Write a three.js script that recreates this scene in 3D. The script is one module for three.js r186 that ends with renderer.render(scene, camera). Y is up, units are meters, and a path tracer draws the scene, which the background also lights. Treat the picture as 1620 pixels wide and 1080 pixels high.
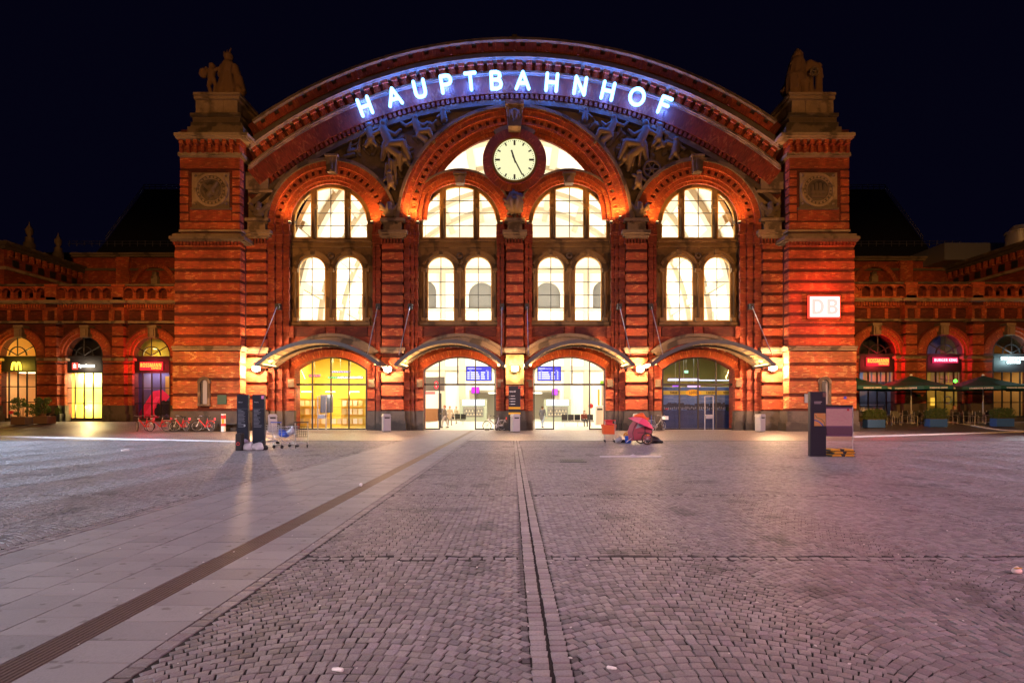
import * as THREE from 'three';
import { mergeGeometries, toCreasedNormals, mergeVertices } from 'three/addons/utils/BufferGeometryUtils.js';
import { TextGeometry } from 'three/addons/geometries/TextGeometry.js';
import { RoundedBoxGeometry } from 'three/addons/geometries/RoundedBoxGeometry.js';
import { FontLoader } from 'three/addons/loaders/FontLoader.js';
import { RectAreaLightUniformsLib } from 'three/addons/lights/RectAreaLightUniformsLib.js';

// ---------- camera, sky, exposure ----------
const F = 800, D = 35.3, CH = 1.5, VX = 815, VY = 646;      // focal length in photo pixels, distance to the facade, eye height, vanishing point
const scene = new THREE.Scene();
const camera = new THREE.PerspectiveCamera(2 * Math.atan(540 / F) * 180 / Math.PI, 1.5, 0.1, 2000);
camera.position.set(0, CH, D);
camera.setViewOffset(1620, 1080, 810 - VX, 540 - VY, 1620, 1080);
const renderer = new THREE.WebGLRenderer();
renderer.toneMapping = THREE.LinearToneMapping;
renderer.toneMappingExposure = 1.0;
renderer.shadowMap.enabled = true;
RectAreaLightUniformsLib.init();
{ // clear night sky: near black with a trace of blue from the town's own light low down
  const w = 64, h = 32, d = new Float32Array(w * h * 4);
  for (let j = 0; j < h; j++) for (let i = 0; i < w; i++) {
    const el = (j + 0.5) / h * 180 - 90, t = Math.exp(-Math.max(el, 0) / 30), n = (j * w + i) * 4;
    d[n] = 0.0009 + 0.0006 * t; d[n + 1] = 0.0008 + 0.0006 * t; d[n + 2] = 0.0045 + 0.002 * t; d[n + 3] = 1;
  }
  const sky = new THREE.DataTexture(d, w, h, THREE.RGBAFormat, THREE.FloatType);
  sky.mapping = THREE.EquirectangularReflectionMapping; sky.magFilter = THREE.LinearFilter; sky.wrapS = THREE.RepeatWrapping; sky.needsUpdate = true;
  scene.background = sky; scene.environment = sky;
}
const moon = new THREE.DirectionalLight(0xbfd0ff, 0.012);
moon.position.set(40, 90, 60); moon.castShadow = true; moon.name = 'moon';
Object.assign(moon.shadow.camera, { left: -60, right: 60, top: 60, bottom: -60, far: 300 });
scene.add(moon);

// ---------- helpers ----------
let seed = 7;
const rnd = () => { seed = (seed * 1664525 + 1013904223) % 4294967296; return seed / 4294967296; };
const rr = (a, b) => a + (b - a) * rnd();
const clamp = (x, a = 0, b = 1) => Math.min(b, Math.max(a, x));
const sstep = (x) => { x = clamp(x); return x * x * (3 - 2 * x); };
const used = {};
function numbered(n) { const k = used[n] = (used[n] ?? -1) + 1; return k ? n + '_' + String(k).padStart(3, '0') : n; }
function shade(o) { o.castShadow = o.receiveShadow = true; return o; }
function part(name, geo, mat, parent) { const m = shade(new THREE.Mesh(geo, mat)); m.name = name; parent.add(m); return m; }
function grp(name, parent) { const g = new THREE.Group(); g.name = name; parent.add(g); return g; }
function tag(o, label, category, group) { o.userData.label = label; o.userData.category = category; if (group) o.userData.group = group; return o; }
function thing(name, label, category, pos = [0, 0, 0], turn = 0, group) {
  const o = new THREE.Group(); o.name = numbered(name); o.position.set(...pos); o.rotation.y = turn; scene.add(o);
  return tag(o, label, category, group);
}
function single(name, geo, mat, label, category, pos = [0, 0, 0], turn = 0, group) {
  const o = shade(new THREE.Mesh(geo, mat)); o.name = numbered(name); o.position.set(...pos); o.rotation.y = turn; scene.add(o);
  return tag(o, label, category, group);
}
function copyOf(o, label, pos, turn = 0) { const c = o.clone(); c.name = numbered(o.name.replace(/_\d{3}$/, '')); c.position.set(...pos); c.rotation.y = turn; c.userData = { ...o.userData, label }; scene.add(c); return c; }
function struct(name, geo, mat) { const o = shade(geo ? new THREE.Mesh(geo, mat) : new THREE.Group()); o.name = name; o.userData.kind = 'structure'; scene.add(o); return o; }
const flat = (g) => { const n = g.index ? g.toNonIndexed() : g; for (const k of Object.keys(n.attributes)) if (!['position', 'normal', 'uv', 'color'].includes(k)) n.deleteAttribute(k); n.clearGroups?.(); return n; };
function join(list) {
  list = list.flat(9).filter(Boolean).map(flat);
  const col = list.some((g) => g.attributes.color);
  for (const g of list) { if (!g.attributes.uv) g.setAttribute('uv', new THREE.BufferAttribute(new Float32Array(g.attributes.position.count * 2), 2)); if (!col) g.deleteAttribute('color'); }
  return list.length === 1 ? list[0] : mergeGeometries(list);
}
function boxUV(g) {
  g = flat(g); const p = g.attributes.position, n = g.attributes.normal, uv = new Float32Array(p.count * 2);
  for (let i = 0; i < p.count; i++) {
    const ax = Math.abs(n.getX(i)), ay = Math.abs(n.getY(i)), az = Math.abs(n.getZ(i));
    const [u, v] = az >= ax && az >= ay ? [p.getX(i), p.getY(i)] : ax >= ay ? [p.getZ(i), p.getY(i)] : [p.getX(i), p.getZ(i)];
    uv[i * 2] = u; uv[i * 2 + 1] = v;
  }
  g.setAttribute('uv', new THREE.BufferAttribute(uv, 2)); return g;
}
const box = (x0, x1, y0, y1, z0, z1) => boxUV(new THREE.BoxGeometry(Math.abs(x1 - x0), Math.abs(y1 - y0), Math.abs(z1 - z0)).translate((x0 + x1) / 2, (y0 + y1) / 2, (z0 + z1) / 2));
const cbox = (w, h, d, x = 0, y = 0, z = 0, r = 0) => boxUV((r ? new RoundedBoxGeometry(w, h, d, 1, r) : new THREE.BoxGeometry(w, h, d)).translate(x, y, z));
const K = (z) => (D - z) / F;                                 // metres per photo pixel on the plane z
const wx = (px, z = 0) => (px - VX) * K(z), wy = (py, z = 0) => CH + (VY - py) * K(z);
const gp = (px, py) => { const Z = CH * F / (py - VY); return [(px - VX) * Z / F, 0, D - Z]; };   // ground point
const pbox = (px0, px1, py0, py1, z0, z1) => box(wx(px0, z1), wx(px1, z1), wy(py1, z1), wy(py0, z1), z0, z1);
function pext(shape, z0, z1, seg = 20) {                      // shape given as (x, -y) of the survey drawing, extruded between two planes
  const g = flat(new THREE.ExtrudeGeometry(shape, { depth: 1, bevelEnabled: false, curveSegments: seg })), k = K(z1);
  g.applyMatrix4(new THREE.Matrix4().set(k, 0, 0, -VX * k, 0, k, 0, CH + VY * k, 0, 0, z1 - z0, z0, 0, 0, 0, 1));
  g.computeVertexNormals(); return boxUV(g);
}
const poly = (pts) => new THREE.Shape(pts.map(([x, y]) => new THREE.Vector2(x, -y)));
function archPath(x0, x1, yb, ys, C = THREE.Path) { const p = new C(), r = (x1 - x0) / 2; p.moveTo(x0, -yb); p.lineTo(x0, -ys); p.absarc((x0 + x1) / 2, -ys, r, Math.PI, 0, true); p.lineTo(x1, -yb); p.closePath(); return p; }
function segPts(x0, x1, ys, sag, n = 16) { const h = (x1 - x0) / 2, R = (h * h + sag * sag) / (2 * sag), c = (x0 + x1) / 2, out = []; for (let i = 0; i <= n; i++) { const a = Math.asin(h / R) * (2 * i / n - 1); out.push([c + R * Math.sin(a), ys - sag + R - R * Math.cos(a)]); } return out; }
function segPath(x0, x1, yb, ys, sag) { const p = new THREE.Path(); p.setFromPoints([[x0, yb], ...segPts(x0, x1, ys, sag), [x1, yb]].map(([x, y]) => new THREE.Vector2(x, -y))); p.closePath(); return p; }
function ring(cx, cy, r0, r1, a0, a1, z0, z1, seg = 48, courses = true) {
  const k = K(z1), X = (r, a) => (cx + r * Math.cos(a) - VX) * k, Y = (r, a) => CH + (VY - cy + r * Math.sin(a)) * k;
  const pos = [], uv = [], quad = (a, b, c, d, ua, ub, uc, ud) => { pos.push(...a, ...b, ...c, ...a, ...c, ...d); uv.push(...ua, ...ub, ...uc, ...ua, ...uc, ...ud); };
  for (let i = 0; i < seg; i++) {
    const A = a0 + (a1 - a0) * i / seg, B = a0 + (a1 - a0) * (i + 1) / seg, rm = (r0 + r1) / 2 * k;
    const q = (r, a, z) => [X(r, a), Y(r, a), z], w = (r, a) => courses ? [r * k, a * rm] : [a * rm, r * k], e = (z, a) => courses ? [z, a * rm] : [a * rm, z];
    quad(q(r0, A, z1), q(r1, A, z1), q(r1, B, z1), q(r0, B, z1), w(r0, A), w(r1, A), w(r1, B), w(r0, B));
    quad(q(r1, A, z1), q(r1, A, z0), q(r1, B, z0), q(r1, B, z1), e(z1, A), e(z0, A), e(z0, B), e(z1, B));
    quad(q(r0, B, z1), q(r0, B, z0), q(r0, A, z0), q(r0, A, z1), e(z1, B), e(z0, B), e(z0, A), e(z1, A));
  }
  for (const [a, f] of [[a0, 0], [a1, 1]]) { const v = [[X(r0, a), Y(r0, a), z1], [X(r0, a), Y(r0, a), z0], [X(r1, a), Y(r1, a), z0], [X(r1, a), Y(r1, a), z1]]; if (f) v.reverse(); quad(...v, [0, 0], [1, 0], [1, 1], [0, 1]); }
  const g = new THREE.BufferGeometry(); g.setAttribute('position', new THREE.Float32BufferAttribute(pos, 3)); g.setAttribute('uv', new THREE.Float32BufferAttribute(uv, 2)); g.computeVertexNormals(); return g;
}
function ringBlocks(cx, cy, r0, r1, a0, a1, z0, z1, n, fill = 0.55) { const out = []; for (let i = 0; i < n; i++) { const s = (a1 - a0) / n, a = a0 + s * (i + 0.5); out.push(ring(cx, cy, r0, r1, a - s * fill / 2, a + s * fill / 2, z0, z1, 1)); } return out; }
function tube(pts, r, seg = 6, closed = false, smooth = false) {
  const v = pts.map((p) => new THREE.Vector3(...p)), c = new THREE.CurvePath();
  if (smooth) return flat(new THREE.TubeGeometry(new THREE.CatmullRomCurve3(v, closed), pts.length * 4, r, seg, closed));
  const out = []; for (let i = 0; i + 1 < v.length; i++) out.push(bar(pts[i], pts[i + 1], r, seg)); return join(out);
}
function bar(a, b, r, seg = 6, r2 = r) {
  const A = new THREE.Vector3(...a), B = new THREE.Vector3(...b), d = B.clone().sub(A), g = new THREE.CylinderGeometry(r2, r, d.length(), seg);
  g.applyQuaternion(new THREE.Quaternion().setFromUnitVectors(new THREE.Vector3(0, 1, 0), d.normalize())); g.translate(...A.add(B).multiplyScalar(0.5).toArray()); return flat(g);
}
const ball = (x, y, z, r, s = 8) => flat(new THREE.SphereGeometry(r, s, Math.max(4, s - 2)).translate(x, y, z));
const cyl = (x, y, z, r, h, s = 12, r2 = r) => flat(new THREE.CylinderGeometry(r2, r, h, s).translate(x, y + h / 2, z));
function paint(g, c) { g = flat(g); const n = g.attributes.position.count, a = new Float32Array(n * 3); for (let i = 0; i < n; i++) a.set(c, i * 3); g.setAttribute('color', new THREE.BufferAttribute(a, 3)); return g; }
// one smooth surface round tapered limbs: [ax,ay,az,ra, bx,by,bz,rb, colour index]
function nets(caps, cell, k = 0.03, colours = null, clip = null) {
  let lo = [1e9, 1e9, 1e9], hi = [-1e9, -1e9, -1e9];
  for (const c of caps) for (let i = 0; i < 3; i++) { lo[i] = Math.min(lo[i], c[i] - c[3], c[4 + i] - c[7]); hi[i] = Math.max(hi[i], c[i] + c[3], c[4 + i] + c[7]); }
  lo = lo.map((v) => v - 2.5 * cell - k * 0.3); hi = hi.map((v) => v + 2.5 * cell + k * 0.3);
  if (clip != null) lo[2] = clip;
  const [nx, ny, nz] = [0, 1, 2].map((i) => Math.ceil((hi[i] - lo[i]) / cell) + 1), f = new Float32Array(nx * ny * nz).fill(1e3);
  const dist = (c, x, y, z) => { const bx = c[4] - c[0], by = c[5] - c[1], bz = c[6] - c[2], l = bx * bx + by * by + bz * bz, t = l > 1e-9 ? clamp(((x - c[0]) * bx + (y - c[1]) * by + (z - c[2]) * bz) / l) : 0; return Math.hypot(x - c[0] - bx * t, y - c[1] - by * t, z - c[2] - bz * t) - c[3] - (c[7] - c[3]) * t; };
  for (const c of caps) {
    const R = Math.max(c[3], c[7]) + k * 2 + cell * 2, a = [0, 1, 2].map((i) => Math.max(0, Math.floor((Math.min(c[i], c[4 + i]) - R - lo[i]) / cell))), b = [nx, ny, nz].map((n, i) => Math.min(n - 1, Math.ceil((Math.max(c[i], c[4 + i]) + R - lo[i]) / cell)));
    for (let z = a[2]; z <= b[2]; z++) for (let y = a[1]; y <= b[1]; y++) for (let x = a[0]; x <= b[0]; x++) {
      const d = dist(c, lo[0] + x * cell, lo[1] + y * cell, lo[2] + z * cell), i = x + nx * (y + ny * z), e = f[i];
      const h = clamp(0.5 + 0.5 * (e - d) / k); f[i] = e > 100 ? d : e * (1 - h) + d * h - k * h * (1 - h);
    }
  }
  const id = new Int32Array(nx * ny * nz).fill(-1), pos = [], idx = [], col = [];
  const E = [[0, 1], [2, 3], [4, 5], [6, 7], [0, 2], [1, 3], [4, 6], [5, 7], [0, 4], [1, 5], [2, 6], [3, 7]], off = [0, 1, nx, nx + 1, nx * ny, nx * ny + 1, nx * ny + nx, nx * ny + nx + 1];
  for (let z = 0; z < nz - 1; z++) for (let y = 0; y < ny - 1; y++) for (let x = 0; x < nx - 1; x++) {
    const b = x + nx * (y + ny * z); let m = 0; for (let i = 0; i < 8; i++) if (f[b + off[i]] < 0) m |= 1 << i;
    if (m === 0 || m === 255) continue;
    let sx = 0, sy = 0, sz = 0, n = 0;
    for (const [p, q] of E) if (((m >> p) & 1) !== ((m >> q) & 1)) { const fp = f[b + off[p]], t = fp / (fp - f[b + off[q]]); sx += (p & 1) + t * ((q & 1) - (p & 1)); sy += ((p >> 1) & 1) + t * (((q >> 1) & 1) - ((p >> 1) & 1)); sz += (p >> 2) + t * ((q >> 2) - (p >> 2)); n++; }
    id[b] = pos.length / 3; const P = [lo[0] + (x + sx / n) * cell, lo[1] + (y + sy / n) * cell, lo[2] + (z + sz / n) * cell]; pos.push(...P);
    if (colours) { let best = 1e9, w = 0; for (const c of caps) { const d = dist(c, ...P); if (d < best) { best = d; w = c[8] || 0; } } col.push(...colours[w]); }
  }
  const face = (a, b, c, d, s) => { if (a < 0 || b < 0 || c < 0 || d < 0) return; s ? idx.push(a, b, c, a, c, d) : idx.push(a, c, b, a, d, c); };
  for (let z = 1; z < nz - 1; z++) for (let y = 1; y < ny - 1; y++) for (let x = 1; x < nx - 1; x++) {
    const b = x + nx * (y + ny * z), s = f[b] < 0;
    if (s !== f[b + 1] < 0) face(id[b], id[b - nx], id[b - nx - nx * ny], id[b - nx * ny], !s);
    if (s !== f[b + nx] < 0) face(id[b], id[b - nx * ny], id[b - nx * ny - 1], id[b - 1], !s);
    if (s !== f[b + nx * ny] < 0) face(id[b], id[b - 1], id[b - 1 - nx], id[b - nx], !s);
  }
  const g = new THREE.BufferGeometry(); g.setAttribute('position', new THREE.Float32BufferAttribute(pos, 3)); g.setIndex(idx); g.computeVertexNormals();
  if (colours) g.setAttribute('color', new THREE.Float32BufferAttribute(col, 3));
  return g;
}
const P = (a, ra, b, rb = ra, c = 0) => [...a, ra, ...b, rb, c];

// ---------- textures ----------
const lat = {};
function noise(x, y, per, s) {                                 // tileable value noise
  const L = lat[per + '_' + s] ??= (() => { const a = new Float32Array(per * per); let q = s * 9781 + per; for (let i = 0; i < a.length; i++) { q = (q * 1664525 + 1013904223) % 4294967296; a[i] = q / 4294967296; } return a; })();
  x *= per; y *= per; const i = Math.floor(x), j = Math.floor(y), fx = sstep(x - i), fy = sstep(y - j), g = (a, b) => L[((a % per) + per) % per + per * (((b % per) + per) % per)];
  return (g(i, j) * (1 - fx) + g(i + 1, j) * fx) * (1 - fy) + (g(i, j + 1) * (1 - fx) + g(i + 1, j + 1) * fx) * fy;
}
const fbm = (x, y, p, s, o = 4) => { let v = 0, a = 0.5; for (let i = 0; i < o; i++) { v += a * noise(x, y, p << i, s + i); a *= 0.5; } return v / (1 - Math.pow(0.5, o)); };
const enc = (v) => 255 * clamp(v <= 0.0031308 ? v * 12.92 : 1.055 * Math.pow(v, 1 / 2.4) - 0.055);
function tex(n, fn, size, srgb = true) {
  const d = new Uint8Array(n * n * 4);
  for (let j = 0; j < n; j++) for (let i = 0; i < n; i++) { const c = fn((i + 0.5) / n, (j + 0.5) / n), k = (j * n + i) * 4; for (let q = 0; q < 3; q++) d[k + q] = srgb ? enc(c[q]) : 255 * clamp(c[q]); d[k + 3] = 255; }
  const t = new THREE.DataTexture(d, n, n); t.wrapS = t.wrapT = THREE.RepeatWrapping; t.magFilter = THREE.LinearFilter; t.minFilter = THREE.LinearMipmapLinearFilter; t.generateMipmaps = true;
  if (srgb) t.colorSpace = THREE.SRGBColorSpace; t.repeat.set(1 / size, 1 / size); t.needsUpdate = true; return t;
}
function canvasTex(w, h, draw) { const c = document.createElement('canvas'); c.width = w; c.height = h; const x = c.getContext('2d'); draw(x, w, h); const t = new THREE.CanvasTexture(c); t.colorSpace = THREE.SRGBColorSpace; return t; }
const hash = (a, b) => { const s = Math.sin(a * 127.1 + b * 311.7) * 43758.5453; return s - Math.floor(s); };
const BR = 64, BC = 20;                                        // brick rows and columns in one 5 m sheet
function brickAt(u, v) { const r = Math.floor(v * BR), sh = (r % 2) * 0.5, c = Math.floor(u * BC + sh), fx = u * BC + sh - c, fy = v * BR - r, cc = ((c % BC) + BC) % BC, joint = fx < 0.05 || fy < 0.16; return [r, cc, joint]; }
const brickMap = tex(1024, (u, v) => {
  const [r, c, joint] = brickAt(u, v), n = fbm(u, v, 6, 3), h = hash(r, c), pale = noise(u, v, 16, 21) > 0.7 && h > 0.45 ? 1 : (h > 0.965 ? 1 : 0);
  const w = (0.72 + 0.5 * h * (0.6 + 0.8 * n) + 0.3 * (n - 0.5)) * (1 - 0.35 * sstep((fbm(u, v, 3, 71, 5) - 0.5) * 6));
  if (joint) return [0.19, 0.05, 0.024];
  if (pale) return [0.52 * w, 0.15 * w, 0.05 * w];
  return [0.43 * w, 0.075 * w * (0.8 + 0.4 * hash(c, r)), 0.022 * w];
}, 5);
const brickBump = tex(1024, (u, v) => { const [r, c, j] = brickAt(u, v); const b = j ? 0.15 : 0.7 + 0.3 * hash(r + 9, c); return [b, b, b]; }, 5, false);
const stoneMap = tex(512, (u, v) => { const n = fbm(u, v, 5, 11, 5), g = fbm(u, v, 40, 5, 2), soot = sstep((fbm(u, v, 3, 31, 5) - 0.47) * 7), w = (0.62 + 0.55 * n + 0.22 * (g - 0.5)) * (1 - 0.6 * soot); return [0.42 * w, 0.345 * w, 0.26 * w]; }, 3);
const stoneBump = tex(512, (u, v) => { const b = 0.6 * fbm(u, v, 12, 15, 4) + 0.4 * fbm(u, v, 60, 4, 2); return [b, b, b]; }, 3, false);
const granite = tex(512, (u, v) => { const n = fbm(u, v, 4, 41, 4), g = noise(u, v, 170, 6), w = 0.75 + 0.35 * n + 0.45 * (g - 0.5); return [w, w, w]; }, 0.9);
const graniteBump = tex(512, (u, v) => { const b = 0.5 * fbm(u, v, 14, 15, 4) + 0.5 * noise(u, v, 128, 4); return [b, b, b]; }, 0.9, false);
const slabMap = tex(1024, (u, v) => { const n = fbm(u, v, 5, 51, 5), s = fbm(u, v, 9, 77, 4), g = noise(u, v, 400, 6), spot = sstep((fbm(u, v, 34, 61, 3) - 0.72) * 12), w = 0.72 + 0.42 * n + 0.2 * (g - 0.5) + 0.16 * (s - 0.5); return [w * (1 - 0.45 * spot), w * (1 - 0.47 * spot), w * (1 - 0.5 * spot)]; }, 3.1);
const PN = 32;                                                  // paving of the far square: 32 stones across a 3.2 m sheet, laid in arcs
function paveAt(u, v) { const ar = (Math.abs((u * 2) % 1 - 0.5) * 2), y = v * PN - 3.4 * ar * ar, r = Math.floor(y), q = ((r % PN) + PN) % PN, x = u * PN + (q % 2) * 0.5, c = Math.floor(x); return [q, ((c % PN) + PN) % PN, x - c < 0.13 || y - r < 0.13]; }
const paveMap = tex(1024, (u, v) => { const [r, c, j] = paveAt(u, v), n = fbm(u, v, 5, 13, 4), w = (0.75 + 0.35 * hash(r, c)) * (0.8 + 0.4 * n); return j ? [0.05, 0.042, 0.038] : [0.25 * w, 0.215 * w, 0.21 * w]; }, 3.2);
const paveBump = tex(1024, (u, v) => { const [r, c, j] = paveAt(u, v), b = j ? 0.1 : 0.7 + 0.3 * hash(r + 3, c); return [b, b, b]; }, 3.2, false);

// ---------- materials ----------
const mat = (c, o = {}) => new THREE.MeshStandardMaterial({ color: Array.isArray(c) ? new THREE.Color().setRGB(...c) : c, roughness: 0.75, ...o });
const M = {
  brick: mat([1, 1, 1], { map: brickMap, bumpMap: brickBump, bumpScale: 0.006, roughness: 0.85 }),
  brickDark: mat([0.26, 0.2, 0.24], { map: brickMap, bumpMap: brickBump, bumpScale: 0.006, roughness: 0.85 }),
  brickPaleLit: mat([1.25, 2.0, 2.3], { map: brickMap, bumpMap: brickBump, bumpScale: 0.006, roughness: 0.85 }),  // paler brick, with lamplight on the lower towers mixed into its tint
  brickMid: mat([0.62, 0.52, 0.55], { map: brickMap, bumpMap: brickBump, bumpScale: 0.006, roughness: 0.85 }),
  stone: mat([0.64, 0.53, 0.45], { map: stoneMap, bumpMap: stoneBump, bumpScale: 0.015, roughness: 0.85 }),
  tracery: mat([0.56, 0.4, 0.2], { map: stoneMap, bumpMap: stoneBump, bumpScale: 0.01, roughness: 0.85 }),  // ochre tint puts the golden glow of the windows into the stone colour
  relief: mat([0.26, 0.22, 0.2], { map: stoneMap, bumpMap: stoneBump, bumpScale: 0.012, roughness: 0.9 }), stonePale: mat([0.82, 0.72, 0.6], { map: stoneMap, bumpMap: stoneBump, bumpScale: 0.01, roughness: 0.85 }),
  stoneDark: mat([0.36, 0.3, 0.26], { map: stoneMap, bumpMap: stoneBump, bumpScale: 0.015, roughness: 0.85 }),
  plinth: mat([0.2, 0.19, 0.21], { map: stoneMap, bumpMap: stoneBump, bumpScale: 0.015, roughness: 0.7 }),
  sash: mat([0.6, 0.34, 0.07], { roughness: 0.5 }), iron: mat([0.035, 0.033, 0.035], { roughness: 0.4, metalness: 0.3 }), black: mat([0.012, 0.012, 0.014], { roughness: 0.5 }),  // sash: golden window glow put into its colour
  steel: mat([0.55, 0.55, 0.57], { roughness: 0.35, metalness: 0.85 }), zinc: mat([0.22, 0.22, 0.24], { roughness: 0.5, metalness: 0.6 }), alu: mat([0.36, 0.35, 0.38], { roughness: 0.45, metalness: 0.5 }),
  white: mat([0.8, 0.79, 0.77]), cream: mat([0.78, 0.72, 0.6]), hall: mat([0.8, 0.76, 0.67], { roughness: 0.8 }), hallTrim: mat([0.5, 0.44, 0.34], { roughness: 0.8 }), hallFloor: mat([0.62, 0.56, 0.47], { roughness: 0.3 }), hallGlass: mat([0.16, 0.16, 0.16], { roughness: 0.4 }),
  soffit: mat([0.5, 0.4, 0.27], { roughness: 0.6 }), purlin: mat([0.4, 0.36, 0.3], { roughness: 0.5 }), canopy: mat([0.045, 0.042, 0.05], { roughness: 0.5 }), slate: mat([0.005, 0.005, 0.006], { roughness: 0.7 }), navy: mat([0.01, 0.01, 0.02], { roughness: 0.35 }), blue: mat([0.02, 0.09, 0.5]), red: mat([0.6, 0.025, 0.03], { roughness: 0.4 }), pink: mat([0.75, 0.08, 0.16]), orange: mat([0.75, 0.12, 0.02]), yellow: mat([0.75, 0.42, 0.02]), green: mat([0.003, 0.06, 0.055]),
  glass: new THREE.MeshPhysicalMaterial({ color: 0xffffff, transmission: 1, thickness: 0, roughness: 0.03, ior: 1.45 }),
  rubber: mat([0.02, 0.02, 0.02], { roughness: 0.8 }), bag: mat([0.5, 0.5, 0.56], { roughness: 0.35 }), wood: mat([0.22, 0.11, 0.045]), leaf: new THREE.MeshPhysicalMaterial({ color: new THREE.Color().setRGB(0.075, 0.13, 0.022), roughness: 0.9, transmission: 0.3, thickness: 0, side: THREE.DoubleSide }),
  vc: mat([1, 1, 1], { vertexColors: true, roughness: 0.8 }),
};
const glow = (r, g, b, k = 1) => new THREE.MeshStandardMaterial({ color: 0x111111, emissive: new THREE.Color().setRGB(r, g, b), emissiveIntensity: k });
function point(parent, pos, col, I, radius = 0.1) { const l = new THREE.PointLight(new THREE.Color().setRGB(...col), I); l.position.set(...pos); l.castShadow = true; l.shadow.radius = radius / 0.02; l.name = 'lamp_light'; parent.add(l); return l; }
function area(parent, pos, to, w, h, col, L) { const l = new THREE.RectAreaLight(new THREE.Color().setRGB(...col), L, w, h); l.position.set(...pos); l.name = 'panel_light'; parent.add(l); l.lookAt(...to); return l; }
const font = await new FontLoader().loadAsync('fonts/droid/droid_sans_bold.typeface.json');
function text(s, size, depth = 0.02, width) { const g = new TextGeometry(s, { font, size, depth, curveSegments: 3 }); g.computeBoundingBox(); const b = g.boundingBox; g.translate(-(b.min.x + b.max.x) / 2, -(b.min.y + b.max.y) / 2, 0); if (width) g.scale(width / (b.max.x - b.min.x), 1, 1); return flat(g); }
// ---------- the square: one sheet that rises a little towards the side wings ----------
const gy = (x, z) => 0.45 * sstep((Math.abs(x) - 23) / 3) * sstep((D - z - 34.2) / 4.5);
const plaza = struct('plaza', null);
{
  const xs = [-400, -150, -70], zs = [-400, -100, -30, -15]; for (let x = -45; x <= 45; x += 0.75) xs.push(x); xs.push(70, 150, 400); for (let z = -10; z <= 14; z += 0.75) zs.push(z); zs.push(40, 100, 400);
  const pos = [], idx = []; for (const z of zs) for (const x of xs) pos.push(x, gy(x, z) - 0.02, z);
  for (let j = 0; j + 1 < zs.length; j++) for (let i = 0; i + 1 < xs.length; i++) { const a = j * xs.length + i, b = a + xs.length; idx.push(a, b, a + 1, a + 1, b, b + 1); }
  const g = new THREE.BufferGeometry(); g.setAttribute('position', new THREE.Float32BufferAttribute(pos, 3)); g.setIndex(idx); g.computeVertexNormals();
  const f = flat(g); boxUV(f);
  part('paved_ground', f, mat([0.8, 0.78, 0.8], { map: paveMap, bumpMap: paveBump, bumpScale: 0.008, roughness: 0.38 }), plaza);
}
part('joint_sand', box(-27, 27, -0.3, -0.011, D - 23.6, D + 3), mat([0.02, 0.016, 0.014], { roughness: 0.95 }), plaza);
const stoneMat = mat([0.22, 0.2, 0.2], { map: granite, bumpMap: graniteBump, bumpScale: 0.003, roughness: 0.5 });
const slabMat = [0, 1, 2, 3].map((i) => mat([0.212 + 0.013 * i, 0.202 + 0.0125 * i, 0.207 + 0.012 * i], { map: slabMap, bumpMap: graniteBump, bumpScale: 0.0015, roughness: 0.54 }));
const tactileMat = mat([0.12, 0.085, 0.065], { map: granite, roughness: 0.5 });
function sett(w, h, d, s, c = 0.0045) {                         // a paving stone with a worn upper edge, top at y = 0
  let q = s * 77 + 5; const r = () => { q = (q * 16807) % 2147483647; return (q / 2147483647 - 0.5) * 0.007; }, lv = [];
  for (const [y, inset] of [[-h, 0], [-c, 0], [-0.0015, c]]) lv.push([[-1, -1], [1, -1], [1, 1], [-1, 1]].map(([a, b]) => [a * (w / 2 - inset) + r(), y + (y > -c ? r() * 0.25 : 0), b * (d / 2 - inset) + r()]));
  const pos = [], tri = (...v) => v.forEach((p) => pos.push(...p)), quad = (a, b, c2, d2) => { tri(a, b, c2); tri(a, c2, d2); }, top = [0, 0.001 + r() * 0.1, 0];
  for (let l = 0; l < 2; l++) for (let i = 0; i < 4; i++) { const j = (i + 1) % 4; quad(lv[l][i], lv[l + 1][i], lv[l + 1][j], lv[l][j]); }
  for (let i = 0; i < 4; i++) tri(lv[2][i], top, lv[2][(i + 1) % 4]);
  const g = new THREE.BufferGeometry(); g.setAttribute('position', new THREE.Float32BufferAttribute(pos, 3)); g.computeVertexNormals(); const u = boxUV(g), uv = u.attributes.uv; for (let i = 0; i < uv.count; i++) uv.setXY(i, uv.getX(i) + s * 0.37, uv.getY(i) + s * 0.21); return u;
}
const setts = [0, 1, 2, 3].map((s) => sett(0.0675, 0.05, 0.0675, s));
const stoneMats = [0, 1, 2, 3, 4].map((i) => { const m = stoneMat.clone(); const w = [0.8, 0.95, 1.05, 1.15, 0.9][i]; m.color.setRGB(0.22 * w, 0.2 * w * (i === 4 ? 0.94 : 1), 0.2 * w); return m; });
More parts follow.
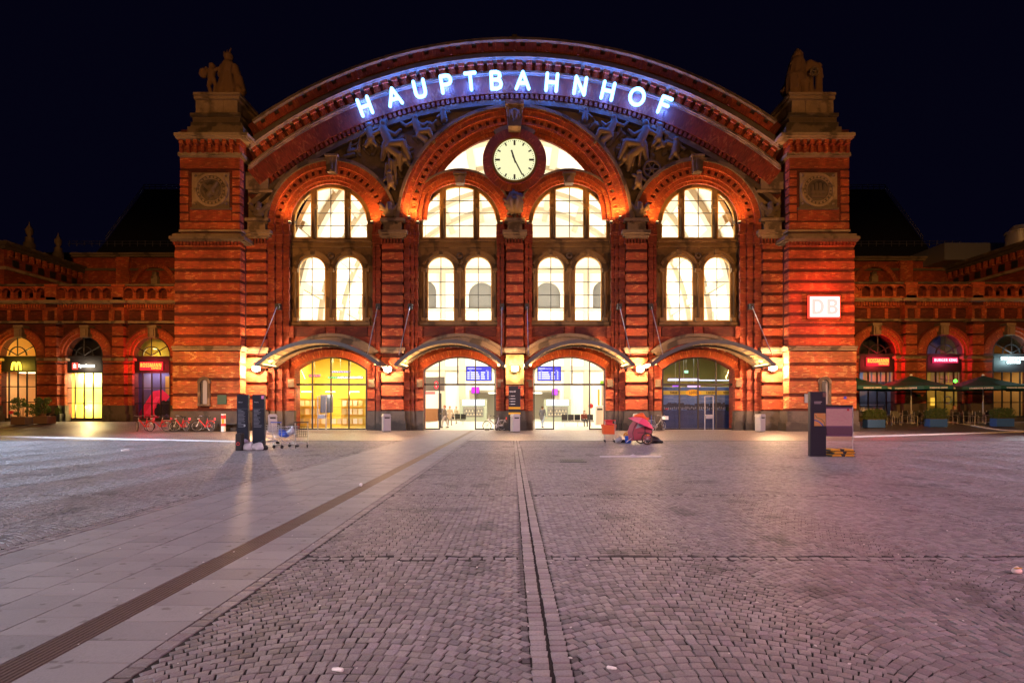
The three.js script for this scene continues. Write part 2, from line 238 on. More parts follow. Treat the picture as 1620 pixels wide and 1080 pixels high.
function lay(list, name, geos, mats, max = 300, tone = 1) {               // the nearest as single pieces, the rest as one mass of the same stones
  list.sort((a, b) => b[1] - a[1]);
  const inView = (s) => Math.abs(s[0]) < (D - s[1]) * 1.02 && D - s[1] > 2.75, near = list.filter(inView).slice(0, max), set = new Set(near), o = new THREE.Object3D(), bins = geos.map(() => []);
  const put = (m, s) => { m.position.set(s[0], s[5] ?? 0, s[1]); m.rotation.set(s[6] ?? 0, s[2], s[7] ?? 0); m.scale.set(s[3], 1, s[4]); };
  near.forEach((s) => put(part(name, geos[Math.floor(rnd() * geos.length)], mats[Math.floor(rnd() * mats.length)], plaza), s));
  for (const s of list) if (!set.has(s)) bins[Math.floor(rnd() * geos.length)].push(s);
  bins.forEach((b, i) => {
    if (!b.length) return; const im = shade(new THREE.InstancedMesh(geos[i], mats[0].clone(), b.length)); im.material.color.setRGB(1, 1, 1); im.name = name + '_field'; im.userData.kind = 'stuff';
    const base = mats[0].color, c = new THREE.Color();
    b.forEach((s, k) => { put(o, s); o.updateMatrix(); im.setMatrixAt(k, o.matrix); const w = tone * rr(0.66, 1.26), n = (1 + 0.5 * (fbm((s[0] + 60) / 18 % 1, (s[1] + 60) / 18 % 1, 8, 91, 4) - 0.5)) * (1 - 0.4 * sstep((fbm((s[0] + 60) / 9 % 1, (s[1] + 60) / 9 % 1, 16, 23, 3) - 0.68) * 12)); im.setColorAt(k, c.setRGB(0.22 * w * n * rr(0.97, 1.03), 0.2 * w * n * rr(0.96, 1.03), 0.2 * w * n * rr(0.95, 1.05))); });
    plaza.add(im);
  });
}
const stripX = (z) => 0.213 - (32.5 - z) * 0.0072;                // the drainage strip runs very slightly across the square
const ROWS = [5.08, 8.76, 12.42, 16.1, 19.75, 23.45].map((d) => D - d), FAR = D - 23.6;
{
  const list = [], EDGE = [-17.5, -11.6, -5.62, -1.0, 6.1, 12.1, 18.1, 24.5, 31];
  const blocked = (x, z) => (x > -5.5 && x < -2.115) || Math.abs(x - stripX(z)) < 0.145 || [-11.6, 6.1].some((e) => Math.abs(x - e) < 0.12) || ROWS.some((r) => Math.abs(z - r) < 0.07);
  const arcs = (x0, x1, n) => {                                 // rows bent into segments of an arc, side by side
    const W = (x1 - x0) / n, R = W / (2 * Math.sin(0.72)), s = 0.0755;
    for (let b = 0; b < n; b++) {
      const cx = x0 + W * (b + 0.5), m = Math.round(R * 1.44 / s);
      for (let z = FAR - 0.3; z < D - 2.2; z += s) for (let i = 0; i < m; i++) {
        const a = -0.72 + 1.44 * (i + 0.5 + (Math.round((z - FAR) / s) % 2 ? 0.07 : -0.07)) / m, x = cx + R * Math.sin(a), zz = z - R * (Math.cos(a) - 0.87), Z = D - zz;
        if (Z < 2.4 || zz < FAR + 0.08 || Math.abs(x) > Z * 1.03 + 1.4 || blocked(x, zz)) continue;
        const wob = fbm((x + 40) / 10 % 1, (zz + 40) / 10 % 1, 6, 17, 2) - 0.5;
        list.push([x + rr(-0.004, 0.004), zz + rr(-0.004, 0.004), -a + rr(-0.07, 0.07), rr(0.92, 1.05), Math.cos(a) * rr(0.95, 1.08), rr(-0.002, 0.002) + wob * 0.006, rr(-0.02, 0.02), rr(-0.02, 0.02)]);
      }
    }
  };
  arcs(-25, -17.5, 3); arcs(-17.5, -11.6, 3); arcs(-11.6, -5.5, 3); arcs(-2.12, 0.15, 1); arcs(0.15, 6.1, 3); arcs(6.1, 12.1, 3); arcs(12.1, 18.1, 3); arcs(18.1, 25.6, 4);
  lay(list, 'cobble', setts, stoneMats);
  const rowStones = [];
  for (const z of ROWS) for (let x = -26; x < 26; x += 0.118) if (!(x > -5.5 && x < -2.115) && Math.abs(x - stripX(z)) > 0.17 && Math.abs(x) < (D - z) * 1.03 + 1.4) rowStones.push([x + rr(-0.006, 0.006), z, rr(-0.12, 0.12), 1.5 * rr(0.92, 1.04), 1.08, -0.003 + rr(-0.002, 0.002)]);
  for (const e of [-11.6, 6.1]) for (const dx of [-0.052, 0.052]) for (let z = FAR; z < D - 4; z += 0.13) rowStones.push([e + dx, z + rr(-0.005, 0.005), rr(-0.05, 0.05), 1.3, 1.68 * rr(0.9, 1), rr(-0.003, 0.001)]);
  lay(rowStones, 'row_stone', setts, stoneMats);
  const drain = []; for (let z = FAR; z < D - 2.3; z += 0.0735) for (const dx of [-0.0625, 0.0625]) drain.push([stripX(z) + dx + rr(-0.003, 0.003), z + rr(-0.003, 0.003), rr(-0.025, 0.025) + 0.007, 1.47, 0.96 * rr(0.92, 1.04), rr(-0.002, 0.002) + 0.001]);
  lay(drain, 'drain_stone', setts, stoneMats.map((m) => { const c = m.clone(); c.color.multiplyScalar(1.2); return c; }), 300, 1.2);
  const wedge = []; for (let z = FAR; z < D - 2.3; z += 0.074) for (const dx of [-0.146, 0.146]) wedge.push([stripX(z) + dx, z + rr(-0.004, 0.004), rr(-0.05, 0.05), 0.66, 0.98, -0.006]);
  lay(wedge, 'edge_stone', setts, stoneMats.map((m) => { const c = m.clone(); c.color.multiplyScalar(0.4); return c; }), 300, 0.4);
  const border = []; for (let z = FAR; z < D - 2.3; z += 0.112) { border.push([-2.2, z, rr(-0.03, 0.03), 1.5, 1.48 * rr(0.93, 1), rr(-0.001, 0.002)]); border.push([-5.33, z + 0.05, rr(-0.03, 0.03), 1.4, 1.46 * rr(0.93, 1), rr(-0.002, 0.002)]); border.push([-5.44, z, rr(-0.08, 0.08), 1.15, 1.46 * rr(0.9, 1), rr(-0.004, 0.001)]); }
  lay(border, 'border_stone', setts, stoneMats);
  // slab path with its band of ribbed tactile tiles, running straight to the doors
  const slabs = [], COL = [-5.26, -4.81, -4.36, -3.91, -3.46, -3.02]; let k = 0;
  for (let z = 0.9; z < D - 2.2; z += 0.2916, k++) { for (let c = 0; c < 5; c++) slabs.push([(COL[c] + COL[c + 1]) / 2, z + (c % 2 ? 0.146 : 0), 0, 0.4405, 0.2856, rr(-0.002, 0.002)]); slabs.push([-2.5135, z + 0.07, 0, 0.505, 0.2856, rr(-0.0012, 0.0012)]); }
  slabs.sort((a, b) => b[1] - a[1]);
  const sg = [[0.4405, 0], [0.505, 1]].map(([w]) => [0, 1, 2, 3, 4, 5].map((s) => { const g = flat(new THREE.BoxGeometry(w - 0.004, 0.05, 0.2826)); g.translate(0, -0.025, 0); boxUV(g); const uv = g.attributes.uv; for (let i = 0; i < uv.count; i++) uv.setXY(i, uv.getX(i) + s * 0.61, uv.getY(i) + s * 0.43); return g; }));
  const vis = slabs.filter((s) => Math.abs(s[0]) < (D - s[1]) * 1.03), near = new Set(vis.slice(0, 300)), rest = [];
  for (const s of slabs) { const g = sg[s[3] > 0.48 ? 1 : 0][Math.floor(rnd() * 6)], m = slabMat[Math.floor(rnd() * 4)]; if (near.has(s)) part('slab', g, m, plaza).position.set(s[0], s[5], s[1]); else rest.push(g.clone().translate(s[0], s[5], s[1])); }
  part('slab_field', join(rest), slabMat[1], plaza).userData.kind = 'stuff';
  const tile = join([cbox(0.246, 0.04, 0.286, 0, -0.026, 0), ...[-3, -2, -1, 0, 1, 2, 3].map((i) => { const s = new THREE.Shape([[-0.012, 0], [-0.007, 0.006], [0.007, 0.006], [0.012, 0]].map((p) => new THREE.Vector2(...p))); return flat(new THREE.ExtrudeGeometry(s, { depth: 0.286, bevelEnabled: false })).translate(i * 0.0345, -0.006, -0.143); })]);
  for (let z = 0.9; z < D - 2.2; z += 0.2916) part('tactile_tile', tile, tactileMat, plaza).position.set(-2.895, rr(-0.001, 0.001), z);
  const lightLine = []; for (const [a, b] of [[[0, 690.5], [380, 699]], [[1350, 691], [1620, 683]], [[1498, 677], [1620, 682]]]) for (let i = 0; i < 24; i++) { // bright light trail across the square, shaped as low pale blocks
    const q = (t) => gp(a[0] + (b[0] - a[0]) * t, a[1] + (b[1] - a[1]) * t), A = q(i / 24), B = q((i + 0.985) / 24), l = Math.hypot(B[0] - A[0], B[2] - A[2]), m = [(A[0] + B[0]) / 2, (A[2] + B[2]) / 2], g = cbox(l, 0.14, 0.16, 0, -0.02, 0, 0.012); g.rotateY(-Math.atan2(B[2] - A[2], B[0] - A[0])); lightLine.push([g, m]); }
  const lightLineMat = mat([0.66, 0.63, 0.6], { map: granite, roughness: 0.6 }); for (const [g, m] of lightLine) part('light_line_block', g, lightLineMat, plaza).position.set(m[0], gy(m[0], m[1]), m[1]);
  { const specks = []; for (let i = 0; i < 170; i++) { const Z = 2.9 + 20 * rnd() * rnd(), x = rr(-0.9, 0.9) * Z, r = rr(0.004, 0.011); specks.push(flat(new THREE.IcosahedronGeometry(r, 0)).scale(rr(0.8, 1.8), 0.4, 1).rotateY(rnd() * 6).translate(x, 0.003, D - Z)); } part('litter', join(specks), mat([0.6, 0.58, 0.55]), plaza).userData.kind = 'stuff'; }
  part('joint_line', box(-24, 24, -0.01, -0.004, FAR - 0.1, FAR + 0.06), mat([0.03, 0.026, 0.024]), plaza);
}

// ---------- the station hall ----------
const hall = thing('station_building', 'tall red brick station hall with arched gable, corner towers and four arched bays', 'station', [0, 0, 0]);
const CX = 814, mir = (s, px) => s < 0 ? px : 2 * CX - px;
const mbox = (s, a, b, y0, y1, z0, z1) => s < 0 ? pbox(a, b, y0, y1, z0, z1) : pbox(mir(1, b), mir(1, a), y0, y1, z0, z1);
function bandsY(y0, y1, period, gap) { const out = []; for (let y = y1; y > y0 + 1; y -= period) out.push([Math.max(y0, y - period + gap), y]); return out; }
const BAY = [[523, 60, 'outer'], [727, 61, 'inner'], [901, 61, 'inner'], [1105, 60, 'outer']];
{ // main wall with its openings
  const s = poly([[384, 681], [384, 215], ...Array.from({ length: 41 }, (_, i) => { const a = Math.asin(419 / 720) * (i / 20 - 1); return [CX + 720 * Math.sin(a), 783 - 720 * Math.cos(a)]; }), [1244, 215], [1244, 681]]);
  for (const [c, r] of BAY) { s.holes.push(archPath(c - r - 9, c + r + 9, 516, 354)); s.holes.push(segPath(c - 57.5, c + 57.5, 680.9, 584, 20)); }
  for (const sd of [-1, 1]) { const L = []; const arc = (cx, cy, r, a0, a1) => { for (let i = 0; i <= 14; i++) { const a = a0 + (a1 - a0) * i / 14; L.push([mir(sd, cx + r * Math.cos(a)), cy - r * Math.sin(a)]); } }; arc(814, 351, 147, 2.53, 1.82); arc(814, 253, 47, 2.4, 3.6); arc(727, 354, 86, 1.08, 1.95); if (sd > 0) L.reverse(); const p = new THREE.Path(); p.setFromPoints(L.map(([x, y]) => new THREE.Vector2(x, -y))); p.closePath(); s.holes.push(p); }
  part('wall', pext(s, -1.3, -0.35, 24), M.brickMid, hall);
}
const paneName = (g, p, m = M.glass) => part('pane', g, m, p);
function quadPane(x0, x1, yb, top, z) {                        // one pane; top(x) bounds it above
  const n = 6, pts = [[x0, yb], [x1, yb]]; let any = false; for (let i = n; i >= 0; i--) { const x = x0 + (x1 - x0) * i / n, y = Math.min(top(x), yb - 0.01); if (y < yb - 1) any = true; pts.push([x, y]); }
  if (!any) return null; const sh = poly(pts), g = flat(new THREE.ShapeGeometry(sh)), k = K(z); g.applyMatrix4(new THREE.Matrix4().set(k, 0, 0, -VX * k, 0, k, 0, CH + VY * k, 0, 0, 1, z, 0, 0, 0, 1)); return g;
}
const zG = -0.95;
const winFrame = (c, r, ys) => (x) => { const d = Math.abs(x - c); return d < r ? ys - Math.sqrt(r * r - d * d) : ys; };
for (const [c, r, kind] of BAY) {
  const bay = grp('window_bay', hall), tr = archPath(c - r - 12, c + r + 12, 520, 354, THREE.Shape), wins = [-1, 1].map((d) => [c + d * 29.6 - 21.8, c + d * 29.6 + 21.8]);
  for (const [a, b] of wins) tr.holes.push(archPath(a, b, 508, 427));
  const R = r - 1.5, lights = [[c - R, c - 30], [c - 21, c + 27], [c + 35.5, c + R]].map(([a, b]) => kind === 'inner' ? [2 * c - b, 2 * c - a].map((v) => v) : [a, b]);
  const L3 = [[c - R, c - 30], [c - 23, c + 23], [c + 30, c + R]];
  for (const [a, b] of L3) { const p = new THREE.Path(), top = winFrame(c, R, 354), pts = [[a, 377]]; for (let i = 0; i <= 14; i++) { const x = a + (b - a) * i / 14; pts.push([x, top(x)]); } pts.push([b, 377]); p.setFromPoints(pts.map(([x, y]) => new THREE.Vector2(x, -y))); p.closePath(); tr.holes.push(p); }
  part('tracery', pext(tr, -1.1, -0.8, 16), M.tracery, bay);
  // mouldings round the two lower lights, sill, mullion colonnettes, cross-band
  const mould = []; for (const [a, b] of wins) { mould.push(ring((a + b) / 2, 427, 22.4, 28, 0, Math.PI, -0.85, -0.7, 20)); mould.push(ring((a + b) / 2, 427, 27.6, 31, 0.32, Math.PI - 0.32, -0.85, -0.62, 20)); mould.push(pbox((a + b) / 2 - 3, (a + b) / 2 + 3, 394, 402, -0.85, -0.52)); }
  mould.push(pbox(c - r - 2, c + r + 2, 509, 514, -0.95, -0.55), pbox(c - r - 4, c + r + 4, 378.5, 382, -0.9, -0.6), pbox(c - r - 4, c + r + 4, 388, 391, -0.9, -0.68));
  for (const x of [c - 57, c, c + 57]) { mould.push(cyl(wx(x, -0.72), wy(507, -0.72), -0.72, 0.09, 80 * K(-0.72), 10)); mould.push(pbox(x - 4, x + 4, 424, 430, -0.85, -0.56), pbox(x - 4, x + 4, 502, 508, -0.85, -0.56)); }
  for (const x of [c - 26.5, c + 26.5]) { mould.push(cyl(wx(x, -0.72), wy(377, -0.72), -0.72, 0.1, 62 * K(-0.72), 10)); mould.push(pbox(x - 4, x + 4, 322, 328, -0.85, -0.56)); }
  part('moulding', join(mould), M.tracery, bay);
  for (const x of [c - 0, c]) { if (x === c) { part('roundel', ring(c, 404, 2.5, 5.5, 0, Math.PI * 2, -0.8, -0.66, 16), M.stoneDark, bay); break; } }
  // glass and its bars
  const bars = [];
  const sashes = [];
  for (const [a, b] of wins) {
    const m = (a + b) / 2, top = winFrame(m, 21.8, 427), ys = [508, 487, 466.6, 446, 425.5, 400]; sashes.push(ring(m, 427, 20.2, 21.8, 0, Math.PI, zG - 0.05, zG + 0.08, 20), pbox(a, a + 1.6, 427, 508, zG - 0.05, zG + 0.08), pbox(b - 1.6, b, 427, 508, zG - 0.05, zG + 0.08), pbox(a + 1.7, b - 1.7, 506, 508, zG - 0.05, zG + 0.08));
    for (let i = 0; i < 5; i++) for (const [p, q] of [[a, m], [m, b]]) { const g = quadPane(p + 0.4, q - 0.4, ys[i] - 0.3, (x) => Math.max(top(x), ys[i + 1] + 0.3), zG); if (g) paneName(g, bay); }
    bars.push(pbox(m - 0.6, m + 0.6, 406, 508, zG - 0.02, zG + 0.03)); for (const y of ys.slice(1, 5)) bars.push(pbox(a, b, y - 0.5, y + 0.5, zG - 0.019, zG + 0.028));
  }
  L3.forEach(([a, b], li) => {
    const top = winFrame(c, R, 354), ys = [377, 357, 337, 317.5, 290], cols = li === 1 ? [[a, c], [c, b]] : [[a, b]];
    for (let i = 0; i < 4; i++) for (const [p, q] of cols) { const g = quadPane(p + 0.4, q - 0.4, ys[i] - 0.3, (x) => Math.max(top(x), ys[i + 1] + 0.3), zG); if (g) paneName(g, bay); }
    if (li === 1) bars.push(pbox(c - 0.6, c + 0.6, 296, 377, zG - 0.02, zG + 0.03)); const y0 = (i) => { const inner = Math.abs(a - c) < Math.abs(b - c) ? a : b; return ys[i] > top(inner) + 1; };
    for (let i = 1; i < 4; i++) if (y0(i)) { const d = Math.sqrt(Math.max(0, R * R - Math.max(0, 354 - ys[i]) ** 2)), A = Math.max(a, c - d), B = Math.min(b, c + d); if (B > A) bars.push(pbox(A, B, ys[i] - 0.5, ys[i] + 0.5, zG - 0.019, zG + 0.028)); }
    sashes.push(pbox(a, a + 1.5, Math.max(top(a + 1.5), top(a)) , 377, zG - 0.05, zG + 0.08), pbox(b - 1.5, b, Math.max(top(b), top(b - 1.5)), 377, zG - 0.05, zG + 0.08), pbox(a + 1.6, b - 1.6, 375.2, 377, zG - 0.05, zG + 0.08));
  });
  sashes.push(ring(c, 354, R - 1.6, R, 0.1, Math.PI - 0.1, zG - 0.05, zG + 0.08, 32));
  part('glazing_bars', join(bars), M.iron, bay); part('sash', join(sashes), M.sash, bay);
  // brick arch over the bay: stepped rings with a row of dark sockets
  const A = Math.PI, arch = grp('bay_arch', hall), big = kind === 'outer';
  part('arch_ring', ring(c, 354, r + 4.1, r + 10, 0, A, -0.36, -0.22), M.brick, arch);
  part('arch_ring', ring(c, 354, r + 10, r + 17, 0, A, -0.36, -0.06), M.brick, arch);
  if (big) {
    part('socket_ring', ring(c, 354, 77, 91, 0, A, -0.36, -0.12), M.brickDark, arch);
    part('socket_blocks', join([...ringBlocks(c, 354, 80.5, 87.5, 0, A, -0.12, 0.08, 23, 0.56), ring(c, 354, 77, 80.5, 0, A, -0.12, 0.08), ring(c, 354, 87.5, 91, 0, A, -0.12, 0.09)]), M.brick, arch);
    part('arch_ring', ring(c, 354, 91, 101, 0, A, -0.36, 0.22), M.brick, arch);
    part('arch_ring', ring(c, 354, 101, 106, 0, A, -0.36, 0.36), M.stoneDark, arch);
  } else { part('arch_ring', ring(c, 354, r + 17, r + 24, 0.0, A, -0.36, 0.03), M.brickMid, arch); part('arch_ring', ring(c, 354, r + 24, r + 27, 0.02, A - 0.02, -0.36, 0.1), M.stoneDark, arch); }
  const kz = big ? 0.55 : 0.28, ky = big ? [246, 271] : [274, 289], kw = big ? 9 : 9;
  part('keystone', join([pext(poly([[c - kw, ky[0]], [c + kw, ky[0]], [c + kw * 0.72, ky[1]], [c - kw * 0.72, ky[1]]]), -0.2, kz), pbox(c - kw - 1.5, c + kw + 1.5, ky[0] - 3, ky[0], -0.2, kz + 0.08), pbox(c - 2.2, c + 2.2, ky[0] + 3, ky[1] - 2, kz, kz + 0.07)]), M.stone, arch);
}
// lunettes beside the clock, its ring, the great arch
{
  const g = grp('great_arch', hall), A = Math.PI;
  for (const sd of [-1, 1]) { const pts = []; const arc = (cx, cy, r, a0, a1) => { for (let i = 0; i <= 14; i++) { const a = a0 + (a1 - a0) * i / 14; pts.push([mir(sd, cx + r * Math.cos(a)), cy - r * Math.sin(a)]); } }; arc(814, 351, 147.5, 2.52, 1.82); arc(814, 253, 46, 2.4, 3.6); arc(727, 354, 85, 1.08, 1.95); const ge = flat(new THREE.ShapeGeometry(poly(pts))), k = K(zG); ge.applyMatrix4(new THREE.Matrix4().set(k, 0, 0, -VX * k, 0, k, 0, CH + VY * k, 0, 0, 1, zG, 0, 0, 0, 1)); part('pane', ge, M.glass, g); }
  const R = [[139, 147, -0.2], [147, 155, -0.04]]; for (const [a, b, z] of R) part('arch_ring', ring(814, 351, a, b, 0.03, A - 0.03, -0.37, z, 72), M.brick, g);
  part('socket_ring', ring(814, 351, 155, 169, 0, A, -0.37, -0.1, 72), M.brickDark, g);
  part('socket_blocks', join([...ringBlocks(814, 351, 158.5, 165.5, 0, A, -0.1, 0.12, 41, 0.56), ring(814, 351, 155, 158.5, 0, A, -0.1, 0.12, 72), ring(814, 351, 165.5, 169, 0, A, -0.1, 0.13, 72)]), M.brick, g);
  part('arch_ring', ring(814, 351, 169, 178, 0, A, -0.37, 0.26, 72), M.brick, g);
  part('arch_ring', ring(814, 351, 178, 183, 0, A, -0.37, 0.36, 72), M.brickMid, g);
  part('arch_ring', ring(814, 351, 183, 187.5, 0, A, -0.37, 0.48, 72), M.stoneDark, g);
  part('clock_surround', join([ring(814, 253, 38, 50.5, 0, 2 * A, -0.6, 0.12, 56), ring(814, 253, 36, 38, 0, 2 * A, -0.6, 0.2, 56)]), M.brickMid, g);
  part('clock_block', join([0.95, A - 0.95, A / 2].map((a) => ring(814, 253, 50.4, 57, a - (a === A / 2 ? 0.62 : 0.2), a + (a === A / 2 ? 0.62 : 0.2), -0.35, a === A / 2 ? 0.1 : 0.06, 10, false)).slice(2)), M.stoneDark, g);
  part('keystone', join([pext(poly([[800, 163], [828, 163], [824, 198], [804, 198]]), -0.1, 0.75), pbox(799, 829, 157, 164, -0.1, 0.95), pbox(804, 824, 192, 199, -0.1, 0.95), ...[...Array(7)].map((_, i) => pbox(804 + i * 3, 805.6 + i * 3, 166, 171, 0.6, 0.86)), nets([P([wx(814, 0.7), wy(178, 0.7), 0.75], 0.26, [wx(814, 0.7), wy(184, 0.7), 0.78], 0.18), P([wx(809, .7), wy(175, .7), 0.72], 0.13, [wx(807, .7), wy(184, .7), 0.72], 0.09), P([wx(819, .7), wy(175, .7), 0.72], 0.13, [wx(821, .7), wy(184, .7), 0.72], 0.09), P([wx(814, .7), wy(190, .7), 0.72], 0.16, [wx(814, .7), wy(187, .7), 0.7], 0.12)], 0.05, 0.08)]), M.stone, g);
}
{ // the backlit clock
  const c = thing('station_clock', 'round illuminated clock with white face and dark hands in the great arch', 'clock', [wx(814, 0.1), wy(253, 0.1), 0.1]), k = K(0.1);
  part('clock_face', flat(new THREE.CylinderGeometry(33.2 * k, 33.2 * k, 0.06, 64).rotateX(Math.PI / 2)), glow(1, 0.98, 0.56, 1.0), c);
  const tri = [], mk = mat([0.05, 0.045, 0.01]); for (let i = 0; i < 60; i++) { const a = i * Math.PI / 30, h = i % 5 === 0, q = i % 15 === 0, l = (h ? (q ? 8 : 5.5) : 1.4) * k, w = (h ? (q ? 3 : 2.2) : 0.8) * k; tri.push(flat(new THREE.BoxGeometry(w, l, 0.012)).translate(0, (31 * k) - l / 2, 0.038).rotateZ(-a)); }
  part('minute_marks', join(tri), mk, c);
  const hand = (l, b, w, a, z) => flat(new THREE.BoxGeometry(w * k, (l + b) * k, 0.012)).translate(0, (l - b) * k / 2, z).rotateZ(-a * Math.PI / 180);
  part('hour_hand', hand(16, 5, 2.6, 342, 0.052), mk, c); part('minute_hand', hand(27, 7, 2, 153, 0.07), mk, c);
  part('bezel', ringAt(32.6, 35.8, k), mat([0.3, 0.2, 0.03], { roughness: 0.35, metalness: 0.6 }), c);
}
function ringAt(r0, r1, k) { const s = new THREE.Shape(); s.absarc(0, 0, r1 * k, 0, Math.PI * 2); const h = new THREE.Path(); h.absarc(0, 0, r0 * k, 0, Math.PI * 2); s.holes.push(h); return flat(new THREE.ExtrudeGeometry(s, { depth: 0.12, bevelEnabled: false, curveSegments: 48 })).translate(0, 0, -0.03); }

{ // spandrels: stone field behind the carved figures, then the bands of the great gable
  const g = grp('gable', hall), lim = (R) => Math.asin(Math.min(0.999, 423 / R)), arcR = (r0, r1, z0, z1, seg = 90, co = true) => ring(CX, 783, r0, r1, Math.PI / 2 - lim(r1), Math.PI / 2 + lim(r1), z0, z1, seg, co);
  const sp = poly([[390, 352], [390, 320], ...Array.from({ length: 31 }, (_, i) => { const a = 0.735 * (i / 15 - 1); return [CX + 630 * Math.sin(a), 783 - 630 * Math.cos(a)]; }), [1238, 320], [1238, 352]]); // stone sheet, cut where the arches stand
  const hole = (c, cy, r) => { const p = new THREE.Path(); p.moveTo(c - r, -352.5 + 0.2); for (let i = 0; i <= 30; i++) { const a = Math.PI * (1 - i / 30); p.lineTo(c + r * Math.cos(a), -cy + r * Math.sin(a) + 0.2); } p.closePath(); return p; };
  const gs = [[390, 417.5], [628.5, 1000]]; void gs; void hole; void sp;
  const field = (pts) => pext(poly(pts), -0.36, -0.18, 8);
  for (const s of [-1, 1]) {
    const pts = []; const push = (x, y) => pts.push([mir(s, x), y]);
    const arc = (cx, cy, r, a0, a1, n = 20) => { for (let i = 0; i <= n; i++) { const a = a0 + (a1 - a0) * i / n; push(cx + r * Math.cos(a), cy - r * Math.sin(a)); } };
    arc(523, 354, 105, Math.PI * 0.75, 0.02); arc(814, 351, 186, Math.PI - 0.02, Math.PI * 0.56); arc(CX, 783, 626, Math.PI / 2 + 0.06, Math.PI / 2 + 0.63, 24);
    part('spandrel_field', field(s < 0 ? pts : pts.reverse()), M.stoneDark, g);
    const low = []; const pl = (x, y) => low.push([mir(s, x), y]); pl(388, 354); pl(388, 300); pl(432, 285); for (let i = 0; i <= 12; i++) { const a = Math.PI * (0.75 + 0.25 * i / 12); pl(523 + 105 * Math.cos(a), 354 - 105 * Math.sin(a)); }
    part('spandrel_field', field(s < 0 ? low : low.reverse()), M.stone, g);
    part('scroll_block', join([mbox(s, 388, 424, 272, 299, -0.3, 0.3), mbox(s, 392, 430, 300, 304, -0.3, 0.4)]), M.stone, g);
  }
  part('gable_moulding', arcR(618, 626, -0.3, 0.24, 90, false), M.stone, g);
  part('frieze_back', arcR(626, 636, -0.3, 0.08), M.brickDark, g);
  part('dentils', join(ringBlocks(CX, 783, 627.5, 635, Math.PI / 2 - 0.66, Math.PI / 2 + 0.66, 0.08, 0.3, 106, 0.58)), M.brickMid, g);
  part('frieze', arcR(636, 666, -0.3, 0.34), M.brickMid, g);
  part('gable_moulding', join([arcR(666, 669, -0.3, 0.5, 90, false), arcR(669, 672, -0.3, 0.62, 90, false)]), M.stone, g);
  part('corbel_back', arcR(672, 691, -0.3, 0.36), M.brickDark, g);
  part('corbels', join([...ringBlocks(CX, 783, 673, 684, Math.PI / 2 - 0.655, Math.PI / 2 + 0.655, 0.36, 0.62, 58, 0.34), ...ringBlocks(CX, 783, 684, 691, Math.PI / 2 - 0.655, Math.PI / 2 + 0.655, 0.36, 0.72, 58, 0.62), ...ringBlocks(CX, 783, 672.5, 679, Math.PI / 2 - 0.655, Math.PI / 2 + 0.655, 0.36, 0.5, 58, 0.7)]), M.brick, g);
  part('gable_cornice', join([arcR(691, 694, -0.3, 0.86, 90, false), arcR(694, 700, -0.3, 1.02, 90, false), arcR(700, 703, -0.3, 0.9, 90, false)]), M.stone, g);
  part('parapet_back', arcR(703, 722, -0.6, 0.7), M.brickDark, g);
  const N = 34, a0 = Math.PI / 2 - 0.61, st = 1.22 / N, bl = [];
  for (let i = 0; i < N; i++) { const a = a0 + st * (i + 0.5), hw = st * 0.14; bl.push(ring(CX, 783, 703, 721, a - st / 2, a - hw, 0.7, 0.98, 2), ring(CX, 783, 703, 721, a + hw, a + st / 2, 0.7, 0.98, 2), ring(CX, 783, 703, 710, a - hw, a + hw, 0.7, 0.98, 1), ring(CX, 783, 716.5, 721, a - hw, a + hw, 0.7, 0.98, 1)); if (i % 2) bl.push(ring(CX, 783, 704, 721, a - st / 2 - st * 0.06, a - st / 2 + st * 0.06, 0.98, 1.06, 1)); }
  part('parapet', join(bl), M.brickMid, g);
  part('coping', ring(CX, 783, 721, 725, Math.PI / 2 - 0.612, Math.PI / 2 + 0.612, -0.8, 1.25, 90, false), M.stoneDark, g);
  part('finial', join([pbox(810, 818, 54, 57.5, 0, 0.7), pbox(806, 822, 57, 60, 0, 0.9)]), M.stoneDark, g);
}
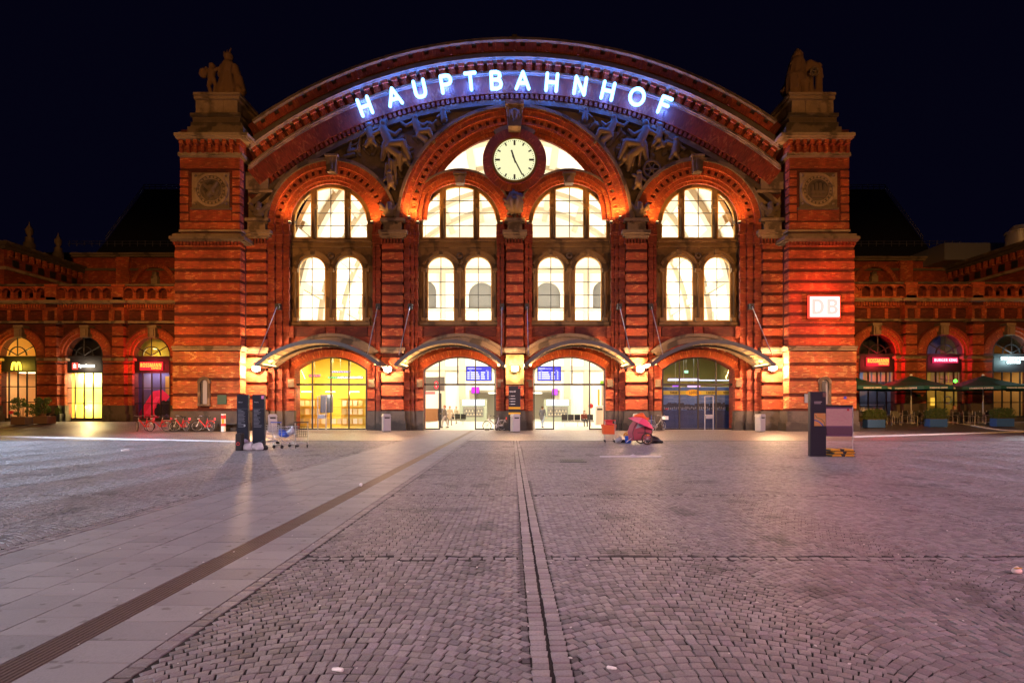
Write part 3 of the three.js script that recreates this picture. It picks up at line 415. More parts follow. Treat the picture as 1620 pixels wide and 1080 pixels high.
{ // piers between the bays
  const step = (px0, px1, y0, y1, z, parent) => part('jamb', join(bandsY(y0, y1, 17.2, 5.4).map(([a, b]) => pbox(px0, px1, a, b, -0.3, z)).concat(pbox(px0 + 0.8, px1 - 0.8, y0, y1, -0.3, z - 0.05))), M.brickMid, parent);
  const pier = (px0, px1, z) => {
    const g = grp('pier', hall), c = (px0 + px1) / 2;
    part('core', pbox(px0 + 1.2, px1 - 1.2, 366, 652, -0.3, z - 0.09), M.brickDark, g);
    for (const [a, b] of bandsY(384, 548, 17.2, 5.6)) part('brick_band', pbox(px0, px1, a, b, -0.29, z), M.brick, g);
    for (const [a, b] of bandsY(560, 648, 22, 5.5)) part('brick_band', pbox(px0 - 1, px1 + 1, a, b, -0.29, z + 0.06), M.brick, g);
    part('string_course', join([pbox(px0 - 3, px1 + 3, 549, 553, -0.3, z + 0.22), pbox(px0 - 2, px1 + 2, 553, 558, -0.3, z + 0.12)]), M.stone, g);
    part('capital', join([pbox(px0 - 1, px1 + 1, 374, 377, -0.3, z + 0.08), pbox(px0 - 4, px1 + 4, 368, 373, -0.3, z + 0.24), pbox(px0 - 6, px1 + 6, 363, 368, -0.3, z + 0.36), pbox(px0 + 2, px1 - 2, 349, 363, -0.3, z - 0.02), pbox(px0 - 3, px1 + 3, 344, 349, -0.3, z + 0.16)]), M.stone, g);
    part('corbels', join(Array.from({ length: Math.round((px1 - px0 + 4) / 5) }, (_, i) => pbox(px0 - 2 + i * 5, px0 + 0.6 + i * 5, 377, 385, -0.3, z + 0.12))), M.brickMid, g);
    part('plinth', join([pbox(px0 - 3, px1 + 3, 650, 681, -0.3, z + 0.18), pbox(px0 - 5, px1 + 5, 668, 681, -0.3, z + 0.36), pbox(px0 - 4, px1 + 4, 664, 668, -0.3, z + 0.28)]), M.plinth, g); void c;
  };
  pier(604, 637, 0.36); pier(mir(1, 637), mir(1, 604), 0.36); pier(801, 828, 0.36); pier(389, 421, 0.36); pier(mir(1, 421), mir(1, 389), 0.36);
  const steps = [[423, 434, 0.16], [436, 446, 0.02], [447, 457, -0.14], [589, 594, -0.16], [594.5, 602, 0.04], [639, 648, 0.14], [649, 655, 0.0], [656, 661, -0.14], [792, 798, -0.02], [786, 791.5, -0.14]];
  const jg = grp('bay_jambs', hall);
  for (const s of [-1, 1]) for (const [a, b, z] of steps) { const [p, q] = s < 0 ? [a, b] : [mir(1, b), mir(1, a)]; step(p, q, 384, 560, z, jg); step(p, q, 562, 650, z + 0.02, jg); part('jamb_capital', join([pbox(p - 1, q + 1, 366, 371, -0.3, z + 0.16), pbox(p, q, 354, 366, -0.3, z), pbox(p - 0.5, q + 0.5, 371, 384, -0.3, z + 0.05)]), M.brickMid, jg); part('jamb_plinth', join([pbox(p - 0.5, q + 0.5, 650, 681, -0.3, z + 0.12), pbox(p - 1, q + 1, 668, 681, -0.3, z + 0.2)]), M.plinth, jg); }
  // apron under each window, stone hood and brick arch over each door
  for (const [c] of BAY) {
    const e = grp('entrance', hall);
    part('apron_panel', join([pbox(c - 58, c - 9, 517, 532, -0.36, -0.24), pbox(c + 9, c + 58, 517, 532, -0.36, -0.24)]), M.brickDark, e);
    for (const [a, b] of [[-7, 7], [-66, -59], [59, 66]]) part('apron_post', pbox(c + a, c + b, 516, 534, -0.36, -0.16), M.brickMid, e);
    part('hood', ring(c, 641, 109, 114, Math.PI / 2 - 0.72, Math.PI / 2 + 0.72, -0.36, 0.3, 36, false), M.stoneDark, e);
    part('hood', ring(c, 641, 100, 109, Math.PI / 2 - 0.7, Math.PI / 2 + 0.7, -0.36, 0.12, 36), M.stoneDark, e);
    part('door_arch', ring(c, 656.7, 92.9, 104, Math.PI / 2 - 0.66, Math.PI / 2 + 0.66, -0.36, -0.04, 36), M.brick, e);
    for (const sd of [-1, 1]) { const p = sd < 0 ? [c - 70, c - 58] : [c + 58, c + 70]; for (const [a, b] of bandsY(594, 649, 18.4, 4)) part('brick_band', pbox(p[0], p[1], a, b, -0.36, -0.08), M.brick, e); part('impost_block', pbox(p[0] + 2, p[1] - 1, 600, 612, -0.36, -0.02), M.stonePale, e); part('door_plinth', join([pbox(p[0] - 0.5, p[1], 650, 681, -0.36, 0.02), pbox(p[0] - 1, p[1], 668, 681, -0.36, 0.1)]), M.plinth, e); }
  }
  part('stone_panel', pbox(800, 829, 561, 608, 0.2, 0.47), mat([0.62, 0.6, 0.3], { map: stoneMap, roughness: 0.85 }), hall);  // olive cast of the wall lamp put into the stone colour
}
// ---------- corner towers ----------
for (const s of [-1, 1]) {
  const t = grp('tower', hall), b = (a, c, y0, y1, z0, z1) => mbox(s, a, c, y0, y1, z0, z1);
  part('core', join([b(273.5, 379, 550, 655, -5, 1.21), b(276.5, 379.5, 376, 550, -5, 1.13), b(285, 378, 205, 376, -5, 1.03)]), M.brickDark, t);
  for (const [y0, y1] of bandsY(556, 646, 24.3, 5.4)) {
    const slit = [315, 328], yo = 598, yc = 641;
    if (y1 > yo && y0 < yc) { part('brick_band', b(272.5, slit[0] - 3, y0, y1, 0.6, 1.3), M.brickPaleLit, t); part('brick_band', b(slit[1] + 3, 379.5, y0, y1, 0.6, 1.3), M.brickPaleLit, t); } else part('brick_band', b(272.5, 379.5, y0, y1, 0.6, 1.3), M.brickPaleLit, t);
  }
  part('slit_frame', join([b(311, 331, 639, 642, 1.2, 1.48), b(312, 315.5, 602, 639, 1.2, 1.4), b(327.5, 331, 602, 639, 1.2, 1.4), (() => { const g = ring(mir(s, 321.5), 606, 5.5, 10.5, 0, Math.PI, 1.2, 1.42, 14, false); return g; })()]), M.stone, t);
  part('slit_pane', b(316, 327, 600, 639, 1.2, 1.27), mat([0.35, 0.35, 0.42], { roughness: 0.2 }), t);
  part('slit_bar', b(s < 0 ? 316 : 321, s < 0 ? 319.5 : 326.9, 603, 639, 1.25, 1.31), M.iron, t);
  for (const [y0, y1] of bandsY(388, 546, 17.3, 5.4)) part('brick_band', b(275.5, 380, y0, y1, 0.6, 1.18), M.brick, t);
  part('string_course', join([b(270, 382, 547, 550, -5, 1.48), b(271.5, 381, 550, 554, -5, 1.38)]), M.stone, t);
  const cor = []; for (let x = 273; x < 380; x += 5.4) cor.push(b(x, x + 3.4, 381, 387, 0.9, 1.36)); part('corbels', join(cor), M.brickMid, t);
  part('cornice', join([b(266.5, 386, 373, 378, -5, 1.62), b(269, 384, 378, 381, -5, 1.46), b(272, 381, 369, 373, -5, 1.36)]), M.stoneDark, t);
  // upper stage: quoins of brick, medallion between
  for (const [y0, y1] of bandsY(268, 348, 13.6, 3.4)) { part('quoin', b(284, 297, y0, y1, 0.6, 1.1), M.brick, t); part('quoin', b(367, 379, y0, y1, 0.6, 1.1), M.brick, t); }
  part('brick_band', b(284, 379, 248, 266, 0.6, 1.09), M.brick, t); part('brick_band', b(284, 379, 352, 362, 0.6, 1.12), M.brick, t); part('brick_band', b(299.5, 365.5, 330, 349, 0.6, 1.085), M.brickMid, t);
  part('string_course', b(282, 381, 363, 366, -5, 1.28), M.stone, t);
  part('medallion_slab', join([b(303, 362, 273, 327.5, 0.9, 1.12), b(300, 365, 327.5, 330.5, 0.9, 1.25)]), M.stone, t);
  const mx = mir(s, 333), k = K(1.12); part('medallion', join([ring(mx, 300, 23, 27, 0, 6.2832, 1.1, 1.24, 32, false), ring(mx, 300, 17.5, 18.6, 0, 6.2832, 1.1, 1.19, 32, false), ...Array.from({ length: 22 }, (_, i) => ring(mx, 300, 19.4, 22, i * 0.2856, i * 0.2856 + 0.16, 1.1, 1.17, 1, false)), ...[[-26, -23], [26, -23], [-26, 23], [26, 23]].map(([dx, dy]) => ball(wx(mx + dx * 0.93, 1.12), wy(300 + dy * 0.98, 1.12), 1.12, 0.1, 8))]), M.stone, t);
  const sh = (x, y) => [wx(mx + x, 1.12), wy(300 + y, 1.12), 1.13], rel = [];
  if (s < 0) rel.push(P(sh(-10, -8), 0.12, sh(12, 12), 0.12), P(sh(10, -10), 0.16, sh(-2, 8), 0.2), P(sh(-11, 3), 0.1, sh(-4, 14), 0.08), P(sh(-13, -11), 0.1, sh(-6, -14), 0.07), P(sh(12, 2), 0.12, sh(8, 13), 0.1), P(sh(0, -4), 0.18, sh(4, 4), 0.2));
  else for (const [x, h] of [[-9, 6], [-3, 9], [3, 9], [9, 6]]) rel.push(P(sh(x, 10), 0.11, sh(x, -h), 0.09)), rel.push(P(sh(-10, 4), 0.1, sh(10, 4), 0.1), P(sh(-10, 11), 0.1, sh(10, 11), 0.1));
  part('medallion_relief', nets(rel, 0.035, 0.04), M.stone, t); part('medallion_disc', ring(mx, 300, 0, 23.2, 0, 6.2832, 1.08, 1.135, 32, false), M.relief, t);
  part('string_course', join([b(281, 382, 240.5, 246, -5, 1.3), b(283, 380, 246, 248, -5, 1.2)]), M.stonePale, t);
  const c2 = []; for (let i = 0; i < 9; i++) { const x = 283 + i * 11.4; c2.push(b(x, x + 4.4, 222, 240, 0.9, 1.44), b(x - 1, x + 5.4, 218, 226, 0.9, 1.62)); } part('corbels', join(c2), M.brick, t);
  part('corbel_back', b(284, 381, 217, 240.5, -5, 1.2), M.brickMid, t);
  part('cornice', join([b(274, 391, 209, 214, -5, 1.92), b(276.5, 389, 214, 218, -5, 1.78)]), M.stonePale, t);
  const ped = grp('pedestal', hall);
  part('course', b(296, 384, 200, 209, -2.6, 1.3), M.stoneDark, ped); part('course', b(301, 382, 193, 200, -2.4, 1.15), M.stoneDark, ped);
  for (const [a, c] of [[304, 340], [340.4, 379]]) part('stone_block', b(a, c, 183, 192.8, -2.2, 1.04), M.stone, ped);
  part('course', b(300, 380, 178, 183, -2.3, 1.18), M.stoneDark, ped);
  for (const [a, c] of [[309, 330], [330.4, 353], [353.4, 375]]) part('stone_block', b(a, c, 156, 177.8, -1.9, 0.92), M.stone, ped);
  part('ledge', join([b(306, 378, 149.5, 156, -2.1, 1.08), b(304.5, 379, 145.5, 149.5, -2.2, 1.2)]), M.stone, ped);
  part('plinth', join([b(269, 382, 650, 668, -5, 1.52), b(267, 384, 668, 682, -5, 1.72)]), M.plinth, t);
}
single('green_plaque', cbox(14.5 * K(1.35), 15 * K(1.35), 0.05, 0, 0, 0, 0.01), mat([0.02, 0.07, 0.035], { roughness: 0.5 }), 'small dark green plaque fixed to the left tower beside its slit window', 'plaque', [wx(350.5, 1.35), wy(632, 1.35), 1.34]);
{ // round blue badge and slate notice on the right tower
  single('round_badge', flat(new THREE.CylinderGeometry(0.1, 0.1, 0.02, 20).rotateX(Math.PI / 2)), mat([0.05, 0.05, 0.5]), 'small round blue badge on the right tower near the slit window', 'badge', [wx(1337.5, 1.33), wy(629, 1.33), 1.33]);
  single('notice_plate', cbox(0.24, 0.6, 0.04), mat([0.2, 0.22, 0.28]), 'narrow grey notice plate on the right tower behind the dark info pillar', 'plate', [wx(1276, 1.34), wy(630, 1.34), 1.34]);
}
{ // box-shaped DB sign
  const z = 1.5, k = K(z), s = thing('logo_sign', 'white illuminated sign with red edge and two letters on the right tower', 'sign', [wx(1305.5, z), wy(485, z), z]);
  const w = 52 * k, h = 37 * k;
  part('sign_box', cbox(w, h, 0.16, 0, 0, -0.1, 0.07), glow(1, 0.06, 0.03, 1.6), s); part('sign_face', cbox(w * 0.9, h * 0.86, 0.05, 0, 0, -0.02, 0.02), glow(1, 0.92, 0.88, 1.7), s);
  const T = text('DB', h * 0.66, 0.02); part('letters', T.translate(0, 0, 0.008), glow(1, 0.72, 0.64, 1.05), s);
  point(scene, [wx(1305.5, z), wy(485, z), z + 0.7], [1, 0.12, 0.08], 52, 0.35); area(scene, [wx(1305.5, z), wy(485, z), z + 0.06], [wx(1305.5, z), wy(485, z) - 4, z + 30], w, h, [1, 0.35, 0.28], 14);
}
// ---------- carved figures ----------
{
  const U = (x, y, z) => [wx(x, 0), wy(y, 0), z];               // drawing position with its own depth
  // winged heads over the piers, a fuller cartouche over the middle one
  const head = (x, y, w) => { const c = (dx, dy, dz = 0) => U(x + dx * w, y + dy * w, dz); return nets([P(c(0, 0, 0.42), 0.2 * w, c(0, 5, 0.42), 0.14 * w), P(c(0, -7, 0.36), 0.22 * w, c(0, -2, 0.4), 0.22 * w), P(c(0, 1, 0.62), 0.05, c(0, 3, 0.66), 0.05), P(c(-3, 5, 0.4), 0.09, c(-13, -7, 0.3), 0.16 * w), P(c(3, 5, 0.4), 0.09, c(13, -7, 0.3), 0.16 * w), P(c(-4, 2, 0.4), 0.1, c(-15, -1, 0.28), 0.1), P(c(4, 2, 0.4), 0.1, c(15, -1, 0.28), 0.1), P(c(-4, 9, 0.3), 0.16 * w, c(4, 9, 0.3), 0.16 * w), P(c(-5, 6, 0.3), 0.1, c(-11, 6, 0.25), 0.08), P(c(5, 6, 0.3), 0.1, c(11, 6, 0.25), 0.08)], 0.06, 0.07); };
  for (const x of [618, 1010, 413, 1215]) part('winged_head', head(x, 334, 1), M.stone, hall);
  part('lion_cartouche', (() => { const c = (dx, dy, dz) => U(814 + dx, 326 + dy, dz), l = [P(c(0, -12, 0.1), 0.42, c(0, 6, 0.15), 0.36), P(c(0, -4, 0.5), 0.26, c(0, 2, 0.55), 0.2), P(c(0, 4, 0.6), 0.12, c(0, 7, 0.5), 0.16)]; for (let i = 0; i < 16; i++) { const a = i * 0.393, r = 13 + (i % 3) * 2; l.push(P(c(Math.cos(a) * 9, Math.sin(a) * 12 - 4, 0.2), 0.16, c(Math.cos(a + 0.3) * r, Math.sin(a + 0.3) * r * 1.25 - 3, 0.12), 0.09)); } return nets(l, 0.06, 0.06); })(), M.stoneDark, hall);
  // reclining draped figures with wheel, harp and cloth in the two spandrels
  const body = (s, ox, oy, q) => { const c = (x, y, z) => U(mir(s, ox + x), oy + y, z); return q.map(([x, y, z, r, X, Y, Z, R]) => P(c(x, y, z), r, c(X, Y, Z), R)); };
  const reclining = [[-6, -22, 0.25, .17, -7, -18, 0.25, .13], [-6, -14, 0.2, .2, 6, 10, 0.2, .26], [-10, -12, 0.2, .12, -24, -4, 0.3, .09], [-24, -4, .3, .09, -34, -12, .25, .07], [-1, -11, .25, .12, 12, -4, .35, .09], [12, -4, .35, .09, 20, -12, .3, .07], [6, 10, .25, .24, 24, 8, .4, .17], [24, 8, .4, .17, 34, 30, .3, .1], [4, 14, .2, .24, 18, 26, .3, .18], [18, 26, .3, .18, 20, 46, .2, .1], [-2, 8, .12, .22, -8, 30, .1, .12], [10, 16, .3, .08, 14, 40, .3, .06], [2, 18, .3, .08, 4, 40, .2, .06], [-6, -26, .2, .1, -2, -27, .2, .1]];
  const small = [[0, -12, .25, .14, 0, -9, .25, .11], [0, -6, .2, .16, 2, 8, .2, .18], [-3, -5, .2, .09, -12, 3, .25, .07], [3, -5, .2, .09, 13, -8, .25, .07], [2, 8, .2, .13, 10, 18, .25, .08], [1, 8, .2, .13, -6, 20, .25, .08]];
  for (const s of [-1, 1]) {
    const fat = (q, f, e = 1) => q.map((v) => [v[0] * e, v[1] * e, v[2], v[3] * f, v[4] * e, v[5] * e, v[6], v[7] * f]);
    const L = [], add = (x, y, q) => L.push(...body(s, x, y, q));
    add(614, 222, fat(reclining, 1.5, 1.05)); add(662, 206, fat(reclining.slice(0, 10), 1.25, 0.75)); add(586, 214, fat(small, 1.6)); add(640, 246, fat(small, 1.6)); add(702, 186, fat(small.slice(0, 4), 1.3, 0.7)); add(618, 286, fat(small, 1.5, 0.8));
    const o = (x, y, r, n, z) => { for (let i = 0; i < n; i++) { const a = i / n * 6.2832, b = (i + 1) / n * 6.2832; L.push(P(U(mir(s, x + r * Math.cos(a)), y + r * Math.sin(a), z), 0.09, U(mir(s, x + r * Math.cos(b)), y + r * Math.sin(b), z), 0.09)); } for (let i = 0; i < 6; i++) L.push(P(U(mir(s, x), y, z), 0.08, U(mir(s, x + r * Math.cos(i * 1.047)), y + r * Math.sin(i * 1.047), z), 0.05)); };
    if (s > 0) { o(598, 270, 13, 14, 0.2); add(560, 236, fat(small, 1.5)); add(574, 220, [[0, 0, .1, .2, -22, 8, .05, .12], [0, 6, .1, .2, -30, 16, .05, .1], [4, 10, .15, .2, 16, 16, .2, .15]]); }
    else { add(560, 228, fat([[-8, 14, .1, .09, 6, 10, .1, .09], [6, 10, .1, .08, 12, -14, .1, .06], [-8, 14, .1, .08, -2, -12, .1, .06], [-4, 4, .1, .04, 8, 0, .1, .04], [-14, 22, .1, .1, 0, 18, .12, .1]], 1.5)); add(620, 264, fat([[0, -6, .3, .1, -3, 30, .2, .07], [5, -4, .3, .1, 8, 30, .2, .07], [-6, 0, .25, .1, -10, 22, .15, .06]], 1.6)); }
    // folds of cloth flowing round the figures
    seed = 33 + s; for (let i = 0; i < 46; i++) { const u = rnd(), x = 548 + u * 160, yt = 783 - Math.sqrt(610 * 610 - (814 - x) ** 2), b1 = (x - 523) ** 2 < 111 * 111 ? 354 - Math.sqrt(111 * 111 - (x - 523) ** 2) : 330, b2 = (x - 814) ** 2 < 193 * 193 ? 351 - Math.sqrt(193 * 193 - (x - 814) ** 2) : 330, yb = Math.min(b1, b2); if (yb - yt < 16) continue; const y = yt + 7 + rnd() * (yb - yt - 16), a = rr(0.2, 1.5) + (rnd() < 0.3 ? -1.2 : 0), l = rr(6, 15); L.push(P(U(mir(s, x), y, -0.02), rr(0.12, 0.2), U(mir(s, x + l * Math.cos(a) * 0.6), Math.min(yb - 2, y + l * Math.sin(a)), -0.04), rr(0.06, 0.12))); }
    part('relief_figures', nets(L, 0.036, 0.022), M.stone, hall);
  }
  // groups on the pedestals
  const statue = (label, caps0, gear) => { const caps = caps0.map((c) => [c[0], c[1], c[2], c[3] * 1.22, c[4], c[5], c[6], c[7] * 1.22, 0]), folds = []; seed = label.length; for (const c of caps) if (c[7] > 0.36 && c[3] > 0.3) for (let i = 0; i < 9; i++) { const a = i * 0.698 + rnd(), f = 0.97; folds.push([c[0] + Math.cos(a) * c[3] * f, c[1], c[2] + Math.sin(a) * c[3] * f, 0.05, c[4] + Math.cos(a + 0.15) * c[7] * f, c[5], c[6] + Math.sin(a + 0.15) * c[7] * f, 0.075, 0]); } const t = thing('statue_group', label, 'statue', [0, 0, 0]); part('figures', nets(caps.concat(folds), 0.034, 0.03), mat([1.0, 0.68, 0.5], { map: stoneMap, bumpMap: stoneBump, bumpScale: 0.01, roughness: 0.9 }), t); if (gear) part('gear_wheel', gear, M.stonePale, t); return t; };
  const V = (x, y, z = -0.4) => [wx(x, z), wy(y, z), z];
  statue('weathered stone statue group with crowned woman and globe on the left tower', [
    P(V(361, 90), 0.26, V(361, 96), 0.2), P(V(355, 85), 0.06, V(354, 80), 0.03), P(V(359, 83), 0.06, V(359, 79), 0.03), P(V(363, 83), 0.06, V(365, 76), 0.03), P(V(361, 98), 0.14, V(362, 106), 0.2), P(V(356, 106), 0.24, V(367, 106), 0.24), P(V(362, 106), 0.38, V(361, 122), 0.36),
    P(V(352, 106), 0.17, V(347, 118), 0.13), P(V(347, 118), 0.13, V(352, 126, 0), 0.11), P(V(371, 106), 0.2, V(378, 124), 0.17), P(V(378, 124), 0.2, V(382, 142), 0.24), P(V(361, 122), 0.4, V(356, 146), 0.5), P(V(361, 122), 0.4, V(368, 146), 0.5), P(V(352, 126), 0.14, V(350, 144), 0.2), P(V(359, 118, -0.05), 0.09, V(357, 144, 0.1), 0.12), P(V(365, 118, -0.05), 0.09, V(367, 144, 0.1), 0.12), P(V(374, 116), 0.16, V(374, 143), 0.3), P(V(361, 144), 0.5, V(378, 144), 0.35),
    P(V(335, 104), 0.17, V(335, 108), 0.15), P(V(335, 112), 0.2, V(334, 124), 0.2), P(V(331, 112), 0.1, V(324, 116), 0.09), P(V(338, 112), 0.1, V(345, 108), 0.09), P(V(322, 115), 0.24, V(321, 117), 0.22), P(V(333, 124), 0.15, V(330, 136), 0.11), P(V(330, 136), 0.11, V(333, 146), 0.1), P(V(337, 124), 0.15, V(341, 135), 0.11), P(V(341, 135), 0.11, V(339, 146), 0.1), P(V(326, 108), 0.09, V(323, 122), 0.08)]);
  const gx = mir(1, 338), gear = join([ring(mir(1, 338) , 112, 4.4, 6, 0, 6.2832, 0.1, 0.22, 24, false), ...ringBlocks(gx, 112, 5.9, 7.2, 0, 6.2832, 0.1, 0.22, 14, 0.5), ring(gx, 112, 0, 1.6, 0, 6.2832, 0.1, 0.24, 10, false), ...[0, 1, 2].map((i) => ring(gx, 112, 1.2, 4.8, i * 2.094 + 0.4, i * 2.094 + 0.75, 0.12, 0.2, 2, false))]);
  const W = (x, y, z = -0.4) => V(mir(1, x), y, z);
  statue('weathered stone statue group with hooded seated woman and gear wheel on the right tower', [
    P(W(366, 84), 0.2, W(365, 90), 0.18), P(W(366, 79), 0.1, W(366, 86), 0.26), P(W(366, 88, -0.5), 0.28, W(368, 104, -0.5), 0.36), P(W(363, 100), 0.28, W(370, 102), 0.32), P(W(367, 102), 0.42, W(368, 124), 0.5), P(W(372, 102), 0.2, W(379, 122), 0.2), P(W(379, 122), 0.2, W(382, 132), 0.15), P(W(360, 104), 0.18, W(352, 114), 0.14), P(W(352, 114), 0.14, W(345, 110), 0.1), P(W(368, 126), 0.5, W(380, 143), 0.4), P(W(364, 124, 0), 0.4, W(356, 130, 0.3), 0.3), P(W(356, 130, 0.3), 0.26, W(354, 146, 0.3), 0.22), P(W(374, 124, 0), 0.34, W(372, 145, 0.2), 0.36), P(W(364, 130, 0.1), 0.12, W(363, 146, 0.2), 0.14), P(W(366, 144), 0.5, W(378, 144), 0.4), P(W(352, 108), 0.2, W(347, 103), 0.25), P(W(347, 102), 0.25, W(338, 103), 0.16), P(W(345, 104), 0.16, W(332, 101), 0.08),
    P(W(331, 104), 0.13, W(331, 107), 0.12), P(W(331, 111), 0.16, W(332, 122), 0.17), P(W(329, 112), 0.09, W(327, 122), 0.08), P(W(334, 112), 0.09, W(337, 114, 0), 0.07), P(W(330, 122), 0.13, W(329, 146), 0.1), P(W(334, 122), 0.13, W(335, 146), 0.1), P(W(344, 118), 0.12, W(347, 146), 0.2), P(W(348, 116), 0.12, W(342, 144), 0.12), P(W(329, 146), 0.1, W(345, 146), 0.14)], gear);
}
// ---------- neon letters on the frieze ----------
{
  const S = { H: [[[0, 0], [0, 1]], [[0.62, 0], [0.62, 1]], [[0, 0.5], [0.62, 0.5]]], A: [[[0, 0], [0.38, 1], [0.76, 0]], [[0.14, 0.34], [0.62, 0.34]]], U: [[[0, 1], [0, 0.3], [0.04, 0.14], [0.14, 0.03], [0.3, 0], [0.46, 0.03], [0.56, 0.14], [0.6, 0.3], [0.6, 1]]], P: [[[0, 0], [0, 1], [0.34, 1], [0.5, 0.95], [0.57, 0.8], [0.56, 0.62], [0.48, 0.5], [0.34, 0.46], [0, 0.46]]], T: [[[0, 1], [0.6, 1]], [[0.3, 1], [0.3, 0]]], B: [[[0, 0], [0, 1], [0.32, 1], [0.48, 0.93], [0.52, 0.77], [0.47, 0.62], [0.32, 0.54], [0, 0.54]], [[0.32, 0.54], [0.52, 0.46], [0.58, 0.27], [0.52, 0.08], [0.34, 0], [0, 0]]], N: [[[0, 0], [0, 1], [0.62, 0], [0.62, 1]]], F: [[[0, 0], [0, 1], [0.55, 1]], [[0, 0.53], [0.46, 0.53]]], O: [[...Array(21)].map((_, i) => [0.42 + 0.42 * Math.sin(i * 0.31416), 0.5 + 0.5 * Math.cos(i * 0.31416)])] };
  const z = 0.85, k = K(z), sign = thing('neon_sign', 'arched row of glowing blue white neon letters spelling HAUPTBAHNHOF on the gable', 'sign', [0, 0, 0]);
  const lit = glow(0.24, 0.56, 1, 4.2), h = 26 * k, N = [['H', 577, 168], ['A', 623, 152.5], ['U', 664, 140.5], ['P', 706, 132.5], ['T', 744.5, 128.5], ['B', 785, 127], ['A', 827, 127], ['H', 873, 130], ['N', 918, 135.5], ['H', 962, 143.5], ['O', 1008, 153], ['F', 1052, 167]];
  const zl = (py) => 0;
  for (const [c, px, py] of N) {
    const w = Math.max(...S[c].flat().map((p) => p[0])), geos = [], r = 2.75 * k;
    for (const l of S[c]) for (let i = 0; i + 1 < l.length; i++) geos.push(bar([(l[i][0] - w / 2) * h, (l[i][1] - 0.5) * h, 0], [(l[i + 1][0] - w / 2) * h, (l[i + 1][1] - 0.5) * h, 0], r, 8), ball((l[i][0] - w / 2) * h, (l[i][1] - 0.5) * h, 0, r, 8), ball((l[i + 1][0] - w / 2) * h, (l[i + 1][1] - 0.5) * h, 0, r, 8));
    const m = part('letter', join(geos), lit, sign), turn = -Math.asin((px - CX) / 654) * 0.95; m.position.set(wx(px, z), wy(py, z), z); m.rotation.z = turn;
    const st = part('letter_bracket', join([[-0.25, 0.3], [0.25, -0.3]].map(([a, b]) => bar([a * h * w, b * h, -0.04], [a * h * w, b * h, -0.55], 0.025, 5))), M.iron, sign); st.position.copy(m.position); st.rotation.z = turn;
    point(scene, [wx(px, z), wy(py, z), z - 0.2], [0.015, 0.13, 1], 26, 0.12); point(scene, [wx(px, z), wy(py, z), z + 0.3], [0.06, 0.2, 1], 14, 0.25);
  }
}
// ---------- doors, canopies, lamps ----------
const DOOR = [[520, 'shop'], [721, 'open'], [908.5, 'open'], [1109, 'shop']];
BAY.forEach(([c, , kind], bi) => {
  const z = -0.8, d = grp('door_front', hall), x0 = c - 57, x1 = c + 57, posts = kind === 'outer' ? [c - 29.5, c, c + 28.5].map((x) => [x, 566, 680]) : bi === 1 ? [[c - 32, 568, 680], [c - 3, 565, 607], [c + 25, 568, 680]] : [[c - 25, 568, 680], [c + 4, 565, 607], [c + 32, 568, 680]];
  const R = 92.66, top = (x) => 656.7 - Math.sqrt(Math.max(0, R * R - (x - c) ** 2));
  const fr = [ring(c, 656.7, 90.4, 92.6, Math.PI / 2 - 0.666, Math.PI / 2 + 0.666, z - 0.06, z + 0.06, 24, false), pbox(x0, x0 + 1.8, 584, 680, z - 0.06, z + 0.06), pbox(x1 - 1.8, x1, 584, 680, z - 0.06, z + 0.06), pbox(x0 + 1.8, x1 - 1.8, 606.6, 609.6, z - 0.061, z + 0.07)];
  for (const [x, y0, y1] of posts) fr.push(pbox(x - 0.9, x + 0.9, Math.max(y0, top(x) + 1), y1, z - 0.055, z + 0.055));
  const edges = [x0 + 1.8, ...posts.map((p) => p[0]), x1 - 1.8], low = kind === 'outer' ? edges : edges.filter((_, i) => i !== 2);
  for (let i = 0; i + 1 < edges.length; i++) { const g = quadPane(edges[i] + 1, edges[i + 1] - 1, 606.5, (x) => top(x) + 2, z); if (g) part('pane', g, M.glass, d); }
  for (let i = 0; i + 1 < low.length; i++) { if (kind === 'inner' && i === 1) continue; part('pane', quadPane(low[i] + 1, low[i + 1] - 1, 677.5, () => 609.6, z), M.glass, d); fr.push(pbox(low[i] + 0.9, low[i + 1] - 0.9, 677.5, 680, z - 0.054, z + 0.054)); }
  part('door_frame', join(fr), M.iron, d);
  part('threshold', pbox(x0, x1, 680, 681.5, -1.3, -0.3), M.steel, d);
});
const CAN = [[404, 600], [625, 797], [831, 1003], [1031, 1227]];
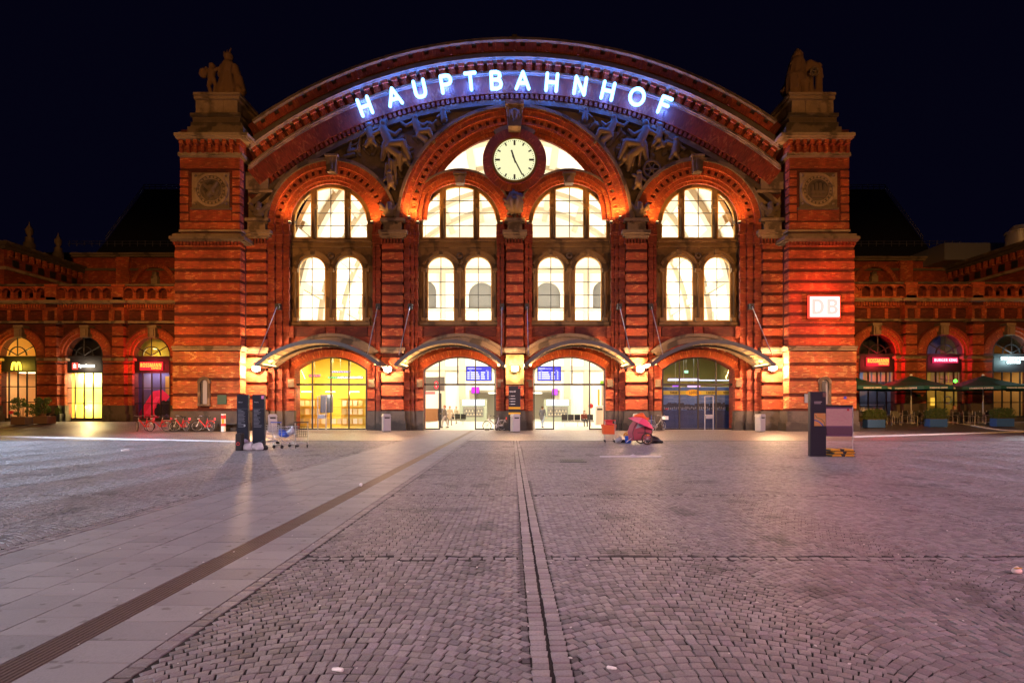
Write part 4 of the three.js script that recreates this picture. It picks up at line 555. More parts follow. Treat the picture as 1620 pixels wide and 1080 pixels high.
CAN.forEach(([a, b], i) => {
  const z1 = 2.8, z0 = 0.05, k = K(z1), X0 = wx(a, z1), X1 = wx(b, z1), hw = (X1 - X0) / 2, cx = (X0 + X1) / 2, sag = 37 * k, R = (hw * hw + sag * sag) / (2 * sag), y1 = wy(575, z1) + sag, ah = Math.asin(hw / R);
  const t = thing('entrance_canopy', ['curved metal canopy with tie rods over the yellow lit shop entrance at left', 'curved metal canopy over the open doors left of the middle pier', 'curved metal canopy over the open doors right of the middle pier', 'curved metal canopy with tie rods over the dark blue shop window at right'][i], 'canopy', [cx, 0, 0], 0, 'curved canopies over the four entrances');
  const n = 28, vault = (r0, r1, za, zb) => { const s = new THREE.Shape(); s.absarc(0, 0, r1, Math.PI / 2 + ah, Math.PI / 2 - ah, true); s.absarc(0, 0, r0, Math.PI / 2 - ah, Math.PI / 2 + ah, false); return flat(new THREE.ExtrudeGeometry(s, { depth: zb - za, bevelEnabled: false, curveSegments: n })).translate(0, y1 - R, za); };
  part('roof_sheet', boxUV(vault(R - 0.05, R, z0, z1)), M.canopy, t);
  part('soffit', vault(R - 0.09, R - 0.055, z0 + 0.02, z1 - 0.02), M.soffit, t);
  part('front_fascia', join([vault(R - 0.2, R + 0.03, z1, z1 + 0.06)]), M.canopy, t);
  const pur = []; for (let j = 0; j <= 15; j++) { const q = ah * (j / 7.5 - 1) * 0.97, px = Math.sin(q) * (R - 0.09), py = y1 - R + Math.cos(q) * (R - 0.09); pur.push(cbox(0.07, 0.09, z1 - z0, px, py, (z0 + z1) / 2)); }
  part('purlins', join(pur), M.purlin, t); part('rib', vault(R - 0.26, R - 0.12, 1.3, 1.42), M.canopy, t);
  for (const s of [-1, 1]) {
    const ex = s * (hw - 0.25), ey = y1 - sag;
    part('edge_beam', cbox(0.26, 0.2, z1 - z0, s * (hw - 0.05), ey - 0.04, (z0 + z1) / 2), M.canopy, t);
    part('light_strip', cbox(0.16, 0.05, 1.5, s * (hw - 0.36), ey + 0.0, 1.7), glow(1, 0.62, 0.22, 6), t);
    area(scene, [cx + s * (hw - 0.4), ey + 0.06, 1.7], [cx - s * hw * 0.1, ey + 1.6, 1.2], 0.2, 1.5, [1, 0.5, 0.14], 230);
    const anc = [[437, 597], [648, 794], [834, 981], [1031, 1191]][i][s < 0 ? 0 : 1], A = [wx(anc, 0.5) - cx, wy(485, 0.5), 0.45], tip = [[408, 581], [631, 793], [836, 998], [1049, 1222]][i][s < 0 ? 0 : 1];
    part('tie_rod', bar(A, [wx(tip, 2.5) - cx, wy(561, 2.5), 2.5], 0.03, 6), M.steel, t); part('rod_anchor', cbox(0.3, 0.36, 0.5, A[0], A[1] + 0.05, 0.2), M.black, t);
  }
});
[[405, 583], [613, 584], [814.5, 583], [1013, 584], [1223, 582]].forEach(([px, py], i) => {
  const z = 0.62, x = wx(px, z), y = wy(py, z), t = thing('wall_lamp', ['bright lamp on the outer left pier beside the left tower', 'bright lamp on the pier left of the open doors', 'bright lamp on the lamplight tinted stone panel of the middle pier', 'bright lamp on the pier right of the open doors', 'bright lamp on the outer right pier beside the right tower'][i], 'lamp', [x, y, z], 0, 'wall lamps between the entrances');
  part('bracket', join([cbox(0.3, 0.12, 0.3, 0, -0.2, -0.1, 0.02), cbox(0.16, 0.4, 0.06, 0, -0.1, -0.2)]), M.iron, t);
  part('lamp_glass', cbox(0.48, 0.34, 0.28, 0, 0.02, 0, 0.06), glow(1, 0.72, 0.38, 16), t);
  point(scene, [x, y + 0.05, z + 0.32], [1, 0.58, 0.27], i === 2 ? 75 : 170, 0.16);
});
// small uplights added on the capitals to make the arches glow
{
  const spots = []; for (const [c, r, kind] of BAY) for (const d of [-1, 1]) spots.push([c + d * (r + 5), 352, c, kind === 'outer' ? 36 : 22]); spots.push([647, 344, 760, 60], [981, 344, 868, 60]);
  const words = ['outer left arch', 'left middle arch', 'right middle arch', 'outer right arch'];
  spots.forEach(([px, py, cx, I], i) => {
    const z = 0.78, x = wx(px, z), y = wy(py, z), t = thing('uplight', 'small added uplight on the ' + (i % 2 ? 'right' : 'left') + ' capital of the ' + (words[i >> 1] ?? 'great clock arch'), 'uplight', [x, y, z]);
    part('housing', cbox(0.2, 0.14, 0.2, 0, 0, 0, 0.03), M.iron, t); part('lamp_glass', cbox(0.15, 0.02, 0.15, 0, 0.075, 0), glow(1, 0.6, 0.25, 8), t);
    const s = new THREE.SpotLight(new THREE.Color().setRGB(1, 0.42, 0.1), I, 0, 1.25, 0.6); s.position.set(x, y + 0.12, z); s.target.position.set(x + (wx(cx, z) - x) * 0.12, y + 3, z - 0.5); s.castShadow = true; s.shadow.radius = 4; s.name = 'added_uplight_light'; scene.add(s, s.target);
  });
}
// ---------- inside the hall ----------
{
  const h = struct('hall_interior', null), x0 = -17.6, x1 = 17.5, zb = -27, zf = -1.32, top = 19;
  part('floor', box(-9.2, 9.2, -0.2, -0.006, zb, -1.3), M.hallFloor, h);
  part('floor', join([box(x0, -9.2, -0.2, -0.02, zb, -1.3), box(9.2, x1, -0.2, -0.02, zb, -1.3)]), M.hallFloor, h);
  part('side_wall', box(x0 - 0.4, x0, -0.2, 16, zb, zf), M.hall, h); part('side_wall', box(x1, x1 + 0.4, -0.2, 16, zb, zf), M.hall, h);
  part('front_lining', (() => { const s = poly([[384, 681], [384, 215], [600, 100], [814, 65], [1030, 100], [1244, 215], [1244, 681]]); for (const [c, r] of BAY) { s.holes.push(archPath(c - r - 9.4, c + r + 9.4, 516.4, 353.6)); s.holes.push(segPath(c - 58, c + 58, 680.9, 584, 20)); } for (const sd of [-1, 1]) { const p = new THREE.Path(); const L = [[684, 282], [697, 250], [722, 224], [756, 206], [786, 200], [774, 225], [766, 250], [772, 290], [750, 272], [727, 266], [706, 270]]; if (sd > 0) L.reverse(); p.setFromPoints(L.map(([x, y]) => new THREE.Vector2(mir(sd, x), -y))); p.closePath(); s.holes.push(p); } return pext(s, -1.36, -1.302, 20); })(), M.hall, h);
  // back wall with glazed arches over the passage to the platforms
  const kb = (D - zb) / F, bx = (px) => (px - VX) * kb, by = (py) => CH + (VY - py) * kb, sh = new THREE.Shape([[x0, -0.2], [x1, -0.2], [x1, 14], [12, 22], [5, 25.3], [-5, 25.3], [-12, 22], [x0, 14]].map((p) => new THREE.Vector2(...p)));
  const holeB = (a, b, yb, ys) => { const p = new THREE.Path(), r = (bx(b) - bx(a)) / 2; p.moveTo(bx(a), by(yb)); p.lineTo(bx(a), by(ys)); p.absarc((bx(a) + bx(b)) / 2, by(ys), r, Math.PI, 0, true); p.lineTo(bx(b), by(yb)); p.closePath(); return p; };
  const AR = [[753, 875, 487, 505], [735, 750, 487, 470], [878, 893, 487, 470], [652, 690, 487, 462], [938, 976, 487, 462]];
  sh.holes.push(holeB(735, 893, 487, 505)); sh.holes.pop(); for (const [a, b, yb, ys] of [[741, 782, 487, 466], [846, 887, 487, 466], [652, 690, 487, 462], [938, 976, 487, 462], [797, 831, 487, 460]]) sh.holes.push(holeB(a, b, yb, ys)); void AR;
  { const p = new THREE.Path(); p.moveTo(bx(742), 0.0); p.lineTo(bx(742), by(617)); p.lineTo(bx(886), by(617)); p.lineTo(bx(886), 0.0); p.closePath(); sh.holes.push(p); }
  part('back_wall', boxUV(flat(new THREE.ExtrudeGeometry(sh, { depth: 0.6, bevelEnabled: false, curveSegments: 16 }).translate(0, 0, zb - 0.6))), M.hall, h);
  part('back_glazing', box(bx(640), bx(990), by(490), by(435), zb - 0.9, zb - 0.7), M.hallGlass, h);
  part('back_trim', join([box(x0, x1, by(492), by(489), zb, zb + 0.35), box(x0, x1, by(432), by(426), zb, zb + 0.3), box(x0, x1, by(586), by(579), zb, zb + 0.4), ...[640, 700, 731, 790, 838, 897, 928, 988].map((p) => box(bx(p) - 0.35, bx(p) + 0.35, 0, by(432), zb, zb + 0.3))]), M.hallTrim, h);
  // barrel vault with coffers
  const vr = 17.6, rib = (r0, r1, za, zb2, a0 = 0.0, a1 = Math.PI, seg = 30) => { const s = new THREE.Shape(); s.absarc(0, 0, r1, a1, a0, true); s.absarc(0, 0, r0, a0, a1, false); return flat(new THREE.ExtrudeGeometry(s, { depth: zb2 - za, bevelEnabled: false, curveSegments: seg })).translate(0, 8, za); };
  part('vault', rib(vr - 0.5, vr - 0.2, zb, zf - 0.1), M.hall, h);
  part('vault_ribs', join([...[-4, -9, -14, -19, -24].map((q) => rib(vr - 0.95, vr - 0.5, q, q + 0.7)), ...[...Array(13)].map((_, i) => rib(vr - 0.75, vr - 0.5, zb, zf - 0.2, 0.2 + i * 0.228, 0.235 + i * 0.228, 2))]), M.hallTrim, h);
  const pil = []; for (const sx of [x0 + 0.25, x1 - 0.25]) for (const q of [-3.5, -8.5, -13.5, -18.5, -23.5]) pil.push(cbox(0.5, 13, 1.1, sx, 6.4, q), cbox(0.8, 0.5, 1.5, sx, 13, q), cbox(0.7, 0.35, 1.3, sx, 8.4, q)); for (const sx of [x0 + 0.2, x1 - 0.2]) pil.push(cbox(0.4, 0.4, 25, sx, 8.2, -14.5), cbox(0.5, 0.5, 25, sx, 13.4, -14.6));
  part('side_pilasters', join(pil), M.hallTrim, h);
  // passage to the platforms behind the back wall
  const p0 = bx(742), p1 = bx(886), ph = by(617);
  part('passage', join([box(p0 - 0.3, p0, -0.2, ph, zb - 14, zb - 0.6), box(p1, p1 + 0.3, -0.2, ph, zb - 14, zb - 0.6), box(p0, p1, ph, ph + 0.3, zb - 14, zb - 0.6), box(p0, p1, -0.2, 0, zb - 14, zb), box(p0, p1, 0, ph, zb - 14.3, zb - 14)]), M.hall, h);
  const lampPos = []; for (const q of [-7, -14, -21]) for (const x of [-10, 0, 10]) lampPos.push([x, 10.6, q]);
  lampPos.forEach(([x, y, q], i) => {
    const t = thing('globe_lamp', ['white globe lamp hanging in the hall behind the left bay', 'white globe lamp hanging in the hall behind the middle pier', 'white globe lamp hanging in the hall behind the right bay'][i % 3] + [', nearest the facade', ', midway back', ', near the back wall'][Math.floor(i / 3)], 'lamp', [x, y, q], 0, 'globe lamps in the hall');
    part('globe', flat(new THREE.SphereGeometry(0.23, 16, 12)), glow(1, 0.9, 0.72, 12), t); part('cord', bar([0, 0.2, 0], [0, 8 + Math.sqrt((vr - 0.5) ** 2 - x * x) - y, 0], 0.02, 5), M.iron, t);
    point(scene, [x, y, q], [1, 0.91, 0.75], 165, 0.2);
  });
  [-3, 3].forEach((x, i) => { const t = thing('passage_lamp', ['bright ceiling lamp in the platform passage, left one', 'bright ceiling lamp in the platform passage, right one'][i], 'lamp', [x, ph - 0.2, zb - 6]); part('lamp_panel', cbox(1.2, 0.08, 1.2, 0, 0, 0, 0.03), glow(1, 0.92, 0.75, 5), t); area(scene, [x, ph - 0.26, zb - 6], [x, 0, zb - 6.001], 1.2, 1.2, [1, 0.9, 0.7], 22); });
}
// ---------- side wings ----------
const WZ = -6;                                                  // front plane of the wings
for (const s of [-1, 1]) {
  const dy = s > 0 ? -3.5 : 0, w = thing('arcade_wing', s < 0 ? 'low red brick arcade wing left of the station hall with a restaurant and lit shops' : 'low red brick arcade wing right of the station hall behind green cafe umbrellas', 'arcade', [0, 0, 0]);
  const b = (a, c, y0, y1, z0, z1) => mbox(s, a, c, y0 + dy, y1 + dy, WZ + z0, WZ + z1), BY = 672 - dy;
  const CEN = [239, 132, 27, -79], rg = (c, cy, r0, r1, a0, a1, z0, z1, n, co) => ring(mir(s, c), cy + dy, r0, r1, a0, a1, WZ + z0, WZ + z1, n, co);
  const sh = poly([[-180, BY], [-180, 470], [288, 470], [288, BY]].map(([x, y]) => [mir(s, x), y + dy])); for (const c of CEN) sh.holes.push(archPath(mir(s, c) - 29.8, mir(s, c) + 29.8, BY - 0.3 + dy, 562 + dy));
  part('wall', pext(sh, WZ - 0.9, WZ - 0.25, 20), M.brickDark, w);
  const arches = [];
  CEN.forEach((c, ci) => {
    const a = grp('arcade_bay', w);
    part('arch_ring', rg(c, 562, 30, 36, 0, Math.PI, -0.26, -0.12, 28), M.brick, a); part('arch_ring', rg(c, 562, 36, 42, 0, Math.PI, -0.26, 0.02, 28), M.brick, a); part('arch_ring', rg(c, 562, 42, 44.5, 0, Math.PI, -0.26, 0.12, 28), M.brickMid, a);
    part('keystone', join([b(c - 6, c + 6, 517, 533, -0.2, 0.3), b(c - 7.5, c + 7.5, 514, 518, -0.2, 0.4), b(c - 2.5, c + 2.5, 520, 531, 0.2, 0.4)]), M.stone, a);
    for (const q of [-1, 1]) { const e = (x0, x1, y0, y1, z0, z1) => b(c + Math.min(q * x0, q * x1), c + Math.max(q * x0, q * x1), y0, y1, z0, z1); for (const [y0, y1] of bandsY(571, 641, 17, 3.5)) part('brick_band', e(30.5, 45, y0, y1, -0.26, -0.02), M.brick, a); part('impost', e(29, 46, 566, 570.5, -0.26, 0.14), M.stone, a); part('plinth', join([e(30, 46, 641, BY, -0.26, 0.1), e(29, 47, 655, BY, -0.26, 0.22)]), M.plinth, a); }
  });
  for (const c of [185.5, 79.5, -26, -132]) {                   // buttress piers between the arches
    const p = grp('pier', w); part('core', b(c - 8, c + 8, 470, 645, -0.26, 0.3), M.brickDark, p);
    for (const [y0, y1] of bandsY(515, 564, 17, 3.5)) part('brick_band', b(c - 9, c + 9, y0, y1, -0.25, 0.38), M.brick, p);
    for (const [y0, y1] of bandsY(571, 641, 17, 3.5)) part('brick_band', b(c - 10, c + 10, y0, y1, -0.25, 0.4), M.brick, p);
    part('impost', b(c - 11, c + 11, 566, 570.5, -0.25, 0.5), M.stone, p); part('plinth', join([b(c - 12, c + 12, 641, BY, -0.25, 0.5), b(c - 14, c + 14, 655, BY, -0.25, 0.64)]), M.plinth, p);
    part('panel_frame', join([b(c - 10, c + 10, 486, 491, -0.2, 0.42), b(c - 10, c - 6, 491, 507, -0.2, 0.4), b(c + 6, c + 10, 491, 507, -0.2, 0.4)]), M.brick, p); part('string_course', b(c - 11, c + 11, 507, 511, -0.2, 0.52), M.stone, p); part('cornice', b(c - 12, c + 12, 474, 479, -0.2, 0.86), M.stone, p); part('parapet_post', join([b(c - 9, c + 9, 453, 474, -0.7, 0.3), b(c - 10.5, c + 10.5, 449.5, 453, -0.8, 0.42)]), M.brick, p);
  }
  const X0 = -180, X1 = 284;
  part('string_course', b(X0, X1, 507.5, 511, -0.26, 0.14), M.stone, w);
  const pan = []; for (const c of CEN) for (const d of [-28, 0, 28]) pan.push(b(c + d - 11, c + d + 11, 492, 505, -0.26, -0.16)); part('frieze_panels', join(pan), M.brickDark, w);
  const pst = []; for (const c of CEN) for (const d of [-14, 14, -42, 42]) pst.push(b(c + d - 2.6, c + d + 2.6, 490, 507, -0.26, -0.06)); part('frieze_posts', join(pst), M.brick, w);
  part('corbels', join(Array.from({ length: 110 }, (_, i) => b(X0 + i * 4.22, X0 + i * 4.22 + 2.3, 480, 487, -0.26, 0.22))), M.brick, w); part('frieze_band', b(X0, X1, 487, 490.5, -0.26, 0.04), M.brickMid, w);
  part('cornice', join([b(X0, X1, 474.5, 478, -0.9, 0.62), b(X0, X1, 478, 480, -0.9, 0.44)]), M.stone, w);
  const par = poly([[X0, 474.5], [X0, 452], [X1, 452], [X1, 474.5]].map(([x, y]) => [mir(s, x), y + dy])); for (const c of [239, 132, 27, -79, -185 + 0]) for (const d of [-39, -19.5, 0, 19.5, 39]) { const x = mir(s, c + d * 0.93); if (c + d - 8 > X0 + 3 && c + d + 8 < X1 - 3) par.holes.push(archPath(x - 6.6, x + 6.6, 472 + dy, 462.5 + dy)); }
  part('parapet', pext(par, WZ - 0.3, WZ + 0.1, 10), M.brick, w);
  part('parapet_arch', join(CEN.flatMap((c) => [-39, -19.5, 0, 19.5, 39].map((d) => rg(c + d * 0.93, 462.5, 6.8, 8.8, 0, Math.PI, 0.09, 0.2, 12)))), M.brickMid, w);
  part('coping', b(X0, X1, 449, 452, -0.5, 0.3), M.stoneDark, w);
  part('flat_roof', b(X0, X1, 474.8, 477, -6.2, -0.3), M.slate, w);
  // shop fronts in the arches: lattice of glazing bars, fan of bars in the arch, sign board
  CEN.slice(0, 3).forEach((c, ci) => {
    const f = grp('shop_front', w), x = (v) => mir(s, v), bars = [], z = -0.55, lo = ci === 2 && s < 0 ? 588 : (s > 0 ? 592 : 590);
    const zz = WZ + z, bb = (a, e, y0, y1, t = 0.05) => { const A = Math.min(x(a), x(e)), B = Math.max(x(a), x(e)); return pbox(A, B, y0 + dy, y1 + dy, zz - t, zz + t); };
    bars.push(bb(c - 29.8, c - 28.3, 562, BY), bb(c + 28.3, c + 29.8, 562, BY), bb(c - 28.3, c + 28.3, 563, 565.4, 0.06), bb(c - 28.3, c + 28.3, lo - 1.5, lo, 0.06), bb(c - 28.3, c + 28.3, 661, 664, 0.08));
    const cols = [-14.2, 0, 14.2], rows = [lo, lo + 23.5, lo + 48, 661];
    for (const q of cols) bars.push(bb(c + q - 0.6, c + q + 0.6, lo, 661)); for (const q of [1, 2]) bars.push(bb(c - 28.3, c + 28.3, rows[q] - 0.6, rows[q] + 0.6, 0.045));
    const fan = [ring(x(c), 562 + dy, 13, 14.4, 0, Math.PI, zz - 0.04, zz + 0.04, 16), ring(x(c), 562 + dy, 28.3, 29.9, 0, Math.PI, zz - 0.05, zz + 0.05, 24)]; for (const a of [0.52, 1.57, 2.62]) fan.push(bar([wx(x(c), zz), wy(562 + dy, zz), zz], [wx(x(c) + 29 * Math.cos(a), zz), wy(562 + dy - 29 * Math.sin(a), zz), zz], 0.045, 5));
    part('glazing_bars', join([...bars, ...fan]), M.iron, f);
    const sg = poly([...Array(17)].map((_, i) => [x(c) + 28.3 * Math.cos(i * Math.PI / 16), 563 + dy - 28.3 * Math.sin(i * Math.PI / 16)])), fg = flat(new THREE.ShapeGeometry(sg)), kk = K(zz); fg.applyMatrix4(new THREE.Matrix4().set(kk, 0, 0, -VX * kk, 0, kk, 0, CH + VY * kk, 0, 0, 1, zz, 0, 0, 0, 1)); part('pane', fg, M.glass, f);
    const xs = [-28.3, -14.2, 0, 14.2, 28.3]; for (let i = 0; i < 4; i++) for (let j = 0; j < 3; j++) { const A = x(c + xs[i]), B = x(c + xs[i + 1]); part('pane', quadPane(Math.min(A, B) + 0.7, Math.max(A, B) - 0.7, rows[j + 1] + dy - 0.7, () => rows[j] + dy + 0.7, zz), M.glass, f); }
    part('sign_board', bb(c - 28.2, c + 28.2, 565.5, lo - 1.6, 0.07), M.black, f);
    part('sill_wall', bb(c - 29.8, c + 29.8, 664, BY, 0.12), M.plinth, f);
  });
}
function room(label, s, c, zf, wall, lampCol, I, opts = {}) {    // the lit space behind one arch
  const dy = s > 0 ? -3.5 : 0, z1 = zf, z0 = zf - (opts.deep ?? 3.2), A = wx(mir(s, c) - 34, z1), B = wx(mir(s, c) + 34, z1), y0 = 0.3, y1 = opts.top ?? wy(526 + dy, z1), yc = wy((opts.split ?? 585) + dy, z1), t = thing('shop_room', label, 'shop', [0, 0, 0]);
  const m = wall.isMaterial ? wall : mat(wall, { roughness: 0.8 }), up = opts.up ? mat(opts.up) : M.black;
  part('back_wall', box(A, B, y0, yc, z0 - 0.1, z0), m, t); part('side_wall', box(A - 0.1, A, y0, y1, z0, z1 - 0.15), m, t); part('side_wall', box(B, B + 0.1, y0, y1, z0, z1 - 0.15), m, t); part('ceiling', box(A, B, yc, yc + 0.1, z0, z1 - 0.05), m, t); part('floor', box(A, B, y0 - 0.1, y0, z0, z1 - 0.1), M.hallFloor, t);
  part('upper_back', box(A, B, yc + 0.1, y1 + 0.2, z0 - 0.1, z0), up, t); part('upper_ceiling', box(A, B, y1 + 0.2, y1 + 0.3, z0, z1 - 0.1), up, t);
  if (I) { const x = (A + B) / 2, y = yc - 0.12, z = z1 - (opts.lampBack ?? 1.1), l = part('lamp_panel', cbox(1.6, 0.06, 0.5, x, y, z), glow(...lampCol, 5), t); area(scene, [x, y - 0.05, z], [x, 0, z - (opts.tilt ?? 0.2)], 1.6, 0.5, lampCol, I); }
  return { t, A, B, y0, y1, yc, z0, z1, x: (A + B) / 2 };
}
const zr = WZ - 0.9;
const signAt = (s, c, y, z = WZ - 0.44) => [wx(mir(s, c), z), wy(y, z), z];
{ // left wing, from the tower outwards: drugstore, bank, burger restaurant
  const r1 = room('shop window left of the left tower with pink and black poster behind the bars', -1, 239, zr, [0.3, 0.1, 0.25], [1, 0.75, 0.85], 26, { deep: 0.9, lampBack: 0.3, up: [0.5, 0.42, 0.1], split: 584, tilt: 0.5 });
  const poster = canvasTex(256, 300, (x, w, h) => { x.fillStyle = '#4a4468'; x.fillRect(0, 0, w, h); x.fillStyle = '#6f6a86'; x.fillRect(20, 0, 60, 110); x.fillStyle = '#94711f'; x.fillRect(170, 30, 50, 110); x.fillStyle = '#c41f4e'; x.beginPath(); x.moveTo(0, 300); x.lineTo(0, 250); x.lineTo(90, 120); x.lineTo(150, 110); x.lineTo(200, 150); x.lineTo(140, 220); x.lineTo(120, 300); x.fill(); x.fillStyle = '#de3a6a'; x.beginPath(); x.moveTo(40, 250); x.lineTo(110, 150); x.lineTo(140, 150); x.lineTo(70, 260); x.fill(); x.fillStyle = '#140e16'; for (let i = 0; i < 16; i++) { x.beginPath(); x.ellipse(120 + 120 * hash(i, 3), 190 + 60 * hash(i, 4), 14 + 22 * hash(i, 5), 8 + 14 * hash(i, 6), hash(i, 7) * 3, 0, 7); x.fill(); } x.fillStyle = '#4d6a86'; x.fillRect(226, 60, 30, 200); });
  part('poster', new THREE.PlaneGeometry(r1.B - r1.A - 0.2, r1.yc - r1.y0 - 0.2).translate(r1.x, (r1.yc + r1.y0) / 2, r1.z0 + 0.03), mat([1, 1, 1], { map: poster }), r1.t);
  point(scene, [r1.x, r1.yc + 1.0, zr - 0.4], [1, 0.8, 0.25], 3.2, 0.15); part('upper_lamp', cbox(0.3, 0.06, 0.2, r1.x, r1.yc + 1.75, zr - 0.5), glow(1, 0.8, 0.3, 4), r1.t);
  const mk = (label, s, c, y, parts, lightCol, I) => { const p = signAt(s, c, y), t = thing('shop_sign', label, 'sign', p); parts(t, K(p[2])); point(scene, [p[0], p[1], p[2] + 0.55], lightCol, I, 0.3); return t; };
  const rossmann = (t, k) => { part('sign_panel', cbox(36 * k, 13 * k, 0.1, 0, 0, 0, 0.03), glow(1, 0.012, 0.03, 1.5), t); part('lettering', text('ROSSMANN', 6.4 * k, 0.02, 33 * k).translate(0, 1.5 * k, 0.06), glow(1, 0.5, 0.06, 1.6), t); part('lettering', text('EXPRESS', 2.8 * k, 0.02, 15 * k).translate(8.5 * k, -3.6 * k, 0.06), glow(1, 0.5, 0.06, 1.6), t); };
  mk('red illuminated drugstore sign with yellow lettering, in the arch left of the left tower', -1, 239, 579, rossmann, [1, 0.03, 0.05], 22);
  mk('red illuminated drugstore sign with yellow lettering, in the arch right of the right tower', 1, 239, 572, rossmann, [1, 0.03, 0.05], 22);
  const r2 = room('bank window in the left wing glowing yellow behind a lattice of bars', -1, 132, zr, [0.85, 0.66, 0.16], [1, 0.86, 0.5], 210, { deep: 0.7, lampBack: 0.25, split: 586, tilt: 0.35 });
  point(scene, [r2.x, r2.y0 + 1.3, zr - 0.22], [1, 0.78, 0.3], 24, 0.3); part('lamp_globe', ball(r2.x, r2.y0 + 1.3, zr - 0.22, 0.1), glow(1, 0.8, 0.4, 6), r2.t);
  mk('white illuminated bank sign with red square in the left wing', -1, 132, 579, (t, k) => { part('sign_panel', cbox(8.4 * k, 10.5 * k, 0.08, -14 * k, 0, 0, 0.02), glow(1, 0.05, 0.03, 2), t); part('emblem', join([cbox(4.6 * k, 1.6 * k, 0.03, -13.6 * k, -2 * k, 0.06), cbox(4.6 * k, 1.6 * k, 0.03, -13.6 * k, 1 * k, 0.06), ball(-13.6 * k, 3.4 * k, 0.06, 0.9 * k)]), glow(1, 0.9, 0.8, 2), t); part('lettering', text('Sparkasse', 5 * k, 0.03, 26 * k).translate(4.5 * k, 0, 0), glow(1, 0.95, 0.8, 3), t); }, [1, 0.75, 0.5], 8);
  const r3 = room('restaurant front at the left edge with yellow upper room and glass doors', -1, 27, zr, [0.8, 0.5, 0.25], [1, 0.78, 0.45], 34, { deep: 4.5, up: [0.62, 0.5, 0.08], split: 586 });
  point(scene, [r3.x + 0.4, r3.yc + 1.2, zr - 1.2], [1, 0.78, 0.2], 9, 0.15); part('upper_lamp', cbox(0.5, 0.9, 0.06, r3.x + 0.75, r3.yc + 1.0, r3.z0 + 0.1), glow(1, 0.75, 0.4, 3), r3.t);
  part('counter', cbox(2.6, 1.1, 0.6, r3.x, r3.y0 + 0.55, r3.z0 + 0.9, 0.03), M.wood, r3.t); part('menu_screen', cbox(2.4, 0.6, 0.06, r3.x, r3.yc - 0.7, r3.z0 + 0.3), glow(1, 0.9, 0.6, 1.6), r3.t);
  mk('yellow illuminated double arch emblem above the restaurant doors at the left edge', -1, 25, 579, (t, k) => { const a = []; for (const q of [-1, 1]) { const pts = []; for (let i = 0; i <= 12; i++) { const u = i / 12 * Math.PI; pts.push([q * 3.6 * k + Math.cos(u) * 3.4 * k, -6 * k + Math.sin(u) * 12 * k, 0]); } a.push(tube(pts, 1.25 * k, 6)); } part('arch_emblem', join(a), glow(1, 0.72, 0.05, 3.5), t); }, [1, 0.62, 0.06], 9);
  // right wing
  const q1 = room('dark shop window right of the right tower with pale blinds', 1, 239, zr, [0.13, 0.13, 0.17], [0.8, 0.85, 1], 9, { deep: 1.6, lampBack: 0.7 });
  for (let i = 0; i < 4; i++) part('blind', cbox(0.62, 0.85, 0.03, q1.A + 0.75 + i * 0.76, q1.yc - 0.75, zr + 0.2), mat([0.42, 0.42, 0.5]), q1.t); part('display', cbox(0.8, 0.12, 0.1, q1.x - 0.3, q1.yc - 0.3, zr + 0.12), glow(0.4, 0.6, 1, 1.5), q1.t); part('shelf', join([cbox(2.6, 0.05, 0.4, q1.x, 1.3, q1.z0 + 0.3), cbox(2.6, 0.05, 0.4, q1.x, 1.8, q1.z0 + 0.3), ...[...Array(9)].map((_, i) => cbox(0.18, 0.3, 0.2, q1.x - 1.2 + i * 0.3, 1.48, q1.z0 + 0.3, 0.02))]), M.white, q1.t);
  const q2 = room('restaurant window in the right wing behind the umbrellas with grey blinds', 1, 132, zr, [0.5, 0.36, 0.1], [1, 0.85, 0.5], 11, { deep: 2.6, lampBack: 1.2, up: [0.12, 0.12, 0.25] });
  for (let i = 0; i < 4; i++) part('blind', cbox(0.62, 0.95, 0.03, q2.A + 0.75 + i * 0.76, q2.yc - 0.8, zr + 0.2), mat([0.4, 0.38, 0.42]), q2.t); part('round_emblem', ringAt(5, 6.4, K(zr)).translate(q2.x + 0.1, 2.2, zr + 0.1), M.white, q2.t); part('upper_lamp', cbox(0.5, 0.12, 0.3, q2.x + 0.5, q2.yc + 1.1, zr - 0.6), glow(0.5, 0.55, 1, 3), q2.t); point(scene, [q2.x + 0.5, q2.yc + 0.9, zr - 0.6], [0.45, 0.5, 1], 3, 0.15); part('wall_screen', cbox(0.5, 0.7, 0.05, q2.x + 1.1, 2.1, q2.z0 + 0.1), glow(1, 0.55, 0.06, 1.1), q2.t);
  mk('pink illuminated burger restaurant sign in the right wing', 1, 132, 569.5, (t, k) => { part('sign_panel', cbox(40 * k, 9 * k, 0.08, 0, 0, 0, 0.02), glow(0.9, 0.02, 0.12, 0.9), t); part('lettering', text('BURGER KING', 4.6 * k, 0.02, 36 * k).translate(0, 0, 0.05), glow(1, 0.5, 0.6, 2.2), t); }, [1, 0.05, 0.15], 9);
  const q3 = room('coffee shop front at the right edge with warm shelves and doors', 1, 27, zr, [0.55, 0.34, 0.12], [1, 0.78, 0.42], 17, { deep: 3.5, up: [0.08, 0.08, 0.1] });
  part('counter', cbox(2.4, 1.05, 0.6, q3.x, q3.y0 + 0.52, q3.z0 + 0.8, 0.03), M.wood, q3.t); part('shelf', join([1.7, 2.2, 2.7].map((y) => cbox(2.6, 0.05, 0.3, q3.x, y, q3.z0 + 0.2))), M.wood, q3.t);
  mk('white illuminated two line coffee shop sign at the right edge', 1, 24, 569.5, (t, k) => { part('lettering', text('STARBUCKS', 4.6 * k, 0.04, 40 * k).translate(0, 2.6 * k, 0), glow(0.75, 0.97, 1, 3.5), t); part('lettering', text('COFFEE', 4.2 * k, 0.04, 21 * k).translate(0, -3.4 * k, 0), glow(0.75, 0.97, 1, 3.5), t); }, [0.6, 0.95, 1], 14);
}
